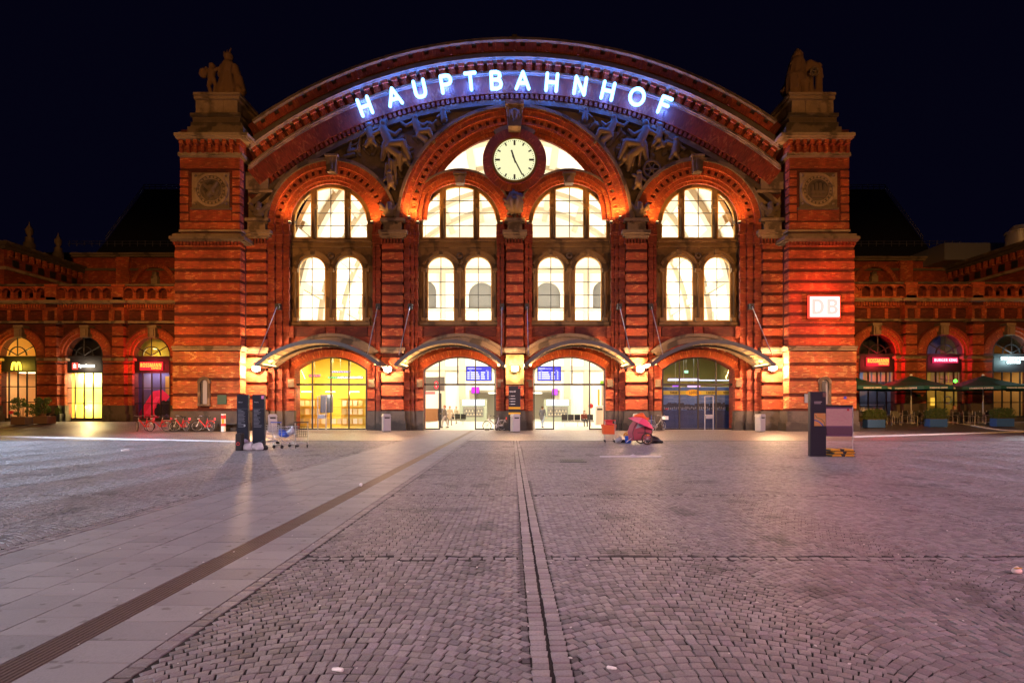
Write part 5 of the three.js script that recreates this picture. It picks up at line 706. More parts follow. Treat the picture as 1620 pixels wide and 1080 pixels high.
// ---------- blocks behind the wings ----------
for (const s of [-1, 1]) {
  const bk = thing('rear_building', s < 0 ? 'dark brick upper storey behind the left arcade with stone bands and a pedimented window' : 'dark brick upper storey behind the right arcade with stone bands and a pedimented window', 'building', [0, 0, 0]), z = -14.5;
  const b = (a, c, y0, y1, q0, q1) => mbox(s, a, c, y0, y1, z + q0, z + q1), dy = s > 0 ? 6 : 0;
  part('wall', b(60, 330, 404 + dy, 500, -0.6, 0), M.brickMid, bk); part('cornice', join([b(60, 330, 402 + dy, 406 + dy, -0.6, 0.35), b(60, 330, 399 + dy, 402 + dy, -0.6, 0.55)]), M.stoneDark, bk); part('string_course', b(60, 330, 424, 427.5, 0, 0.2), M.stone, bk); part('pilaster', join([b(183, 203, 406 + dy, 500, 0, 0.3), b(182, 204, 409 + dy, 412 + dy, 0, 0.42)]), M.brick, bk);
  part('pediment', ring(mir(s, 243), 452, 30, 36, 0.15, Math.PI - 0.15, z - 0.1, z + 0.4, 18), M.brick, bk); part('pediment_stone', join([b(238, 248, 436, 450, 0, 0.4), b(240, 246, 429, 436, 0.1, 0.5)]), M.stone, bk);
  // block with its flank turned to the hall, running away from the square
  const xw = s * 42.7, bw = thing('corner_pavilion', s < 0 ? 'brick pavilion behind the left arcade with sloping stone cornice and two urns' : 'brick pavilion behind the right arcade with small windows under its cornice', 'building', [0, 0, 0]);
  const T = 15.1, in1 = (d) => s < 0 ? [xw - 8, xw + d] : [xw - d, xw + 8], q = (d, y0, y1, z0, z1) => { const [a, c] = in1(d); return box(a, c, y0, y1, z0, z1); };
  part('wall', q(0, 9, T, -22, -6.9), M.brickMid, bw); part('cornice', join([q(0.5, T, T + 0.35, -22.3, -6.6), q(0.28, T - 0.3, T, -22.2, -6.7)]), M.stoneDark, bw); part('string_course', join([q(0.25, 13.1, 13.35, -22.1, -6.8)]), M.stone, bw);
  const co = [], wn = []; for (let zz = -7.2; zz > -22; zz -= 0.62) co.push(q(0.2, T - 0.85, T - 0.3, zz - 0.3, zz)); part('corbels', join(co), M.brick, bw); for (let zz = -7.6; zz > -21; zz -= 1.15) wn.push(q(0.07, 13.5, 14.1, zz - 0.5, zz)); part('small_windows', join(wn), M.black, bw);
  for (let zz = -8; zz > -21; zz -= 3.4) part('arch_window', join([box(s < 0 ? xw : xw - 0.08, s < 0 ? xw + 0.08 : xw, 10.4, 12, zz - 0.9, zz), flat(new THREE.CylinderGeometry(0.45, 0.45, 0.08, 14, 1, false, 0, Math.PI).rotateZ(Math.PI / 2).rotateX(-Math.PI / 2 * 0).translate(xw + (s < 0 ? 0.04 : -0.04), 12, zz - 0.45))]), M.black, bw);
  if (s < 0) for (const [px, py, zz] of [[56, 385, -9], [93, 388, -11.8]]) { const x = xw + 0.1; part('urn', flat(new THREE.LatheGeometry([[0, 0], [0.42, 0], [0.42, 0.5], [0.3, 0.6], [0.3, 1.0], [0.12, 1.1], [0.26, 1.4], [0.3, 1.7], [0.16, 1.95], [0.08, 2.1], [0.02, 2.4]].map((p) => new THREE.Vector2(...p)), 12).translate(x, T + 0.35, zz)), M.stoneDark, bw); }
  else { part('roof_box', box(xw - 2.5, xw + 6, T + 0.3, T + 1.9, -22, -12), M.zinc, bw); part('roof_vent', join([cyl(xw + 1.0, T + 0.3, -8.5, 0.9, 1.3, 16), cyl(xw + 1.0, T + 1.6, -8.5, 1.0, 0.12, 16), cyl(xw + 1.0, T + 1.7, -8.5, 0.8, 0.5, 16, 0.5)]), M.alu, bw); }
  // train shed roof far behind, with its walkway rail
  const zs = -26, kq = (D - zs) / F, X = (px) => (mir(s, px) - VX) * kq, Y = (py) => CH + (VY - py) * kq, pts = [[140, 412], [170, 378], [228, 300], [330, 300], [330, 412]].map(([a, c]) => new THREE.Vector2(X(a), Y(c))); if (s > 0) pts.reverse();
  const shed = thing('train_shed', s < 0 ? 'dark sloping train shed roof with walkway rail left of the gable' : 'dark sloping train shed roof with walkway rail right of the gable', 'roof', [0, 0, 0]); part('roof', boxUV(flat(new THREE.ExtrudeGeometry(new THREE.Shape(pts), { depth: 40, bevelEnabled: false }).translate(0, 0, zs - 40))), M.slate, shed);
  const rail = []; for (const y of [300, 296, 292.5]) rail.push(bar([X(228), Y(y), zs + 0.1], [X(330), Y(y), zs + 0.1], 0.05, 5)); for (let p = 228; p < 330; p += 9) rail.push(bar([X(p), Y(301), zs + 0.1], [X(p), Y(292), zs + 0.1], 0.05, 5)); for (const y of [386, 382]) rail.push(bar([X(108), Y(y), zs + 0.1], [X(290), Y(y), zs + 0.1], 0.04, 5)); for (let p = 110; p < 290; p += 12) rail.push(bar([X(p), Y(390), zs + 0.1], [X(p), Y(381), zs + 0.1], 0.04, 5));
  part('walkway_rail', join(rail), M.zinc, shed); const steps = []; for (let i = 0; i < 22; i++) { const a = 168 + i * 2.8, y = 380 - i * 3.75; steps.push(bar([X(a), Y(y), zs + 0.15], [X(a + 2.6), Y(y - 3.4), zs + 0.15], 0.06, 5), bar([X(a), Y(y - 5), zs + 0.15], [X(a + 2.6), Y(y - 8.4), zs + 0.15], 0.05, 5)); } part('roof_ladder', join(steps), M.zinc, shed);
}
// body of the hall behind the gable
part('hall_shell', join([box(-18.7, -18.2, 0, 17, -28.5, -1.25), box(18.1, 18.6, 0, 17, -28.5, -1.25), box(-18.7, 18.6, 6, 17, -43, -42)]), M.brickDark, hall);
part('hall_roof', (() => { const s = new THREE.Shape(), a = 0.594; s.absarc(0, 0, 31.9, Math.PI / 2 + a, Math.PI / 2 - a, true); s.absarc(0, 0, 31.4, Math.PI / 2 - a, Math.PI / 2 + a, false); return flat(new THREE.ExtrudeGeometry(s, { depth: 27.3, bevelEnabled: false, curveSegments: 30 })).translate(0, wy(57) - 31.9 - 0.5, -28.5); })(), M.slate, hall);
// ---------- lamps of the square: masts behind and beside the viewer ----------
const mast = (label, x, z, hgt, col, I, tx, tz, ang, addedFloods) => {
  const t = thing('street_lamp', label, 'street lamp', [x, 0, z], 0, 'lamp masts on the square');
  part('pole', join([cyl(0, 0, 0, 0.11, hgt, 12, 0.07), cyl(0, 0, 0, 0.18, 0.5, 12)]), M.zinc, t); const dx = tx - x, dz = tz - z, l = Math.hypot(dx, dz), u = [dx / l * 0.8, dz / l * 0.8];
  part('arm', bar([0, hgt, 0], [u[0], hgt + 0.1, u[1]], 0.05), M.zinc, t); part('lamp_head', cbox(0.6, 0.14, 0.6, u[0], hgt + 0.14, u[1], 0.05), M.zinc, t); part('lamp_glass', cbox(0.5, 0.04, 0.5, u[0], hgt + 0.04, u[1]), glow(...col, 20), t);
  const s = new THREE.SpotLight(new THREE.Color().setRGB(...col), I, 0, ang, 0.7); s.position.set(x + u[0], hgt - 0.05, z + u[1]); s.target.position.set(tx, 0, tz); s.castShadow = true; s.shadow.radius = 14; s.name = 'mast_light'; scene.add(s, s.target);
  addedFloods.forEach(([fx, fy, fz, fa, fi], i) => { // floodlight heads added to the mast to brighten the facade
    const y = hgt - 1 - i * 0.7, dv = new THREE.Vector3(fx - x, fy - y, fz - z).normalize(), h = part('added_flood_head', cbox(0.5, 0.4, 0.3, 0, 0, 0, 0.04), M.zinc, t); h.position.set(0, y, -0.35); h.rotation.y = Math.atan2(-dv.x, -dv.z);
    const gls = part('added_flood_glass', cbox(0.42, 0.32, 0.02), glow(1, 0.55, 0.2, 20), t); gls.position.set(dv.x * 0.17, y + dv.y * 0.17, -0.35 + dv.z * 0.17); gls.rotation.y = h.rotation.y;
    const f = new THREE.SpotLight(new THREE.Color().setRGB(1, 0.44, 0.1), fi, 0, fa, 0.75); f.position.set(x + dv.x * 0.4, y, z - 0.35 + dv.z * 0.4); f.target.position.set(fx, fy, fz); f.castShadow = true; f.shadow.radius = 14; f.name = 'added_flood_light'; scene.add(f, f.target);
  });
};
mast('street lamp mast behind the viewer at left', -13, 44, 12, [1, 0.78, 0.8], 1850, -6, 26, 0.66, [[-21, 7, 1, 0.27, 3900], [-37, 6, -6, 0.3, 3600], [-2, 13, 0, 0.42, 950], [-21, 21, 0, 0.2, 2100]]);
mast('street lamp mast behind the viewer at right', 15, 45, 12, [1, 0.5, 0.6], 2700, 8, 26, 0.66, [[21, 7, 1, 0.27, 3900], [37, 6, -6, 0.3, 3900], [2, 13, 0, 0.42, 950], [21, 21, 0, 0.2, 2100]]);
mast('street lamp mast at the far left of the square', -30, 20, 10, [0.62, 0.76, 1], 3900, -17, 16, 0.9, [[-21.5, 2.6, 1, 0.3, 1000]]);
mast('street lamp mast at the far right of the square', 33, 18, 10, [0.92, 0.72, 0.9], 1900, 19, 14, 0.9, [[21.5, 2.6, 1, 0.3, 1100]]);
// ---------- people ----------
const SK = [0.55, 0.33, 0.24];
function person(label, pos, turn, o) {
  const t = thing('person', label, 'person', pos, turn), C = [SK, o.top, o.legs, [0.03, 0.025, 0.02]], h = o.h ?? 1.72, q = h / 1.72, s = (v) => v.map((n) => n * q), L = [];
  const add = (a, ra, b, rb, c) => L.push(P(s(a), ra * q, s(b), rb * q, c));
  let hip = [0, 0.92, 0], neck = [0.03, 1.43, 0.02], head = [0, 1.58, 0.05];
  const A = o.step ?? 0.16;
  if (o.sit) { hip = [0, 0.52, 0]; neck = [0, 1.03, 0.06]; head = [0, 1.19, 0.12]; for (const d of [-1, 1]) { add([d * 0.1, 0.52, 0.02], 0.1, [d * 0.13, 0.54, 0.43], 0.075, 2); add([d * 0.13, 0.54, 0.43], 0.07, [d * 0.13, 0.1, 0.45], 0.045, 2); add([d * 0.13, 0.05, 0.42], 0.045, [d * 0.14, 0.035, 0.6], 0.035, 3); } }
  else for (const d of [-1, 1]) { const z = d * A; add([d * 0.09, 0.9, 0], 0.1, [d * 0.1, 0.5, z * 0.6 + 0.03], 0.072, 2); add([d * 0.1, 0.5, z * 0.6 + 0.03], 0.068, [d * 0.1, 0.1, z], 0.043, 2); add([d * 0.1, 0.05, z - 0.03], 0.045, [d * 0.11, 0.035, z + 0.16], 0.034, 3); }
  const up = (dy, x = 0, z = 0) => [hip[0] + x, hip[1] + dy, hip[2] + z];
  add(up(0.02, -0.05), 0.13, up(0.02, 0.05), 0.13, o.coat ? 1 : 2); add(up(0.08), 0.14, up(0.3, 0, 0.02), 0.15, 1); add(up(0.38, -0.1, 0.02), 0.13, up(0.38, 0.1, 0.02), 0.13, 1); if (o.coat) add(up(0.05), 0.17, up(-0.22), 0.17, 1);
  add([neck[0] * 0, neck[1], neck[2]], 0.058, [head[0], head[1] - 0.06, head[2] - 0.01], 0.055, 0);
  const hands = [];
  for (const d of [-1, 1]) { const sh = up(0.46, d * 0.19, 0.02), arm = o.arms?.[d < 0 ? 0 : 1] ?? [[d * 0.26, -0.28, 0.0], [d * 0.27, -0.52, 0.12]], el = [sh[0] + arm[0][0] - d * 0.19, sh[1] + arm[0][1], sh[2] + arm[0][2]], wr = [sh[0] + arm[1][0] - d * 0.19, sh[1] + arm[1][1], sh[2] + arm[1][2]]; add(sh, 0.07, el, 0.052, 1); add(el, 0.05, wr, 0.036, 1); hands.push([wr, el, d]); }
  const body = nets(L, 0.02, 0.045, C), geos = [body], HL = [], H = (a, ra, b, rb, c = 0) => HL.push(P(s([head[0] + a[0], head[1] + a[1], head[2] + a[2]]), ra * q, s([head[0] + b[0], head[1] + b[1], head[2] + b[2]]), rb * q, c));
  H([0, 0.035, -0.01], 0.092, [0, 0.01, 0.01], 0.085); H([0, -0.05, 0.03], 0.06, [0, -0.07, 0.045], 0.045); H([0, 0.0, 0.09], 0.012, [0, -0.03, 0.108], 0.016); for (const d of [-1, 1]) { H([d * 0.088, 0, 0], 0.016, [d * 0.09, -0.03, 0], 0.014); H([d * 0.033, 0.005, 0.088], 0.01, [d * 0.033, 0.005, 0.089], 0.01, 3); } H([-0.022, -0.062, 0.083], 0.008, [0.022, -0.062, 0.083], 0.008, 1);
  geos.push(nets(HL, 0.009, 0.016, [SK, [0.4, 0.16, 0.13], SK, [0.03, 0.025, 0.02]]));
  for (const [w, e, d] of hands) { const v = new THREE.Vector3(...w).sub(new THREE.Vector3(...e)).normalize(), sd = new THREE.Vector3(0, 0, 1).cross(v).normalize(), n = v.clone().cross(sd), at = (l, m, k2 = 0) => s([w[0] + v.x * l + sd.x * m + n.x * k2, w[1] + v.y * l + sd.y * m + n.y * k2, w[2] + v.z * l + sd.z * m + n.z * k2]), G = [P(at(0.01, 0), 0.026 * q, at(0.07, 0), 0.032 * q)]; [[-0.027, 0.14], [-0.009, 0.158], [0.009, 0.152], [0.026, 0.13]].forEach(([m, l]) => { G.push(P(at(0.075, m), 0.0095 * q, at(l - 0.03, m * 1.1, 0.008), 0.009 * q), P(at(l - 0.03, m * 1.1, 0.008), 0.009 * q, at(l, m * 1.1, 0.024), 0.007 * q)); }); G.push(P(at(0.025, -0.026 * d), 0.012 * q, at(0.07, -0.055 * d, 0.014), 0.009 * q), P(at(0.07, -0.055 * d, 0.014), 0.009 * q, at(0.1, -0.05 * d, 0.02), 0.008 * q)); geos.push(nets(G, 0.006, 0.008, [SK])); }
  part('body', join(geos.map((g) => flat(g))), M.vc, t);
  const hh = [P(s([head[0], head[1] + 0.05, head[2] - 0.025]), 0.098 * q, s([head[0], head[1] + 0.0, head[2] - 0.05]), 0.085 * q)]; if (o.long) hh.push(P(s([head[0], head[1], head[2] - 0.06]), 0.08 * q, s([head[0], head[1] - 0.16, head[2] - 0.07]), 0.07 * q)); part('hair', flat(nets(hh, 0.012, 0.02)), mat(o.hair, { roughness: 0.9 }), t);
  return t;
}
const pz = (px, py, z) => [wx(px, z), 0, z];
person('person in grey jacket and pale trousers with reddish hair walking behind the open left doors', pz(704, 0, -3.6), -1.45, { h: 1.75, top: [0.16, 0.14, 0.13], legs: [0.4, 0.38, 0.4], hair: [0.35, 0.12, 0.04], coat: true, step: 0.22, arms: [[[-0.26, -0.27, 0.05], [-0.2, -0.3, 0.3]], [[0.25, -0.27, 0.05], [0.18, -0.3, 0.3]]] });
person('person in pale coat standing behind the walker in the left doorway', pz(711.5, 0, -10), 0.4, { top: [0.42, 0.33, 0.25], legs: [0.2, 0.17, 0.15], hair: [0.1, 0.05, 0.02], coat: true });
person('person in beige jacket right of the other two people in the left doorway', pz(722, 0, -14), -0.5, { top: [0.5, 0.42, 0.32], legs: [0.3, 0.26, 0.2], hair: [0.2, 0.12, 0.06] });
person('person in dark coat and jeans behind the left pane of the right doors', pz(858, 0, -4.4), 2.6, { h: 1.7, top: [0.12, 0.12, 0.13], legs: [0.3, 0.38, 0.5], hair: [0.1, 0.06, 0.03], coat: true });
person('person in dark red jacket sitting on the black seats in the right doorway', [wx(924, -7.6), 0, -7.6], 0.2, { sit: true, top: [0.16, 0.03, 0.02], legs: [0.04, 0.04, 0.05], hair: [0.1, 0.03, 0.01], long: true, arms: [[[-0.22, -0.28, 0.06], [-0.12, -0.36, 0.3]], [[0.22, -0.28, 0.06], [0.12, -0.36, 0.3]]] });

// ---------- fittings of the hall seen through the doors ----------
{
  const bench = thing('seat_row', 'row of black metal seats on the hall floor in the right doorway', 'bench', [wx(914, -7.7), 0, -7.7]);
  for (let i = 0; i < 5; i++) { part('seat', cbox(0.5, 0.05, 0.5, -1.1 + i * 0.55, 0.44, 0, 0.02), M.black, bench); part('backrest', cbox(0.5, 0.5, 0.04, -1.1 + i * 0.55, 0.74, -0.26, 0.015), M.black, bench); }
  part('beam', cbox(2.8, 0.07, 0.07, 0, 0.36, 0), M.steel, bench); for (const x of [-1.1, 0, 1.1]) part('leg', join([bar([x, 0.36, 0], [x, 0.02, 0], 0.03), cbox(0.06, 0.04, 0.5, x, 0.02, 0)]), M.steel, bench);
  const b2 = copyOf(bench, 'row of black metal seats against the wall behind the walker in the left doorway', [wx(713, -12), 0, -12.5]); void b2;
  const screen = canvasTex(512, 280, (x, w, h) => { x.fillStyle = '#2a2fc8'; x.fillRect(0, 0, w, h); x.fillStyle = '#4a55ee'; for (let i = 0; i < 3; i++) x.fillRect(0, 100 + i * 62, w, 52); x.fillStyle = '#fff'; x.font = 'bold 40px sans-serif'; x.fillText('Abfahrt', 20, 50); x.font = '26px sans-serif'; x.fillText('Departures', 180, 48); x.fillText('Zeit', 60, 88); x.fillText('Gleis', 400, 88); for (let i = 0; i < 4; i++) { x.fillRect(16, 106 + i * 42, 50, 20); x.fillRect(84, 106 + i * 42, 150 + 50 * hash(i, 2), 20); x.fillRect(300, 106 + i * 42, 60 + 40 * hash(i, 5), 20); x.fillRect(430, 106 + i * 42, 30, 20); } });
  [[738, 777, 580, 601.5, 'blue electronic departure board hanging inside the doors left of the middle pier'], [851, 887, 580, 601.5, 'blue electronic departure board hanging inside the doors right of the middle pier']].forEach(([a, b, y0, y1, label]) => {
    const z = -3.2, k = K(z), w = (b - a) * k, h = (y1 - y0) * k, t = thing('departure_board', label, 'departure board', [wx((a + b) / 2, z), wy((y0 + y1) / 2, z), z], 0, 'departure boards');
    part('housing', cbox(w + 0.1, h + 0.1, 0.3, 0, 0, -0.17, 0.03), M.navy, t); part('screen', new THREE.PlaneGeometry(w, h).translate(0, 0, -0.012), new THREE.MeshStandardMaterial({ color: 0x080808, emissive: 0xffffff, emissiveMap: screen, emissiveIntensity: 1.5, roughness: 0.4 }), t); part('hanger', join([-1, 1].map((s) => bar([s * w * 0.4, h / 2, -0.15], [s * w * 0.4, h / 2 + 3, -0.15], 0.03))), M.steel, t);
    area(scene, [t.position.x, t.position.y, z + 0.02], [t.position.x, t.position.y, z + 5], w, h, [0.3, 0.3, 1], 1.6);
  });
  const cube = (name, label, cat, px, py0, py1, w, d, z, m, extra) => { const k = K(z), t = thing(name, label, cat, [wx(px, z), 0, z]); const y0 = Math.max(0, wy(py1, z)), y1 = wy(py0, z); part('body', cbox(w, y1 - y0, d, 0, (y0 + y1) / 2, 0, 0.03), m, t); extra?.(t, y0, y1, k); return t; };
  cube('waste_station', 'cream waste bins inside the right doors near their right pane', 'bin', 948, 643, 672, 0.62, 0.6, -2.6, M.cream, (t, y0, y1) => { part('lid', cbox(0.5, 0.1, 0.62, 0.06, y1 + 0.04, 0, 0.03), M.white, t); part('slot', cbox(0.4, 0.12, 0.02, 0, y1 - 0.2, 0.31), M.black, t); });
  cube('waste_station', 'grey waste bin inside the left doors at the left of the walker', 'bin', 696, 646, 664, 0.6, 0.5, -5, M.alu, (t, y0, y1) => part('slot', cbox(0.3, 0.1, 0.02, 0, y1 - 0.3, 0.26), M.black, t));
  cube('shop_counter', 'kiosk counter with dark upper wall inside the left doors at left', 'kiosk', 678, 646, 666, 1.5, 0.8, -4.6, mat([0.4, 0.2, 0.1]), (t, y0, y1) => { part('kiosk_wall', cbox(2.2, 1.1, 0.3, 0.1, 3.45, -0.4), M.hallGlass, t); part('fascia_sign', cbox(1.5, 0.22, 0.05, -0.2, 2.72, 0.1, 0.02), glow(1, 0.2, 0.16, 1.4), t); part('info_sign', flat(new THREE.CylinderGeometry(0.26, 0.26, 0.08, 20).rotateX(Math.PI / 2)).scale(0.7, 1.2, 1).translate(0.62, 3.35, 0.1), glow(1, 0.05, 0.08, 1.5), t); part('info_mark', cbox(0.08, 0.36, 0.02, 0.62, 3.35, 0.17, 0.01), M.white, t); part('post', cbox(0.2, 2.7, 0.2, 0.9, 1.35, 0), M.iron, t); });
  cube('column_sign', 'yellow column with green exit panel behind the right doors at right', 'column', 955, 605, 668, 0.3, 0.3, -4.5, M.hallTrim, (t, y0, y1) => { part('exit_panel', cbox(0.5, 0.34, 0.06, -0.05, 3.5, 0.2, 0.02), glow(0.5, 0.9, 0.06, 0.9), t); part('yellow_tube', cyl(-0.4, 1.1, 0.1, 0.07, 1.9, 10), M.yellow, t); part('red_shade', ball(-1.0, 1.7, 0, 0.2, 8), M.red, t); });
  const lit = [[752, 617, 0.9, 0.7, 'purple advertising screen at the platform passage in the left doorway', [0.8, 0.02, 1]], [878, 620, 0.6, 0.7, 'purple advertising screen at the platform passage in the right doorway', [0.7, 0.08, 1]]];
  for (const [px, py, w, h, label, c] of lit) { const z = -25, t = thing('advertising_screen', label, 'screen', [wx(px, z), wy(py, z), z]); part('housing', cbox(w + 0.1, h + 0.1, 0.1, 0, 0, -0.06), M.black, t); part('screen', cbox(w, h, 0.02, 0, 0, 0.01), glow(...c, 1.4), t); part('rod', bar([0, h / 2, -0.05], [0, 6, -0.05], 0.03), M.steel, t); }
  [[749, 'bright shop front with bluish light in the platform passage, seen through the left doors', -1], [882, 'bright shop front with bluish light in the platform passage, seen through the right doors', 1]].forEach(([px, label, s]) => { const z = -24.5, t = thing('passage_shop', label, 'shop', [wx(px, z), 0, z]); part('front', cbox(3.2, 2.6, 0.2, 0, 1.3, 0, 0.03), mat([0.3, 0.34, 0.26]), t); part('lit_panel', cbox(2.6, 0.7, 0.04, 0, 2.2, 0.12, 0.02), glow(0.75, 0.85, 1, 1.6), t); part('window', cbox(2.4, 1.2, 0.03, 0, 1.1, 0.12), M.hallGlass, t); part('shelf_row', join([0.7, 1.1, 1.5].map((y) => cbox(2.2, 0.04, 0.1, 0, y, 0.18)).concat([...Array(12)].map((_, i) => cbox(0.12, 0.2, 0.08, -1 + i * 0.18, 0.82 + 0.4 * (i % 2), 0.18, 0.02)))), M.hallTrim, t); });
}
// ---------- the two shops in the outer bays ----------
{
  const mk = (label, a, b, wall, ceil, I, col) => { const t = thing('shop_room', label, 'shop', [0, 0, 0]), x0 = wx(a, -1.3), x1 = wx(b, -1.3), y1 = wy(555, -1.3), z0 = -6.2, z1 = -1.365, m = mat(wall), c = mat(ceil); part('back_wall', box(x0, x1, 0, y1, z0 - 0.1, z0), m, t); part('side_wall', box(x0 - 0.1, x0, 0, y1, z0, z1), m, t); part('side_wall', box(x1, x1 + 0.1, 0, y1, z0, z1), m, t); part('ceiling', box(x0, x1, y1, y1 + 0.1, z0, z1), c, t); part('floor', box(x0, x1, -0.02, 0.0, z0, z1), M.hallFloor, t); for (const d of [0.28, 0.72]) { const x = x0 + (x1 - x0) * d; part('lamp_panel', cbox(1.4, 0.06, 0.4, x, y1 - 0.25, -3.2), glow(...col, 5), t); area(scene, [x, y1 - 0.3, -3.2], [x, 0, -3.4], 1.4, 0.4, col, I); } return { t, x0, x1, y1, z0 }; };
  const a = mk('souvenir and press shop glowing yellow behind the leftmost entrance panes', 456, 584, [0.85, 0.68, 0.16], [0.45, 0.36, 0.07], 95, [1, 0.86, 0.42]);
  const prints = [0, 1, 2, 3].map((n) => canvasTex(64, 90, (x, w, h) => { x.fillStyle = ['#f4e7b0', '#e9d9a0', '#fff3c8', '#d8c27a'][n]; x.fillRect(0, 0, w, h); x.fillStyle = ['#6a5a20', '#a8431c', '#3b6a4a', '#27406a'][n]; x.beginPath(); x.arc(32, 34, 18, 0, 7); x.fill(); x.fillRect(10, 62, 44, 5); x.fillRect(10, 72, 30, 4); }));
  const pm = prints.map((p) => mat([1, 1, 1], { map: p })), z = -2.1;
  for (let i = 0; i < 12; i++) for (let j = 0; j < 3; j++) if (!(i > 4 && i < 8 && j > 0)) part('print', cbox(0.3, 0.42, 0.02, a.x0 + 0.75 + i * 0.39, 0.55 + j * 0.62 + (j ? 0.1 : 0), z + 0.22), pm[(i * 7 + j * 3) % 4], a.t);
  part('display_wall', join([cbox(2.3, 2.1, 0.2, a.x0 + 1.55, 1.15, z, 0.03), cbox(1.9, 2.1, 0.2, a.x1 - 1.35, 1.15, z, 0.03)]), mat([0.85, 0.66, 0.12]), a.t);
  for (const d of [0.2, 0.5, 0.8]) { const lx = a.x0 + (a.x1 - a.x0) * d; part('display_lamp', cbox(0.7, 0.05, 0.08, lx, 2.72, z + 0.5, 0.015), glow(1, 0.9, 0.6, 6), a.t); point(scene, [lx, 2.62, z + 0.52], [1, 0.85, 0.45], 5, 0.1); }
  part('poster_stand', cbox(0.9, 1.3, 0.08, wx(519, z), 1.85, z + 0.3, 0.02), mat([0.1, 0.12, 0.2]), a.t); part('shelf', join([0.35, 0.98, 1.6, 2.22].map((y) => cbox(5.2, 0.04, 0.3, (a.x0 + a.x1) / 2, y, z + 0.15))), M.yellow, a.t);
  const sg = [[497, 594, 'red', [1, 0.08, 0.2], 0.9, 0.24], [526, 597, 'green', [0.1, 1, 0.25], 0.8, 0.2], [554, 597, 'white', [0.9, 0.95, 1], 2.0, 0.22], [538, 588, 'blue', [0.3, 0.25, 1], 1.6, 0.12]];
  for (const [px, py, n, c, w, h] of sg) { const zz = -3.4, t = thing('neon_sign', n + ' neon lettering panel hanging in the yellow shop behind the leftmost entrance', 'neon sign', [wx(px, zz), wy(py, zz), zz]); part('panel', cbox(w, h, 0.06, 0, 0, -0.05, 0.02), M.hallGlass, t); part('neon_tube', join([...Array(Math.round(w / 0.13))].map((_, i) => bar([-w / 2 + 0.06 + i * 0.13, -h * 0.3, 0.02], [-w / 2 + 0.12 + i * 0.13, h * (0.1 + 0.3 * hash(i, 3)), 0.02], 0.02, 5))), glow(...c, 4), t); part('rod', bar([0, h / 2, -0.05], [0, a.y1 - wy(py, zz), -0.05], 0.015), M.steel, t); }
  const b = mk('dim tobacco and lottery shop behind the rightmost entrance panes', 1044, 1174, [0.3, 0.28, 0.1], [0.42, 0.36, 0.06], 16, [0.95, 0.9, 0.7]);
  const pan = canvasTex(1024, 512, (x, w, h) => { const g = x.createLinearGradient(0, 0, 0, 300); x.fillStyle = '#5a7fc0'; x.fillRect(0, 0, w, h); x.fillStyle = '#7d9ad0'; for (let i = 0; i < 30; i++) x.fillRect(hash(i, 1) * w, 90 + hash(i, 2) * 90, 120, 10); void g; x.fillStyle = '#1d2a4a'; for (let i = 0; i < 60; i++) { const bw = 20 + hash(i, 3) * 40; x.fillRect(i * 17, 235 - hash(i, 4) * 46, bw, 60); } x.fillStyle = '#8a92a8'; for (let i = 0; i < 40; i++) x.fillRect(i * 26, 238 + hash(i, 8) * 16, 14, 18 + hash(i, 9) * 20); x.fillStyle = '#243f7a'; x.fillRect(0, 285, w, 227); x.fillStyle = '#1b2d58'; for (let i = 0; i < 50; i++) x.fillRect(hash(i, 5) * w, 300 + hash(i, 6) * 200, 90, 3); x.fillStyle = '#d82a2a'; x.fillRect(70, 262, 40, 16); x.fillStyle = '#173a1c'; x.beginPath(); x.ellipse(930, 270, 60, 34, 0, 0, 7); x.fill(); });
  part('window_panorama', new THREE.PlaneGeometry(b.x1 - b.x0 - 0.3, 3.0).translate((b.x0 + b.x1) / 2, 1.55, -1.75), mat([0.5, 0.52, 0.55], { map: pan, roughness: 0.5 }), b.t); part('panorama_board', cbox(b.x1 - b.x0 - 0.25, 3.06, 0.05, (b.x0 + b.x1) / 2, 1.55, -1.79), M.white, b.t);  // blue skyline panorama drawn on a sheet behind the panes
  area(scene, [(b.x0 + b.x1) / 2, 3.5, -1.45], [(b.x0 + b.x1) / 2, 1.0, -1.75], 4.6, 0.08, [0.75, 0.8, 1], 9); part('light_bar', cbox(4.7, 0.06, 0.08, (b.x0 + b.x1) / 2, 3.55, -1.45), glow(0.75, 0.8, 1, 2), b.t);
  part('yellow_band', cbox(b.x1 - b.x0 - 0.3, 0.3, 0.02, (b.x0 + b.x1) / 2, wy(621, -1.7), -1.72), mat([0.5, 0.42, 0.05]), b.t); const wz = -1.705, W = (s, px, w) => text(s, 0.17, 0.012, w).translate(wx(px, wz), wy(621, wz), wz);
  part('lettering', join([W('TABAK', 1066, 0.55), W('LOTTO', 1125, 0.65), W('ZEITUNGEN', 1153, 0.85)]), M.black, b.t); part('oval_emblem', join([flat(new THREE.CylinderGeometry(0.55, 0.55, 0.02, 28).rotateX(Math.PI / 2).scale(1, 0.42, 1)).translate(wx(1097, wz), wy(621, wz), wz)]), M.yellow, b.t); part('lettering', text('LOTTO', 0.2, 0.012, 0.6).translate(wx(1097, wz), wy(621, wz), wz + 0.012), M.black, b.t);
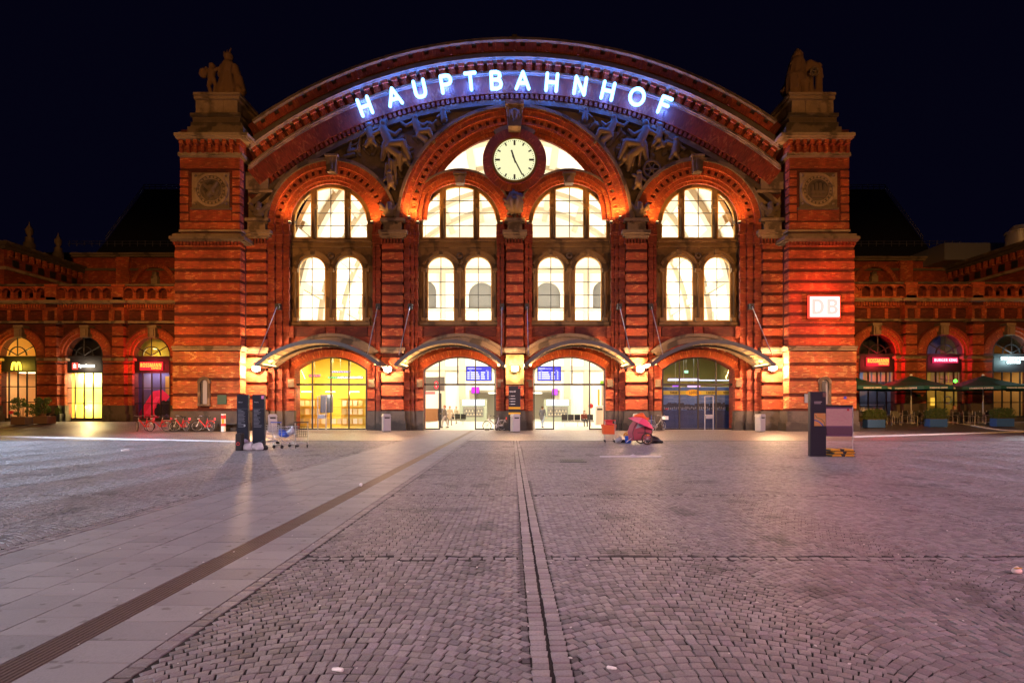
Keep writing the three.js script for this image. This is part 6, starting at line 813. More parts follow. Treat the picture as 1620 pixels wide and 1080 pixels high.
  for (const [px, py, c, w, h] of [[1086, 588, [0.5, 1, 0.6], 0.3, 0.2], [1082, 600, [0.8, 0.7, 1], 2.4, 0.14], [1098, 610, [0.8, 0.5, 1], 1.0, 0.25], [1069, 609, [0.5, 0.1, 1], 0.5, 0.2]]) { const zz = -3.8, t = thing('light_panel', ['small green', 'long pale', 'round violet', 'small purple'][[588, 600, 610, 609].indexOf(py)] + ' lit panel in the dim tobacco shop at the rightmost entrance', 'lit panel', [wx(px, zz), wy(py, zz), zz]); part('panel_frame', cbox(w + 0.05, h + 0.05, 0.05, 0, 0, -0.04, 0.02), M.black, t); part('screen', cbox(w, h, 0.03, 0, 0, 0, 0.012), glow(...c, 1.5), t); part('rod', bar([0, h / 2, -0.04], [0, b.y1 - wy(py, zz), -0.04], 0.015), M.steel, t); }
}
// ---------- bicycles ----------
function bicycle(label, pos, turn, o = {}) {                    // x forwards
  const t = thing('bicycle', label, 'bicycle', pos, turn, o.group), R = 0.335, col = o.col ?? M.red;
  const wheel = (x, rot) => { const w = grp('wheel', t); w.position.set(x, R, 0); w.rotation.y = rot; part('tyre', flat(new THREE.TorusGeometry(R - 0.02, 0.021, 6, 28)), M.rubber, w); part('rim', flat(new THREE.TorusGeometry(R - 0.048, 0.012, 5, 28)), M.steel, w); part('spokes', join([...[...Array(14)].map((_, i) => bar([0, 0, 0.02 * (i % 2 ? 1 : -1)], [(R - 0.05) * Math.cos(i * 0.4488), (R - 0.05) * Math.sin(i * 0.4488), 0], 0.0035, 4)), bar([0, 0, -0.05], [0, 0, 0.05], 0.02, 8)]), M.steel, w); };
  const st = o.steer ?? 0.5; wheel(0.56, st); wheel(-0.52, 0);
  part('frame', join([bar([0.4, 0.78, 0], [-0.1, 0.3, 0], 0.03, 8), bar([0.41, 0.72, 0], [-0.04, 0.4, 0], 0.022, 8), bar([-0.1, 0.3, 0], [-0.26, 0.8, 0], 0.024, 8), ...[-0.05, 0.05].flatMap((z) => [bar([-0.1, 0.3, z * 0.5], [-0.52, R, z], 0.013), bar([-0.23, 0.7, z * 0.5], [-0.52, R, z], 0.011)])]), col, t);
  const f = grp('fork', t); f.position.set(0.44, 0, 0); f.rotation.y = st; part('fork_legs', join([bar([-0.05, 0.9, 0], [-0.02, 0.66, 0], 0.02), ...[-0.05, 0.05].flatMap((z) => [bar([-0.02, 0.68, z * 0.6], [0.02, 0.5, z], 0.014), bar([0.02, 0.5, z], [0.12, R, z], 0.014)])]), M.steel, f); part('handlebar', tube([[-0.22, 1.0, -0.3], [-0.06, 1.04, -0.22], [-0.02, 0.98, 0], [-0.06, 1.04, 0.22], [-0.22, 1.0, 0.3]], 0.013, 6, false, true), M.steel, f); part('grip', join([-0.3, 0.3].map((z) => bar([-0.2, 1.005, z * 0.97], [-0.32, 0.99, z * 1.04], 0.019, 6))), M.rubber, f); part('front_lamp', cyl(0.02, 0.8, 0, 0.035, 0.06, 8), M.white, f);
  part('seat_post', bar([-0.24, 0.74, 0], [-0.29, 0.93, 0], 0.014), M.steel, t); part('saddle', flat(new RoundedBoxGeometry(0.27, 0.06, 0.16, 2, 0.028).translate(-0.3, 0.955, 0)), M.black, t);
  const mg = []; for (let i = 0; i < 10; i++) { const a = 0.5 + i * 0.2, b = a + 0.2, r = R + 0.03; mg.push(bar([-0.52 + r * Math.cos(a), R + r * Math.sin(a), 0], [-0.52 + r * Math.cos(b), R + r * Math.sin(b), 0], 0.024, 6)); } part('mudguard', join(mg), col, t);
  part('chain_guard', cbox(0.46, 0.1, 0.03, -0.3, 0.335, 0.07, 0.014), col, t); part('crank', join([bar([-0.1, 0.3, -0.09], [-0.04, 0.16, -0.09], 0.012), bar([-0.1, 0.3, 0.09], [-0.16, 0.44, 0.09], 0.012), cbox(0.1, 0.02, 0.06, -0.04, 0.15, -0.13), cbox(0.1, 0.02, 0.06, -0.16, 0.45, 0.13), ring2(0.08)]), M.steel, t);
  part('carrier', join([tube([[-0.3, 0.72, -0.06], [-0.78, 0.74, -0.06], [-0.78, 0.74, 0.06], [-0.3, 0.72, 0.06]], 0.008), bar([-0.7, 0.73, 0.06], [-0.53, R, 0.07], 0.007), bar([-0.7, 0.73, -0.06], [-0.53, R, -0.07], 0.007)]), M.steel, t); part('rear_reflector', cbox(0.05, 0.16, 0.14, -0.82, 0.82, 0, 0.02), o.rear ?? M.pink, t);
  if (o.basket) part('basket', join([cbox(0.02, 0.24, 0.34, 0.6, 0.86, 0), cbox(0.26, 0.24, 0.02, 0.72, 0.86, 0.17), cbox(0.26, 0.24, 0.02, 0.72, 0.86, -0.17), cbox(0.02, 0.24, 0.34, 0.85, 0.86, 0), cbox(0.26, 0.02, 0.34, 0.72, 0.75, 0)]), M.white, t);
  part('kick_stand', bar([-0.2, 0.28, 0.06], [-0.3, 0.01, 0.16], 0.01), M.steel, t);
  return t;
}
function ring2(r) { return flat(new THREE.TorusGeometry(r, 0.012, 5, 18)).translate(-0.1, 0.3, 0.05); }
{ const g = 'red hire bicycles by the left tower', z = 2.3, at = (a, b) => [wx((a + b) / 2, z), 0, z];
  bicycle('red bicycle leftmost of those by the left tower, front wheel turned', at(212, 242), Math.PI - 0.25, { group: g, steer: -0.5 }); bicycle('red bicycle second from the left by the left tower, overlapping the first', [wx(250, 1.9), 0, 1.9], Math.PI + 0.1, { group: g, steer: 0.9 }); bicycle('red bicycle second from the right by the left tower, steering toward the square', at(272, 298), Math.PI - 0.35, { group: g, steer: 0.8 }); bicycle('red bicycle on its stand nearest the red and white post by the left tower', at(308, 337), Math.PI - 0.22, { group: g, steer: 0.75 }); bicycle('grey bicycle leaning behind the red hire bicycles by the left tower', [wx(243, 1.95), 0, 1.55], Math.PI + 0.05, { col: M.zinc, steer: 0.2, rear: M.red }); bicycle('bicycle with white front basket parked by the dark shop window right of the pink umbrella', [wx(1040, 1.2), 0, 1.2], 0.5, { col: M.zinc, basket: true, steer: 0.3, rear: M.red }); bicycle('pale bicycle frame leaning at the plinth left of the middle pier', [wx(783, 0.95), 0, 0.95], Math.PI + 0.35, { col: M.alu, steer: 0.1, rear: M.red }); }
// ---------- bins, steles, posts by the hall ----------
const bin = (label, px, py, s = 1) => { const [x, , z] = gp(px, py), t = thing('litter_bin', label, 'litter bin', [x, 0, z], 0.5, 'grey metal litter bins before the hall'); part('body', cbox(0.5, 0.95, 0.42, 0, 0.5, 0, 0.03), M.alu, t); part('hood', pextLocal([[-0.27, 0], [0.27, 0], [0.2, 0.16], [-0.2, 0.16]], 0.44).translate(0, 0.98, -0.22), M.alu, t); part('slot', cbox(0.32, 0.09, 0.02, 0, 0.9, 0.21), M.black, t); part('foot', cbox(0.46, 0.05, 0.38, 0, 0.025, 0), M.black, t); return t; };
function pextLocal(pts, d) { return boxUV(flat(new THREE.ExtrudeGeometry(new THREE.Shape(pts.map((p) => new THREE.Vector2(...p))), { depth: d, bevelEnabled: false }))); }
bin('grey metal litter bin right of the two dark info pillars', 431, 683); bin('grey metal litter bin before the pier left of the open doors', 611, 682.5); bin('grey metal litter bin at the foot of the blue info stele', 815, 683); bin('grey metal litter bin left of the right tower', 1203, 682.5); bin('low grey cabinet like bin behind the pink umbrella', 1009, 681);
{ const [x, , z] = gp(814, 682.2), k = (D - z) / F, t = thing('info_stele', 'tall dark blue info stele with yellow bands before the middle pier', 'info stele', [x, 0, z - 0.3]), H = 72 * k; part('panel', cbox(0.78, H, 0.14, 0, H / 2, 0, 0.015), M.navy, t); for (const y of [0.4, 0.52]) part('yellow_band', cbox(0.79, 0.14, 0.15, 0, H * y - 0.02, 0), M.yellow, t); part('logo', cbox(0.12, 0.09, 0.02, 0.3, H * 0.96, 0.07), M.red, t); part('lettering', join([text('Bremen Hbf', 0.1, 0.01, 0.4).translate(-0.12, H * 0.88, 0.07), ...[0.78, 0.72, 0.66, 0.6].flatMap((y, i) => [cbox(0.035, 0.035, 0.01, -0.3, H * y, 0.075), cbox(0.24 + 0.1 * hash(i, 7), 0.035, 0.01, -0.1, H * y, 0.075)])]), M.white, t); }
{ // two dark steles at left
  [[375.5, 393.5, 'left one of the two dark info pillars with small white text, by the white plastic bags'], [400, 419, 'right one of the two dark info pillars with small white text and pink logo']].forEach(([a, b, label], i) => { const [x, , z] = gp((a + b) / 2, 710), k = (D - z) / F, w = (b - a) * k, H = 86 * k, t = thing('info_pillar', label, 'info pillar', [x, 0, z]); part('panel', cbox(w, H, 0.12, 0, H / 2, 0, 0.012), M.navy, t); const ln = []; for (let j = 0; j < 14; j++) { const l = w * (0.25 + 0.45 * hash(j, i + 2)); ln.push(cbox(l, 0.014, 0.006, -w * 0.38 + l / 2, H * (0.72 - j * 0.024), 0.061)); } ln.push(text(i ? 'Ausgang' : 'Bahnhof', 0.05, 0.006, w * 0.36).translate(-w * 0.16, H * 0.86, 0.06), cbox(w * 0.9, 0.006, 0.006, 0, H * 0.74, 0.061)); part('lettering', join(ln), mat([0.22, 0.22, 0.26]), t); if (i) part('logo', cbox(w * 0.2, w * 0.26, 0.008, w * 0.36, H * 0.95, 0.062), mat([0.6, 0.2, 0.4]), t); else part('reflector', flat(new THREE.CylinderGeometry(0.035, 0.035, 0.02, 12).rotateX(Math.PI / 2)).translate(w * 0.2, H * 0.43, 0.065), M.steel, t); part('base', cbox(w + 0.06, 0.05, 0.2, 0, 0.025, 0), M.black, t); }); }
{ const [x, , z] = gp(353, 683), t = thing('marker_post', 'short red and white marker post at the right end of the bicycles', 'post', [x, 0, z]); part('post', cbox(0.2, 1.15, 0.2, 0, 0.575, 0, 0.02), M.white, t); part('red_band', join([cbox(0.21, 0.24, 0.21, 0, 0.95, 0, 0.01), cbox(0.21, 0.16, 0.21, 0, 0.45, 0, 0.01)]), M.red, t); part('label_plate', cbox(0.14, 0.3, 0.02, 0.02, 0.68, 0.11), M.yellow, t);
  const b = thing('bench', 'dark bench against the plinth left of the dark info pillars', 'bench', [wx(366, 1.9), 0, 1.9]); part('seat', cbox(1.1, 0.08, 0.45, 0, 0.47, 0, 0.02), M.black, b); for (const s of [-1, 1]) part('leg', cbox(0.07, 0.45, 0.4, s * 0.45, 0.225, 0), M.black, b);
  const fr = thing('parking_frame', 'white metal frame post with small box before the dark shop window at right', 'frame', [wx(1122, 0.9), 0, 0.9]); const k = K(0.9); part('tube_frame', tube([[-6.5 * k, 0, 0], [-6.5 * k, 54 * k, 0], [6.5 * k, 54 * k, 0], [6.5 * k, 0, 0]], 0.035), M.alu, fr); part('box', cbox(0.46, 0.28, 0.2, 0, 22 * k, 0, 0.03), M.alu, fr);
  copyOf(fr, 'white metal frame post with small box before the yellow shop window at left', [wx(509, 0.9), 0, 0.9]); }
// ---------- shopping carts and belongings ----------
function cart(label, px, py, turn, hm, wm = M.steel) {
  const p = gp(px, py), t = thing('shopping_cart', label, 'shopping cart', [p[0], 0, p[2]], turn), g = [], B = [[0.42, 0.24], [0.3, 0.2]], y0 = 0.42, y1 = 0.8;
  for (const z of [-1, 1]) { for (let i = 0; i <= 10; i++) { const u = i / 10 * 2 - 1; g.push(bar([u * 0.36 + 0.02, y0, z * 0.2], [u * 0.43, y1, z * 0.25], 0.004, 4)); } for (let j = 0; j <= 4; j++) { const u = j / 4, y = y0 + (y1 - y0) * u; g.push(bar([-0.34 - 0.09 * u, y, z * (0.2 + 0.05 * u)], [0.38 + 0.05 * u, y, z * (0.2 + 0.05 * u)], 0.005, 4)); } }
  for (const x of [-1, 1]) for (let i = 0; i <= 6; i++) { const u = i / 6 * 2 - 1; g.push(bar([x * 0.36 + 0.02, y0, u * 0.2], [x * 0.43, y1, u * 0.25], 0.004, 4)); } for (let j = 0; j <= 4; j++) { const u = j / 4, y = y0 + (y1 - y0) * u; for (const x of [-1, 1]) g.push(bar([x * (0.36 + 0.07 * u), y, -0.2 - 0.05 * u], [x * (0.36 + 0.07 * u), y, 0.2 + 0.05 * u], 0.005, 4)); } for (let i = 0; i <= 6; i++) g.push(bar([-0.34, y0, -0.2 + i * 0.066], [0.38, y0, -0.2 + i * 0.066], 0.004, 4)); void B;
  part('wire_basket', join(g), wm, t); part('frame', join([-0.22, 0.22].flatMap((z) => [bar([-0.4, 0.14, z], [0.42, 0.14, z], 0.014), bar([-0.4, 0.14, z], [-0.46, 0.98, z], 0.014), bar([0.36, 0.14, z], [-0.3, 0.42, z], 0.012)]).concat([bar([-0.4, 0.14, -0.22], [-0.4, 0.14, 0.22], 0.012), bar([0.42, 0.14, -0.22], [0.42, 0.14, 0.22], 0.012)])), M.steel, t); part('handle', bar([-0.48, 0.98, -0.25], [-0.48, 0.98, 0.25], 0.02, 8), hm, t); for (const x of [-0.38, 0.38]) for (const z of [-0.2, 0.2]) part('wheel', join([flat(new THREE.CylinderGeometry(0.06, 0.06, 0.03, 12).rotateX(Math.PI / 2)).translate(x, 0.06, z), cbox(0.03, 0.1, 0.045, x, 0.1, z)]), M.rubber, t); return t;
}
const lump = (caps, cell = 0.02, k = 0.05) => flat(nets(caps, cell, k));
cart('shopping cart with blue handle holding blue and white bags, right of the info pillars', 452, 708, 1.2, M.blue); cart('empty dark shopping cart beside the one with bags', 477, 707.5, 1.95, M.iron, M.iron); cart('shopping cart partly hidden behind the right dark info pillar', 423, 703, 0.5, M.blue);
{ const s = (name, label, cat, px, py, caps, m, y = 0, k = 0.05) => { const p = gp(px, py); return single(name, lump(caps, 0.018, k), m, label, cat, [p[0], y, p[2]]); };
  s('blue_bag', 'blue plastic bag in the shopping cart right of the info pillars', 'bag', 449, 708, [P([-0.1, 0.1, 0], 0.1, [0.08, 0.08, 0.03], 0.12), P([-0.1, 0.22, 0.02], 0.08, [0, 0.16, 0], 0.09)], M.blue, 0.42); s('white_bag', 'white plastic bag beside the blue bag in the shopping cart', 'bag', 457, 708, [P([0, 0.14, 0], 0.1, [0.1, 0.2, 0], 0.1), P([0.1, 0.2, 0], 0.1, [0.12, 0.36, 0], 0.04)], M.bag, 0.42);
  s('plastic_bag', 'long white plastic bag lying before the left info pillar', 'bag', 391, 712, [P([-0.26, 0.06, 0], 0.06, [0.05, 0.1, 0.03], 0.11), P([-0.1, 0.14, 0], 0.08, [0.1, 0.2, 0], 0.1), P([0.05, 0.08, 0.04], 0.1, [0.24, 0.07, 0], 0.07)], M.bag); s('plastic_bag', 'crumpled clear plastic bag with red print before the right info pillar', 'bag', 406, 712, [P([-0.08, 0.12, 0], 0.12, [0.08, 0.16, 0], 0.13), P([0.05, 0.05, 0.1], 0.06, [0.16, 0.08, 0], 0.08)], M.bag); s('plastic_bag', 'grey knotted plastic bag on top of the long white one', 'bag', 385, 711, [P([-0.06, 0.26, 0], 0.08, [0.08, 0.28, 0], 0.09), P([0.02, 0.3, 0], 0.05, [0.05, 0.38, 0], 0.02)], mat([0.35, 0.28, 0.36])); s('black_bag', 'black sack leaning at the foot of the right info pillar', 'bag', 416, 711.5, [P([-0.1, 0.1, 0], 0.1, [0.1, 0.08, 0.02], 0.09), P([-0.08, 0.2, 0], 0.08, [-0.02, 0.3, -0.03], 0.05)], M.black);
  { const p = gp(379, 712.5), t = thing('speaker_box', 'black upright speaker box with round emblem beside the white bags', 'speaker', [p[0], 0, p[2]], 0.1); part('cabinet', cbox(0.2, 0.58, 0.28, 0, 0.29, 0, 0.015), M.black, t); part('emblem', flat(new THREE.TorusGeometry(0.05, 0.012, 6, 20)).translate(0, 0.25, 0.145), M.red, t); part('side_panel', cbox(0.19, 0.05, 0.2, 0, 0.585, 0), M.iron, t); }
  single('paper_tube', bar([0, 0, 0], [0.02, 0.22, 0], 0.03, 8), M.white, 'short white paper tube standing between the two dark info pillars', 'tube', [gp(396.5, 708)[0], 0, gp(396.5, 708)[2]]);
  cart('red and orange shopping cart left of the pink umbrella', 964, 699.5, 1.45, M.red, M.orange); const c = gp(963, 700);
  { const t = thing('cart_load', 'orange crate with red box stacked in the red shopping cart', 'crate', [c[0], 0, c[2]]); part('crate', pextLocal([[-0.24, 0.4], [0.24, 0.4], [0.3, 0.82], [-0.3, 0.82]], 0.44).translate(0, -0.02, -0.22), mat([0.62, 0.1, 0.015]), t); part('red_box', cbox(0.3, 0.18, 0.25, 0, 0.92, 0, 0.02), M.red, t); part('red_fabric', lump([P([-0.1, 0.82, 0.2], 0.05, [0.15, 0.8, 0.2], 0.04)]), M.red, t); }
  s('clear_bag', 'crumpled clear bag on the ground beside the red shopping cart', 'bag', 979, 700, [P([-0.06, 0.1, 0], 0.1, [0.06, 0.13, 0], 0.11), P([0.06, 0.2, 0], 0.06, [0.02, 0.28, 0], 0.03)], M.bag); { const p = gp(994, 700.5), t = thing('bucket', 'bright blue plastic bucket beside the bicycle trailer', 'bucket', [p[0], 0, p[2]]); part('tub', flat(new THREE.LatheGeometry([[0, 0], [0.12, 0], [0.15, 0.28], [0.165, 0.28], [0.165, 0.3], [0.14, 0.3], [0.12, 0.05], [0, 0.05]].map((v) => new THREE.Vector2(...v)), 20)), M.blue, t); part('handle', flat(new THREE.TorusGeometry(0.15, 0.006, 5, 16, Math.PI)).translate(0, 0.28, 0), M.steel, t); } s('black_sack', 'black sacks heaped on the ground right of the bicycle trailer', 'sack', 1034, 701, [P([-0.2, 0.12, 0], 0.13, [0.12, 0.14, 0], 0.14), P([0.12, 0.12, 0.03], 0.11, [0.36, 0.06, 0.02], 0.06), P([-0.1, 0.2, -0.05], 0.1, [0.02, 0.24, 0], 0.08)], M.black); s('black_bag', 'small black bag between clear bag and blue bucket', 'bag', 986, 700, [P([-0.06, 0.07, 0], 0.08, [0.06, 0.06, 0], 0.07)], M.black); s('cloth_bundle', 'brown bag hanging left of the bicycle trailer', 'bag', 994, 693, [P([-0.1, 0.16, 0], 0.14, [0.1, 0.16, 0], 0.14), P([0, 0.3, 0], 0.05, [0, 0.42, 0], 0.02)], mat([0.5, 0.2, 0.02]));
  { // covered bicycle trailer
    const p = gp(1012, 702.5), t = thing('bicycle_trailer', 'dusky red covered bicycle trailer with large wheel under the pink umbrella', 'trailer', [p[0], 0, p[2]], 0.12), prof = [[-0.36, 0.2], [-0.4, 0.5], [-0.33, 0.74], [-0.18, 0.95], [0.32, 0.84], [0.44, 0.56], [0.36, 0.22]]; part('cover', toCreasedNormals(new THREE.ExtrudeGeometry(new THREE.Shape(prof.map((v) => new THREE.Vector2(...v))), { depth: 0.5, bevelEnabled: true, bevelSize: 0.03, bevelThickness: 0.04, bevelSegments: 2 }).translate(0, 0, -0.25), 0.7), mat([0.32, 0.05, 0.075]), t); part('window', pextLocal([[-0.3, 0.66], [0.12, 0.78], [0.1, 0.86], [-0.16, 0.91]], 0.02).translate(0, 0, 0.295), mat([0.3, 0.3, 0.34], { roughness: 0.2 }), t);
    for (const z of [-0.36, 0.36]) { const w = grp('wheel', t); w.position.set(0.2, 0.25, z); part('tyre', flat(new THREE.TorusGeometry(0.23, 0.022, 6, 28)), M.rubber, w); part('rim', flat(new THREE.TorusGeometry(0.2, 0.012, 5, 28)), M.wood, w); part('spokes', join([...Array(12)].map((_, i) => bar([0, 0, 0], [0.2 * Math.cos(i * 0.5236), 0.2 * Math.sin(i * 0.5236), 0], 0.004, 4))), M.steel, w); part('reflector', cbox(0.12, 0.05, 0.02, 0.02, 0.14, 0.01, 0.008), mat([0.9, 0.2, 0.01]), w); } part('piping', join([0.29, -0.29].map((z) => tube([...prof, prof[0]].map(([x, y]) => [x * 1.01, y, z]), 0.012, 5))), M.black, t); part('rear_strap', join([cbox(0.03, 0.3, 0.02, 0.12, 0.62, 0.3), cbox(0.4, 0.025, 0.02, 0.0, 0.5, 0.298)]), M.black, t); part('axle', bar([0.2, 0.25, -0.36], [0.2, 0.25, 0.36], 0.015), M.steel, t); part('drawbar', bar([-0.36, 0.28, 0.1], [-0.62, 0.1, 0.12], 0.018), M.steel, t); part('flag', join([bar([0.42, 0.4, 0.2], [0.44, 1.22, 0.2], 0.008), cbox(0.02, 0.1, 0.1, 0.43, 0.56, 0.2)]), M.blue, t);
    const u = thing('umbrella', 'open pink and red umbrella leaning over the bicycle trailer', 'umbrella', [p[0] + 0.03, 0.83, p[2] + 0.03]); u.rotation.set(0.25, 0.3, -0.42); const n = 8; for (let i = 0; i < n; i++) { const pos = [], idx = []; for (let r = 0; r <= 4; r++) for (let q = 0; q <= 4; q++) { const a = (i + q / 4) / n * 6.2832, rad = 0.58 * r / 4, sagg = 1 - 0.06 * Math.sin(q / 4 * Math.PI) * r / 4; pos.push(Math.cos(a) * rad * sagg, 0.3 - 0.26 * (r / 4) ** 2, Math.sin(a) * rad * sagg); } for (let r = 0; r < 4; r++) for (let q = 0; q < 4; q++) { const b = r * 5 + q; idx.push(b, b + 1, b + 6, b, b + 6, b + 5); } const g = new THREE.BufferGeometry(); g.setAttribute('position', new THREE.Float32BufferAttribute(pos, 3)); g.setIndex(idx); g.computeVertexNormals(); part('canopy_panel', flat(g), mat(i % 3 ? [0.78, 0.07, 0.16] : [0.85, 0.16, 0.2], { side: THREE.DoubleSide }), u); part('rib', bar([0, 0.28, 0], [0.57 * Math.cos(i / n * 6.2832), 0.03, 0.57 * Math.sin(i / n * 6.2832)], 0.006, 4), M.steel, u); } part('shaft', bar([0, 0.34, 0], [0, -0.5, 0], 0.012), M.steel, u);
    const ob = single('orange_cloth', lump([P([-0.15, 0.05, 0], 0.08, [0.1, 0.1, 0], 0.1), P([0.1, 0.1, 0], 0.08, [0.3, -0.08, 0.05], 0.06)], 0.02, 0.06), M.orange, 'orange cloth bundle draped over the top of the pink umbrella', 'cloth', [p[0] - 0.02, 1.12, p[2] + 0.05]); void ob; }
  { const p = gp(997, 722.5), k = (D - p[2]) / F; single('folded_strip', pextLocal([[-48 * k, 0], [-48 * k, 1.6 * k], [-1 * k, 2.2 * k], [4.5 * k, 4.4 * k], [9 * k, 2.2 * k], [48 * k, 1.9 * k], [48 * k, 0]], 0.14), M.bag, 'long flat white strip with a raised fold lying on the paving', 'strip', [p[0], 0, p[2]]); }
  { const p = gp(905, 729), t = thing('drain_grate', 'small iron drain grate in the paving right of the central strip', 'drain', [p[0], 0, p[2]]); part('grate_frame', join([cbox(0.75, 0.02, 0.05, 0, 0.004, 0.3), cbox(0.75, 0.02, 0.05, 0, 0.004, -0.3), cbox(0.05, 0.019, 0.55, -0.35, 0.004, 0), cbox(0.05, 0.019, 0.55, 0.35, 0.004, 0)]), M.iron, t); for (let i = 0; i < 9; i++) part('bar', cbox(0.03, 0.02, 0.55, -0.28 + i * 0.07, 0.004, 0), M.iron, t); part('pit', cbox(0.66, 0.008, 0.55, 0, 0.002, 0), M.black, t); }
  [[534, 1061, 'tiny white paper scrap at the bottom edge left of the central strip', 0.025], [197, 713, 'white paper scrap on the far paving before the bicycles', 0.09], [570, 768, 'pale paper scrap lying on the slab path', 0.06], [968, 1059, 'tiny white paper scrap on the cobbles right of the central strip', 0.02]].forEach(([px, py, label, r], i) => { const p = gp(px, py); single('paper_scrap', lump([P([-r, 0.004 + r * 0.15, 0], r * 0.4, [r, 0.004 + r * 0.15, r * 0.3], r * 0.5), P([0, r * 0.3, 0], r * 0.4, [r * 0.2, r * 0.4, r * 0.2], r * 0.3)], r * 0.18, r * 0.3), M.white, label, 'paper', [p[0], 0.002, p[2]], i); });
  { const p = gp(1609, 908), t = thing('paper_cup', 'crumpled pinkish paper cup on the paving at the right edge', 'cup', [p[0], 0, p[2]]); part('cup', lump([P([-0.012, 0.03, 0], 0.026, [0.012, 0.03, 0], 0.03), P([0, 0.05, 0], 0.02, [0.004, 0.055, 0], 0.018)], 0.006, 0.012), mat([0.75, 0.55, 0.5]), t); part('rim', flat(new THREE.TorusGeometry(0.026, 0.004, 6, 16)).rotateX(1.2).translate(0, 0.058, 0.012), M.yellow, t); } }
// ---------- map board at right ----------
{ const p = gp(1293, 721.5), k = (D - p[2]) / F, t = thing('map_board', 'dark info pillar joined to a map board on a thin post, before the right tower', 'info board', [p[0], 0, p[2]]), w = 25 * k, H = 102 * k;
  const city = canvasTex(128, 150, (x, W, h) => { x.fillStyle = '#d99a4e'; x.fillRect(0, 0, W, h); x.fillStyle = '#caa36a'; for (let i = 0; i < 40; i++) x.fillRect(hash(i, 1) * W, hash(i, 2) * h, 22, 10); x.strokeStyle = '#4a63b8'; x.lineWidth = 14; x.beginPath(); x.moveTo(0, 80); x.quadraticCurveTo(60, 90, 100, 150); x.stroke(); x.strokeStyle = '#4a6a3a'; x.lineWidth = 6; x.beginPath(); x.moveTo(10, 20); x.lineTo(30, 50); x.lineTo(80, 70); x.lineTo(115, 110); x.lineTo(110, 150); x.stroke(); }), plan = canvasTex(512, 340, (x, W, h) => { x.fillStyle = '#c9a9a4'; x.fillRect(0, 0, W, h); x.strokeStyle = '#b08a92'; x.lineWidth = 2; for (let i = 0; i < 60; i++) { x.beginPath(); x.moveTo(hash(i, 1) * W, hash(i, 2) * h); x.lineTo(hash(i, 3) * W, hash(i, 4) * h); x.stroke(); } x.fillStyle = '#bfa7a0'; for (let i = 0; i < 60; i++) x.fillRect(hash(i, 5) * W, hash(i, 6) * h, 26, 18); x.fillStyle = '#c21f2a'; x.fillRect(W * 0.8, 0, 46, 40); });
  part('pillar', cbox(w, H, 0.14, 0, H / 2, 0, 0.012), M.navy, t); part('city_map', new THREE.PlaneGeometry(18 * k, 20 * k).translate(2.5 * k, H - 44 * k, 0.0725), mat([0.6, 0.58, 0.55], { map: city, roughness: 0.5 }), t); part('corner_plate', cbox(5.5 * k, 6.5 * k, 0.012, 9.5 * k, H - 5 * k, 0.072), mat([0.12, 0.06, 0.05]), t); part('lettering', join([cbox(12 * k, 0.02, 0.006, -0.5 * k, H - 16 * k, 0.073), cbox(10 * k, 0.02, 0.006, -1.5 * k, H - 18.4 * k, 0.073)]), mat([0.35, 0.3, 0.32]), t);
  const bx0 = 13 * k, bx1 = 55 * k, xm = (bx0 + bx1) / 2; part('board', cbox(bx1 - bx0, 47 * k, 0.08, xm, 55 * k, -0.01, 0.01), mat([0.09, 0.04, 0.09]), t); part('plan', new THREE.PlaneGeometry(41 * k, 27 * k).translate(xm, 61.5 * k, 0.034), mat([0.62, 0.56, 0.56], { map: plan, roughness: 0.45 }), t); part('leaflet_rack', cbox(41 * k, 11 * k, 0.03, xm, 40 * k, 0.035, 0.008), mat([0.08, 0.035, 0.06]), t); part('top_rail', cbox(42 * k, 3 * k, 0.1, xm, 79.5 * k, 0), M.navy, t); part('support_post', cyl(56.5 * k, 0, 0, 0.85 * k, 79 * k, 10), M.steel, t);
  const q = gp(1328, 721.5), s = thing('cable_ramp', 'black and yellow cable ramp, lowest of the stack under the map board', 'cable ramp', [q[0], 0, q[2]], 0, 'stack of black and yellow cable ramps'), L = 40 * k, prof = [[-L / 2, 0], [-L / 2 + 0.1, 0.075], [L / 2 - 0.1, 0.075], [L / 2, 0]]; part('body', pextLocal(prof, 0.4).translate(0, 0, -0.2), M.rubber, s); for (const d of [-0.2, 0.2]) part('yellow_lid', pextLocal([[-0.15, 0], [-0.12, 0.06], [0.12, 0.06], [0.15, 0]], 0.42).translate(d, 0.018, -0.21), mat([0.5, 0.24, 0.01]), s);
  copyOf(s, 'black and yellow cable ramp, middle of the stack under the map board', [q[0] + 0.02, 0.082, q[2]], 0.12); copyOf(s, 'black and yellow cable ramp, topmost of the stack under the map board', [q[0] - 0.02, 0.165, q[2] + 0.01], -0.1); }
// ---------- cafe at the right wing, planters at the left wing ----------
function leaves(n, f, size) { const pos = [], nor = []; for (let i = 0; i < n; i++) { const p = f(), a = rnd() * 6.28, b = rnd() * 3.14, s = size * rr(0.6, 1.3), u = new THREE.Vector3(Math.cos(a) * Math.cos(b), Math.sin(b), Math.sin(a) * Math.cos(b)), v = new THREE.Vector3(rnd() - 0.5, rnd() - 0.5, rnd() - 0.5).cross(u).normalize(), c = new THREE.Vector3(...p), q = [c.clone().addScaledVector(u, -s), c.clone().addScaledVector(v, s * 0.45), c.clone().addScaledVector(u, s), c.clone().addScaledVector(v, -s * 0.45)]; for (const k of [0, 1, 2, 0, 2, 3]) pos.push(q[k].x, q[k].y, q[k].z); } const g = new THREE.BufferGeometry(); g.setAttribute('position', new THREE.Float32BufferAttribute(pos, 3)); g.computeVertexNormals(); void nor; return g; }
const atD = (px, Z) => { const x = (px - VX) * Z / F, z = D - Z; return [x, gy(x, z) - 0.01, z]; };
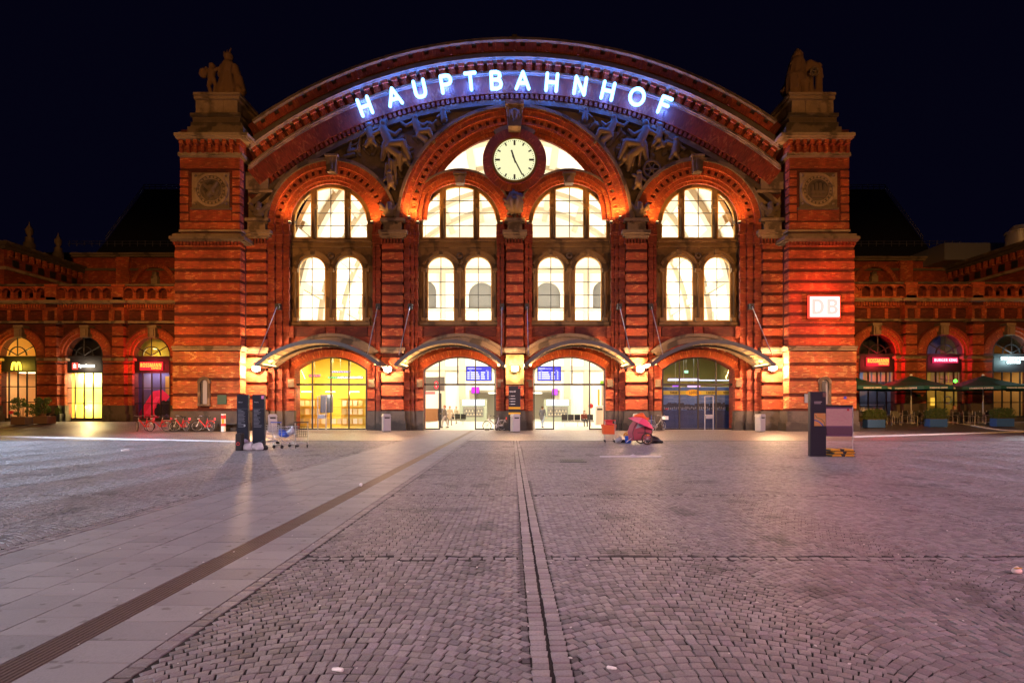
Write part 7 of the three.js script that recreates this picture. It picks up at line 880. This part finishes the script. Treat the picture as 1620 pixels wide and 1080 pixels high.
{
  const planter = (label, px, Z) => { const t = thing('hedge_planter', label, 'planter', atD(px, Z), 0, 'blue planters with clipped hedges before the right wing'), k = Z / F, w = 28 * k; part('box', join([cbox(w, 0.58, 0.55, 0, 0.29, 0, 0.02)]), mat([0.03, 0.11, 0.36]), t); part('soil', cbox(w - 0.06, 0.02, 0.49, 0, 0.585, 0), M.wood, t); part('hedge', leaves(2600, () => { const u = rr(-1, 1), v = rr(0, 1), q = rr(-1, 1), e = 1 + 0.1 * Math.sin(u * 9) * v; return [u * (w / 2 + 0.12) * (1 - 0.16 * v * v), 0.6 + v * 0.72 * e * (1 - 0.1 * u * u), q * 0.34 * (1 - 0.2 * v * v)]; }, 0.045), M.leaf, t); part('stems', join([...Array(9)].map((_, i) => bar([(-0.4 + i * 0.1) * w, 0.58, 0], [(-0.4 + i * 0.1) * w + rr(-0.08, 0.08), 1.15, rr(-0.1, 0.1)], 0.012, 4))), M.wood, t); };
  planter('blue planter with clipped hedge nearest the right tower', 1383, 36); planter('blue planter with clipped hedge between the two groups of cafe chairs', 1481, 36.2); planter('blue planter with clipped hedge at the right end of the cafe', 1586, 36.4);
  const chair = thing('cafe_chair', 'metal cafe chair', 'chair', atD(1404, 37.2), 0.2, 'metal chairs of the cafe before the right wing'); part('seat', cbox(0.44, 0.03, 0.44, 0, 0.45, 0, 0.01), M.black, chair); part('backrest', cbox(0.42, 0.36, 0.025, 0, 0.72, -0.22, 0.01), M.black, chair); for (const sx of [-1, 1]) { part('leg', bar([sx * 0.21, 0, -0.22], [sx * 0.21, 0.92, -0.23], 0.018, 6), M.alu, chair); part('leg', bar([sx * 0.21, 0, 0.2], [sx * 0.21, 0.64, 0.2], 0.018, 6), M.alu, chair); part('armrest', bar([sx * 0.21, 0.64, 0.21], [sx * 0.21, 0.66, -0.24], 0.02, 6), M.alu, chair); }
  const spots = [[1404, 37.2, 0.2], [1413, 38.2, 2.8], [1420, 37, -0.4], [1428, 38.4, 3.3], [1437, 37.4, 0.1], [1447, 38.3, 2.9], [1455, 37.1, -0.2], [1463, 38.2, 3.1], [1500, 37.2, 0.3], [1517, 37.3, -0.1], [1525, 38.4, 3.0], [1534, 37, 0.25], [1543, 38.2, 2.7], [1552, 37.2, -0.3], [1561, 38.3, 3.2], [1568, 37.3, 0.1]];
  spots.forEach(([px, Z, a], i) => { const label = 'metal cafe chair with dark back, ' + ['first', 'second', 'third', 'fourth', 'fifth', 'sixth', 'seventh', 'eighth'][i % 8] + (i < 8 ? ' from the left between the first and second planter' : ' from the left between the second and third planter'); if (i) copyOf(chair, label, atD(px, Z), a); else { chair.userData.label = label; chair.rotation.y = a; } });
  const table = thing('cafe_table', 'round metal cafe table beside the first umbrella pole', 'table', atD(1421, 37.9), 0, 'cafe tables before the right wing'); part('tabletop', cyl(0, 0.72, 0, 0.36, 0.03, 20), M.steel, table); part('stem', cyl(0, 0.03, 0, 0.03, 0.7, 8), M.iron, table); part('foot', cyl(0, 0, 0, 0.22, 0.03, 16, 0.2), M.iron, table);
  [[1451, 'round metal cafe table left of the middle planter'], [1527, 'round metal cafe table right of the seated guest'], [1556, 'round metal cafe table left of the last planter']].forEach(([px, l]) => copyOf(table, l, atD(px, 37.9)));
  person('guest with brown hair sitting among the cafe chairs right of the middle planter', atD(1509, 37.9), 0.2, { sit: true, top: [0.1, 0.08, 0.08], legs: [0.05, 0.05, 0.07], hair: [0.3, 0.14, 0.06], long: true });
  const um = (label, px, y) => { const Z = 37.6, p = atD(px, Z), t = thing('cafe_umbrella', label, 'umbrella', p, 0, 'large green cafe umbrellas before the right wing'), k = Z / F, R = 56 * k, ya = CH + (VY - 594) * k - p[1], yb = CH + (VY - 612) * k - p[1], n = 8; for (let i = 0; i < n; i++) { const a = (i + 0.5) / n * 6.2832, b = (i + 1.5) / n * 6.2832, A = [Math.cos(a) * R, yb, Math.sin(a) * R], B = [Math.cos(b) * R, yb, Math.sin(b) * R], m = [(A[0] + B[0]) * 0.27, ya * 0.5 + yb * 0.5 - 0.07, (A[2] + B[2]) * 0.27], g = new THREE.BufferGeometry(), T = [0, ya, 0]; const mid = (u, v, w2) => [u[0] * (1 - w2) + v[0] * w2, u[1] * (1 - w2) + v[1] * w2 - 0.06 * Math.sin(Math.PI * w2), u[2] * (1 - w2) + v[2] * w2], a1 = mid(T, A, 0.5), b1 = mid(T, B, 0.5); g.setAttribute('position', new THREE.Float32BufferAttribute([...T, ...b1, ...a1, ...a1, ...b1, ...B, ...a1, ...B, ...A], 3)); void m; g.computeVertexNormals(); part('canopy_panel', g, mat([0.003, 0.065, 0.06], { side: THREE.DoubleSide, roughness: 0.7 }), t); const v = new THREE.BufferGeometry(), d = 5.2 * k; v.setAttribute('position', new THREE.Float32BufferAttribute([...A, ...B, B[0], yb - d, B[2], ...A, B[0], yb - d, B[2], A[0], yb - d, A[2]], 3)); v.computeVertexNormals(); part('valance', v, mat([0.003, 0.07, 0.065], { side: THREE.DoubleSide, roughness: 0.7 }), t); if ([0, 1, 2].includes(i)) { const l = text('STARBUCKS COFFEE', 0.11, 0.01, 1.25), an = Math.atan2(B[0] - A[0], B[2] - A[2]); l.rotateY(an + Math.PI / 2 + Math.PI * (i === -1 ? 1 : 0)); const c = [(A[0] + B[0]) / 2 * 1.006, yb - d * 0.62, (A[2] + B[2]) / 2 * 1.006]; part('lettering', l.translate(...c), M.white, t); } part('rib', bar([0, ya - 0.1, 0], [A[0] * 0.97, yb - 0.03, A[2] * 0.97], 0.015, 4), M.wood, t); } part('pole', cyl(0, 0, 0, 0.045, ya, 10), M.alu, t); part('finial', ball(0, ya + 0.03, 0, 0.09, 8), M.white, t); part('base', cyl(0, 0, 0, 0.42, 0.09, 20), M.zinc, t); };
  um('large green cafe umbrella between the first and second planter', 1442, 0); um('large green cafe umbrella between the second and third planter', 1556, 0); um('large green cafe umbrella half hidden by the right tower', 1344, 0); um('large green cafe umbrella cut by the right edge', 1664, 0);
  single('wall_box', cbox(0.3, 0.2, 0.2, 0, 0, 0, 0.03), M.black, 'small black box on the brick pier behind the first cafe umbrella', 'box', [wx(1453, WZ + 0.5), wy(625, WZ + 0.5), WZ + 0.5]);
  const gl = thing('traffic_light', 'small green lamp glowing above the gap between the two cafe umbrellas', 'lamp', [wx(1512, -4), wy(602.5, -4), -4]); part('lamp_glass', ball(0, 0, 0, 0.12, 10), glow(0.08, 1, 0.05, 6), gl); part('lamp_arm', bar([0, 0, -0.1], [0, 0.3, -1.6], 0.02), M.iron, gl); point(scene, [wx(1512, -4), wy(602.5, -4), -4], [0.1, 1, 0.08], 1.2, 0.1);
  // planters at the left wing
  const tub = (label, px, Z, n, R, H, dx, loose) => { const t = thing('shrub_planter', label, 'planter', atD(px, Z)), w = 1.05; part('box', cbox(w, 0.55, 0.75, 0, 0.275, 0, 0.02), mat([0.12, 0.07, 0.04]), t); part('side_panel', cbox(0.02, 0.5, 0.7, -w / 2 - 0.012, 0.27, 0), M.blue, t); part('soil', cbox(w - 0.06, 0.02, 0.69, 0, 0.56, 0), M.wood, t); const cl = [...Array(14)].map(() => [rr(-R, R) * 0.75 + dx, 0.75 + rr(0.05, H * 0.85), rr(-R, R) * 0.6, rr(0.16, 0.34) * (loose ? 0.8 : 1)]); part('foliage', leaves(n, () => { const c = cl[Math.floor(rnd() * 14)], a = rnd() * 6.28, b = Math.acos(rr(-1, 1)), q = c[3] * Math.cbrt(rnd()); return [c[0] + q * Math.sin(b) * Math.cos(a), c[1] + q * Math.cos(b), c[2] + q * Math.sin(b) * Math.sin(a)]; }, 0.055), M.leaf, t); part('stems', join(cl.map((c) => bar([c[0] * 0.25, 0.56, c[2] * 0.25], [c[0], c[1], c[2]], 0.013, 4))), M.wood, t); };
  tub('planter with loose bamboo like plants at the restaurant doors, left edge', 35, 37.2, 1500, 0.7, 1.3, 0, true); tub('planter with dense round shrub between restaurant doors and bank window', 70, 37.6, 3600, 0.85, 1.25, 0.1, false);
  const st = thing('menu_stand', 'small red box on a thin post before the restaurant doors', 'stand', atD(17, 37.4)); part('post', cyl(0, 0, 0, 0.03, 0.8, 8), M.alu, st); part('red_box', cbox(0.3, 0.24, 0.12, 0, 0.86, 0, 0.02), M.red, st);
}
renderer.render(scene, camera);
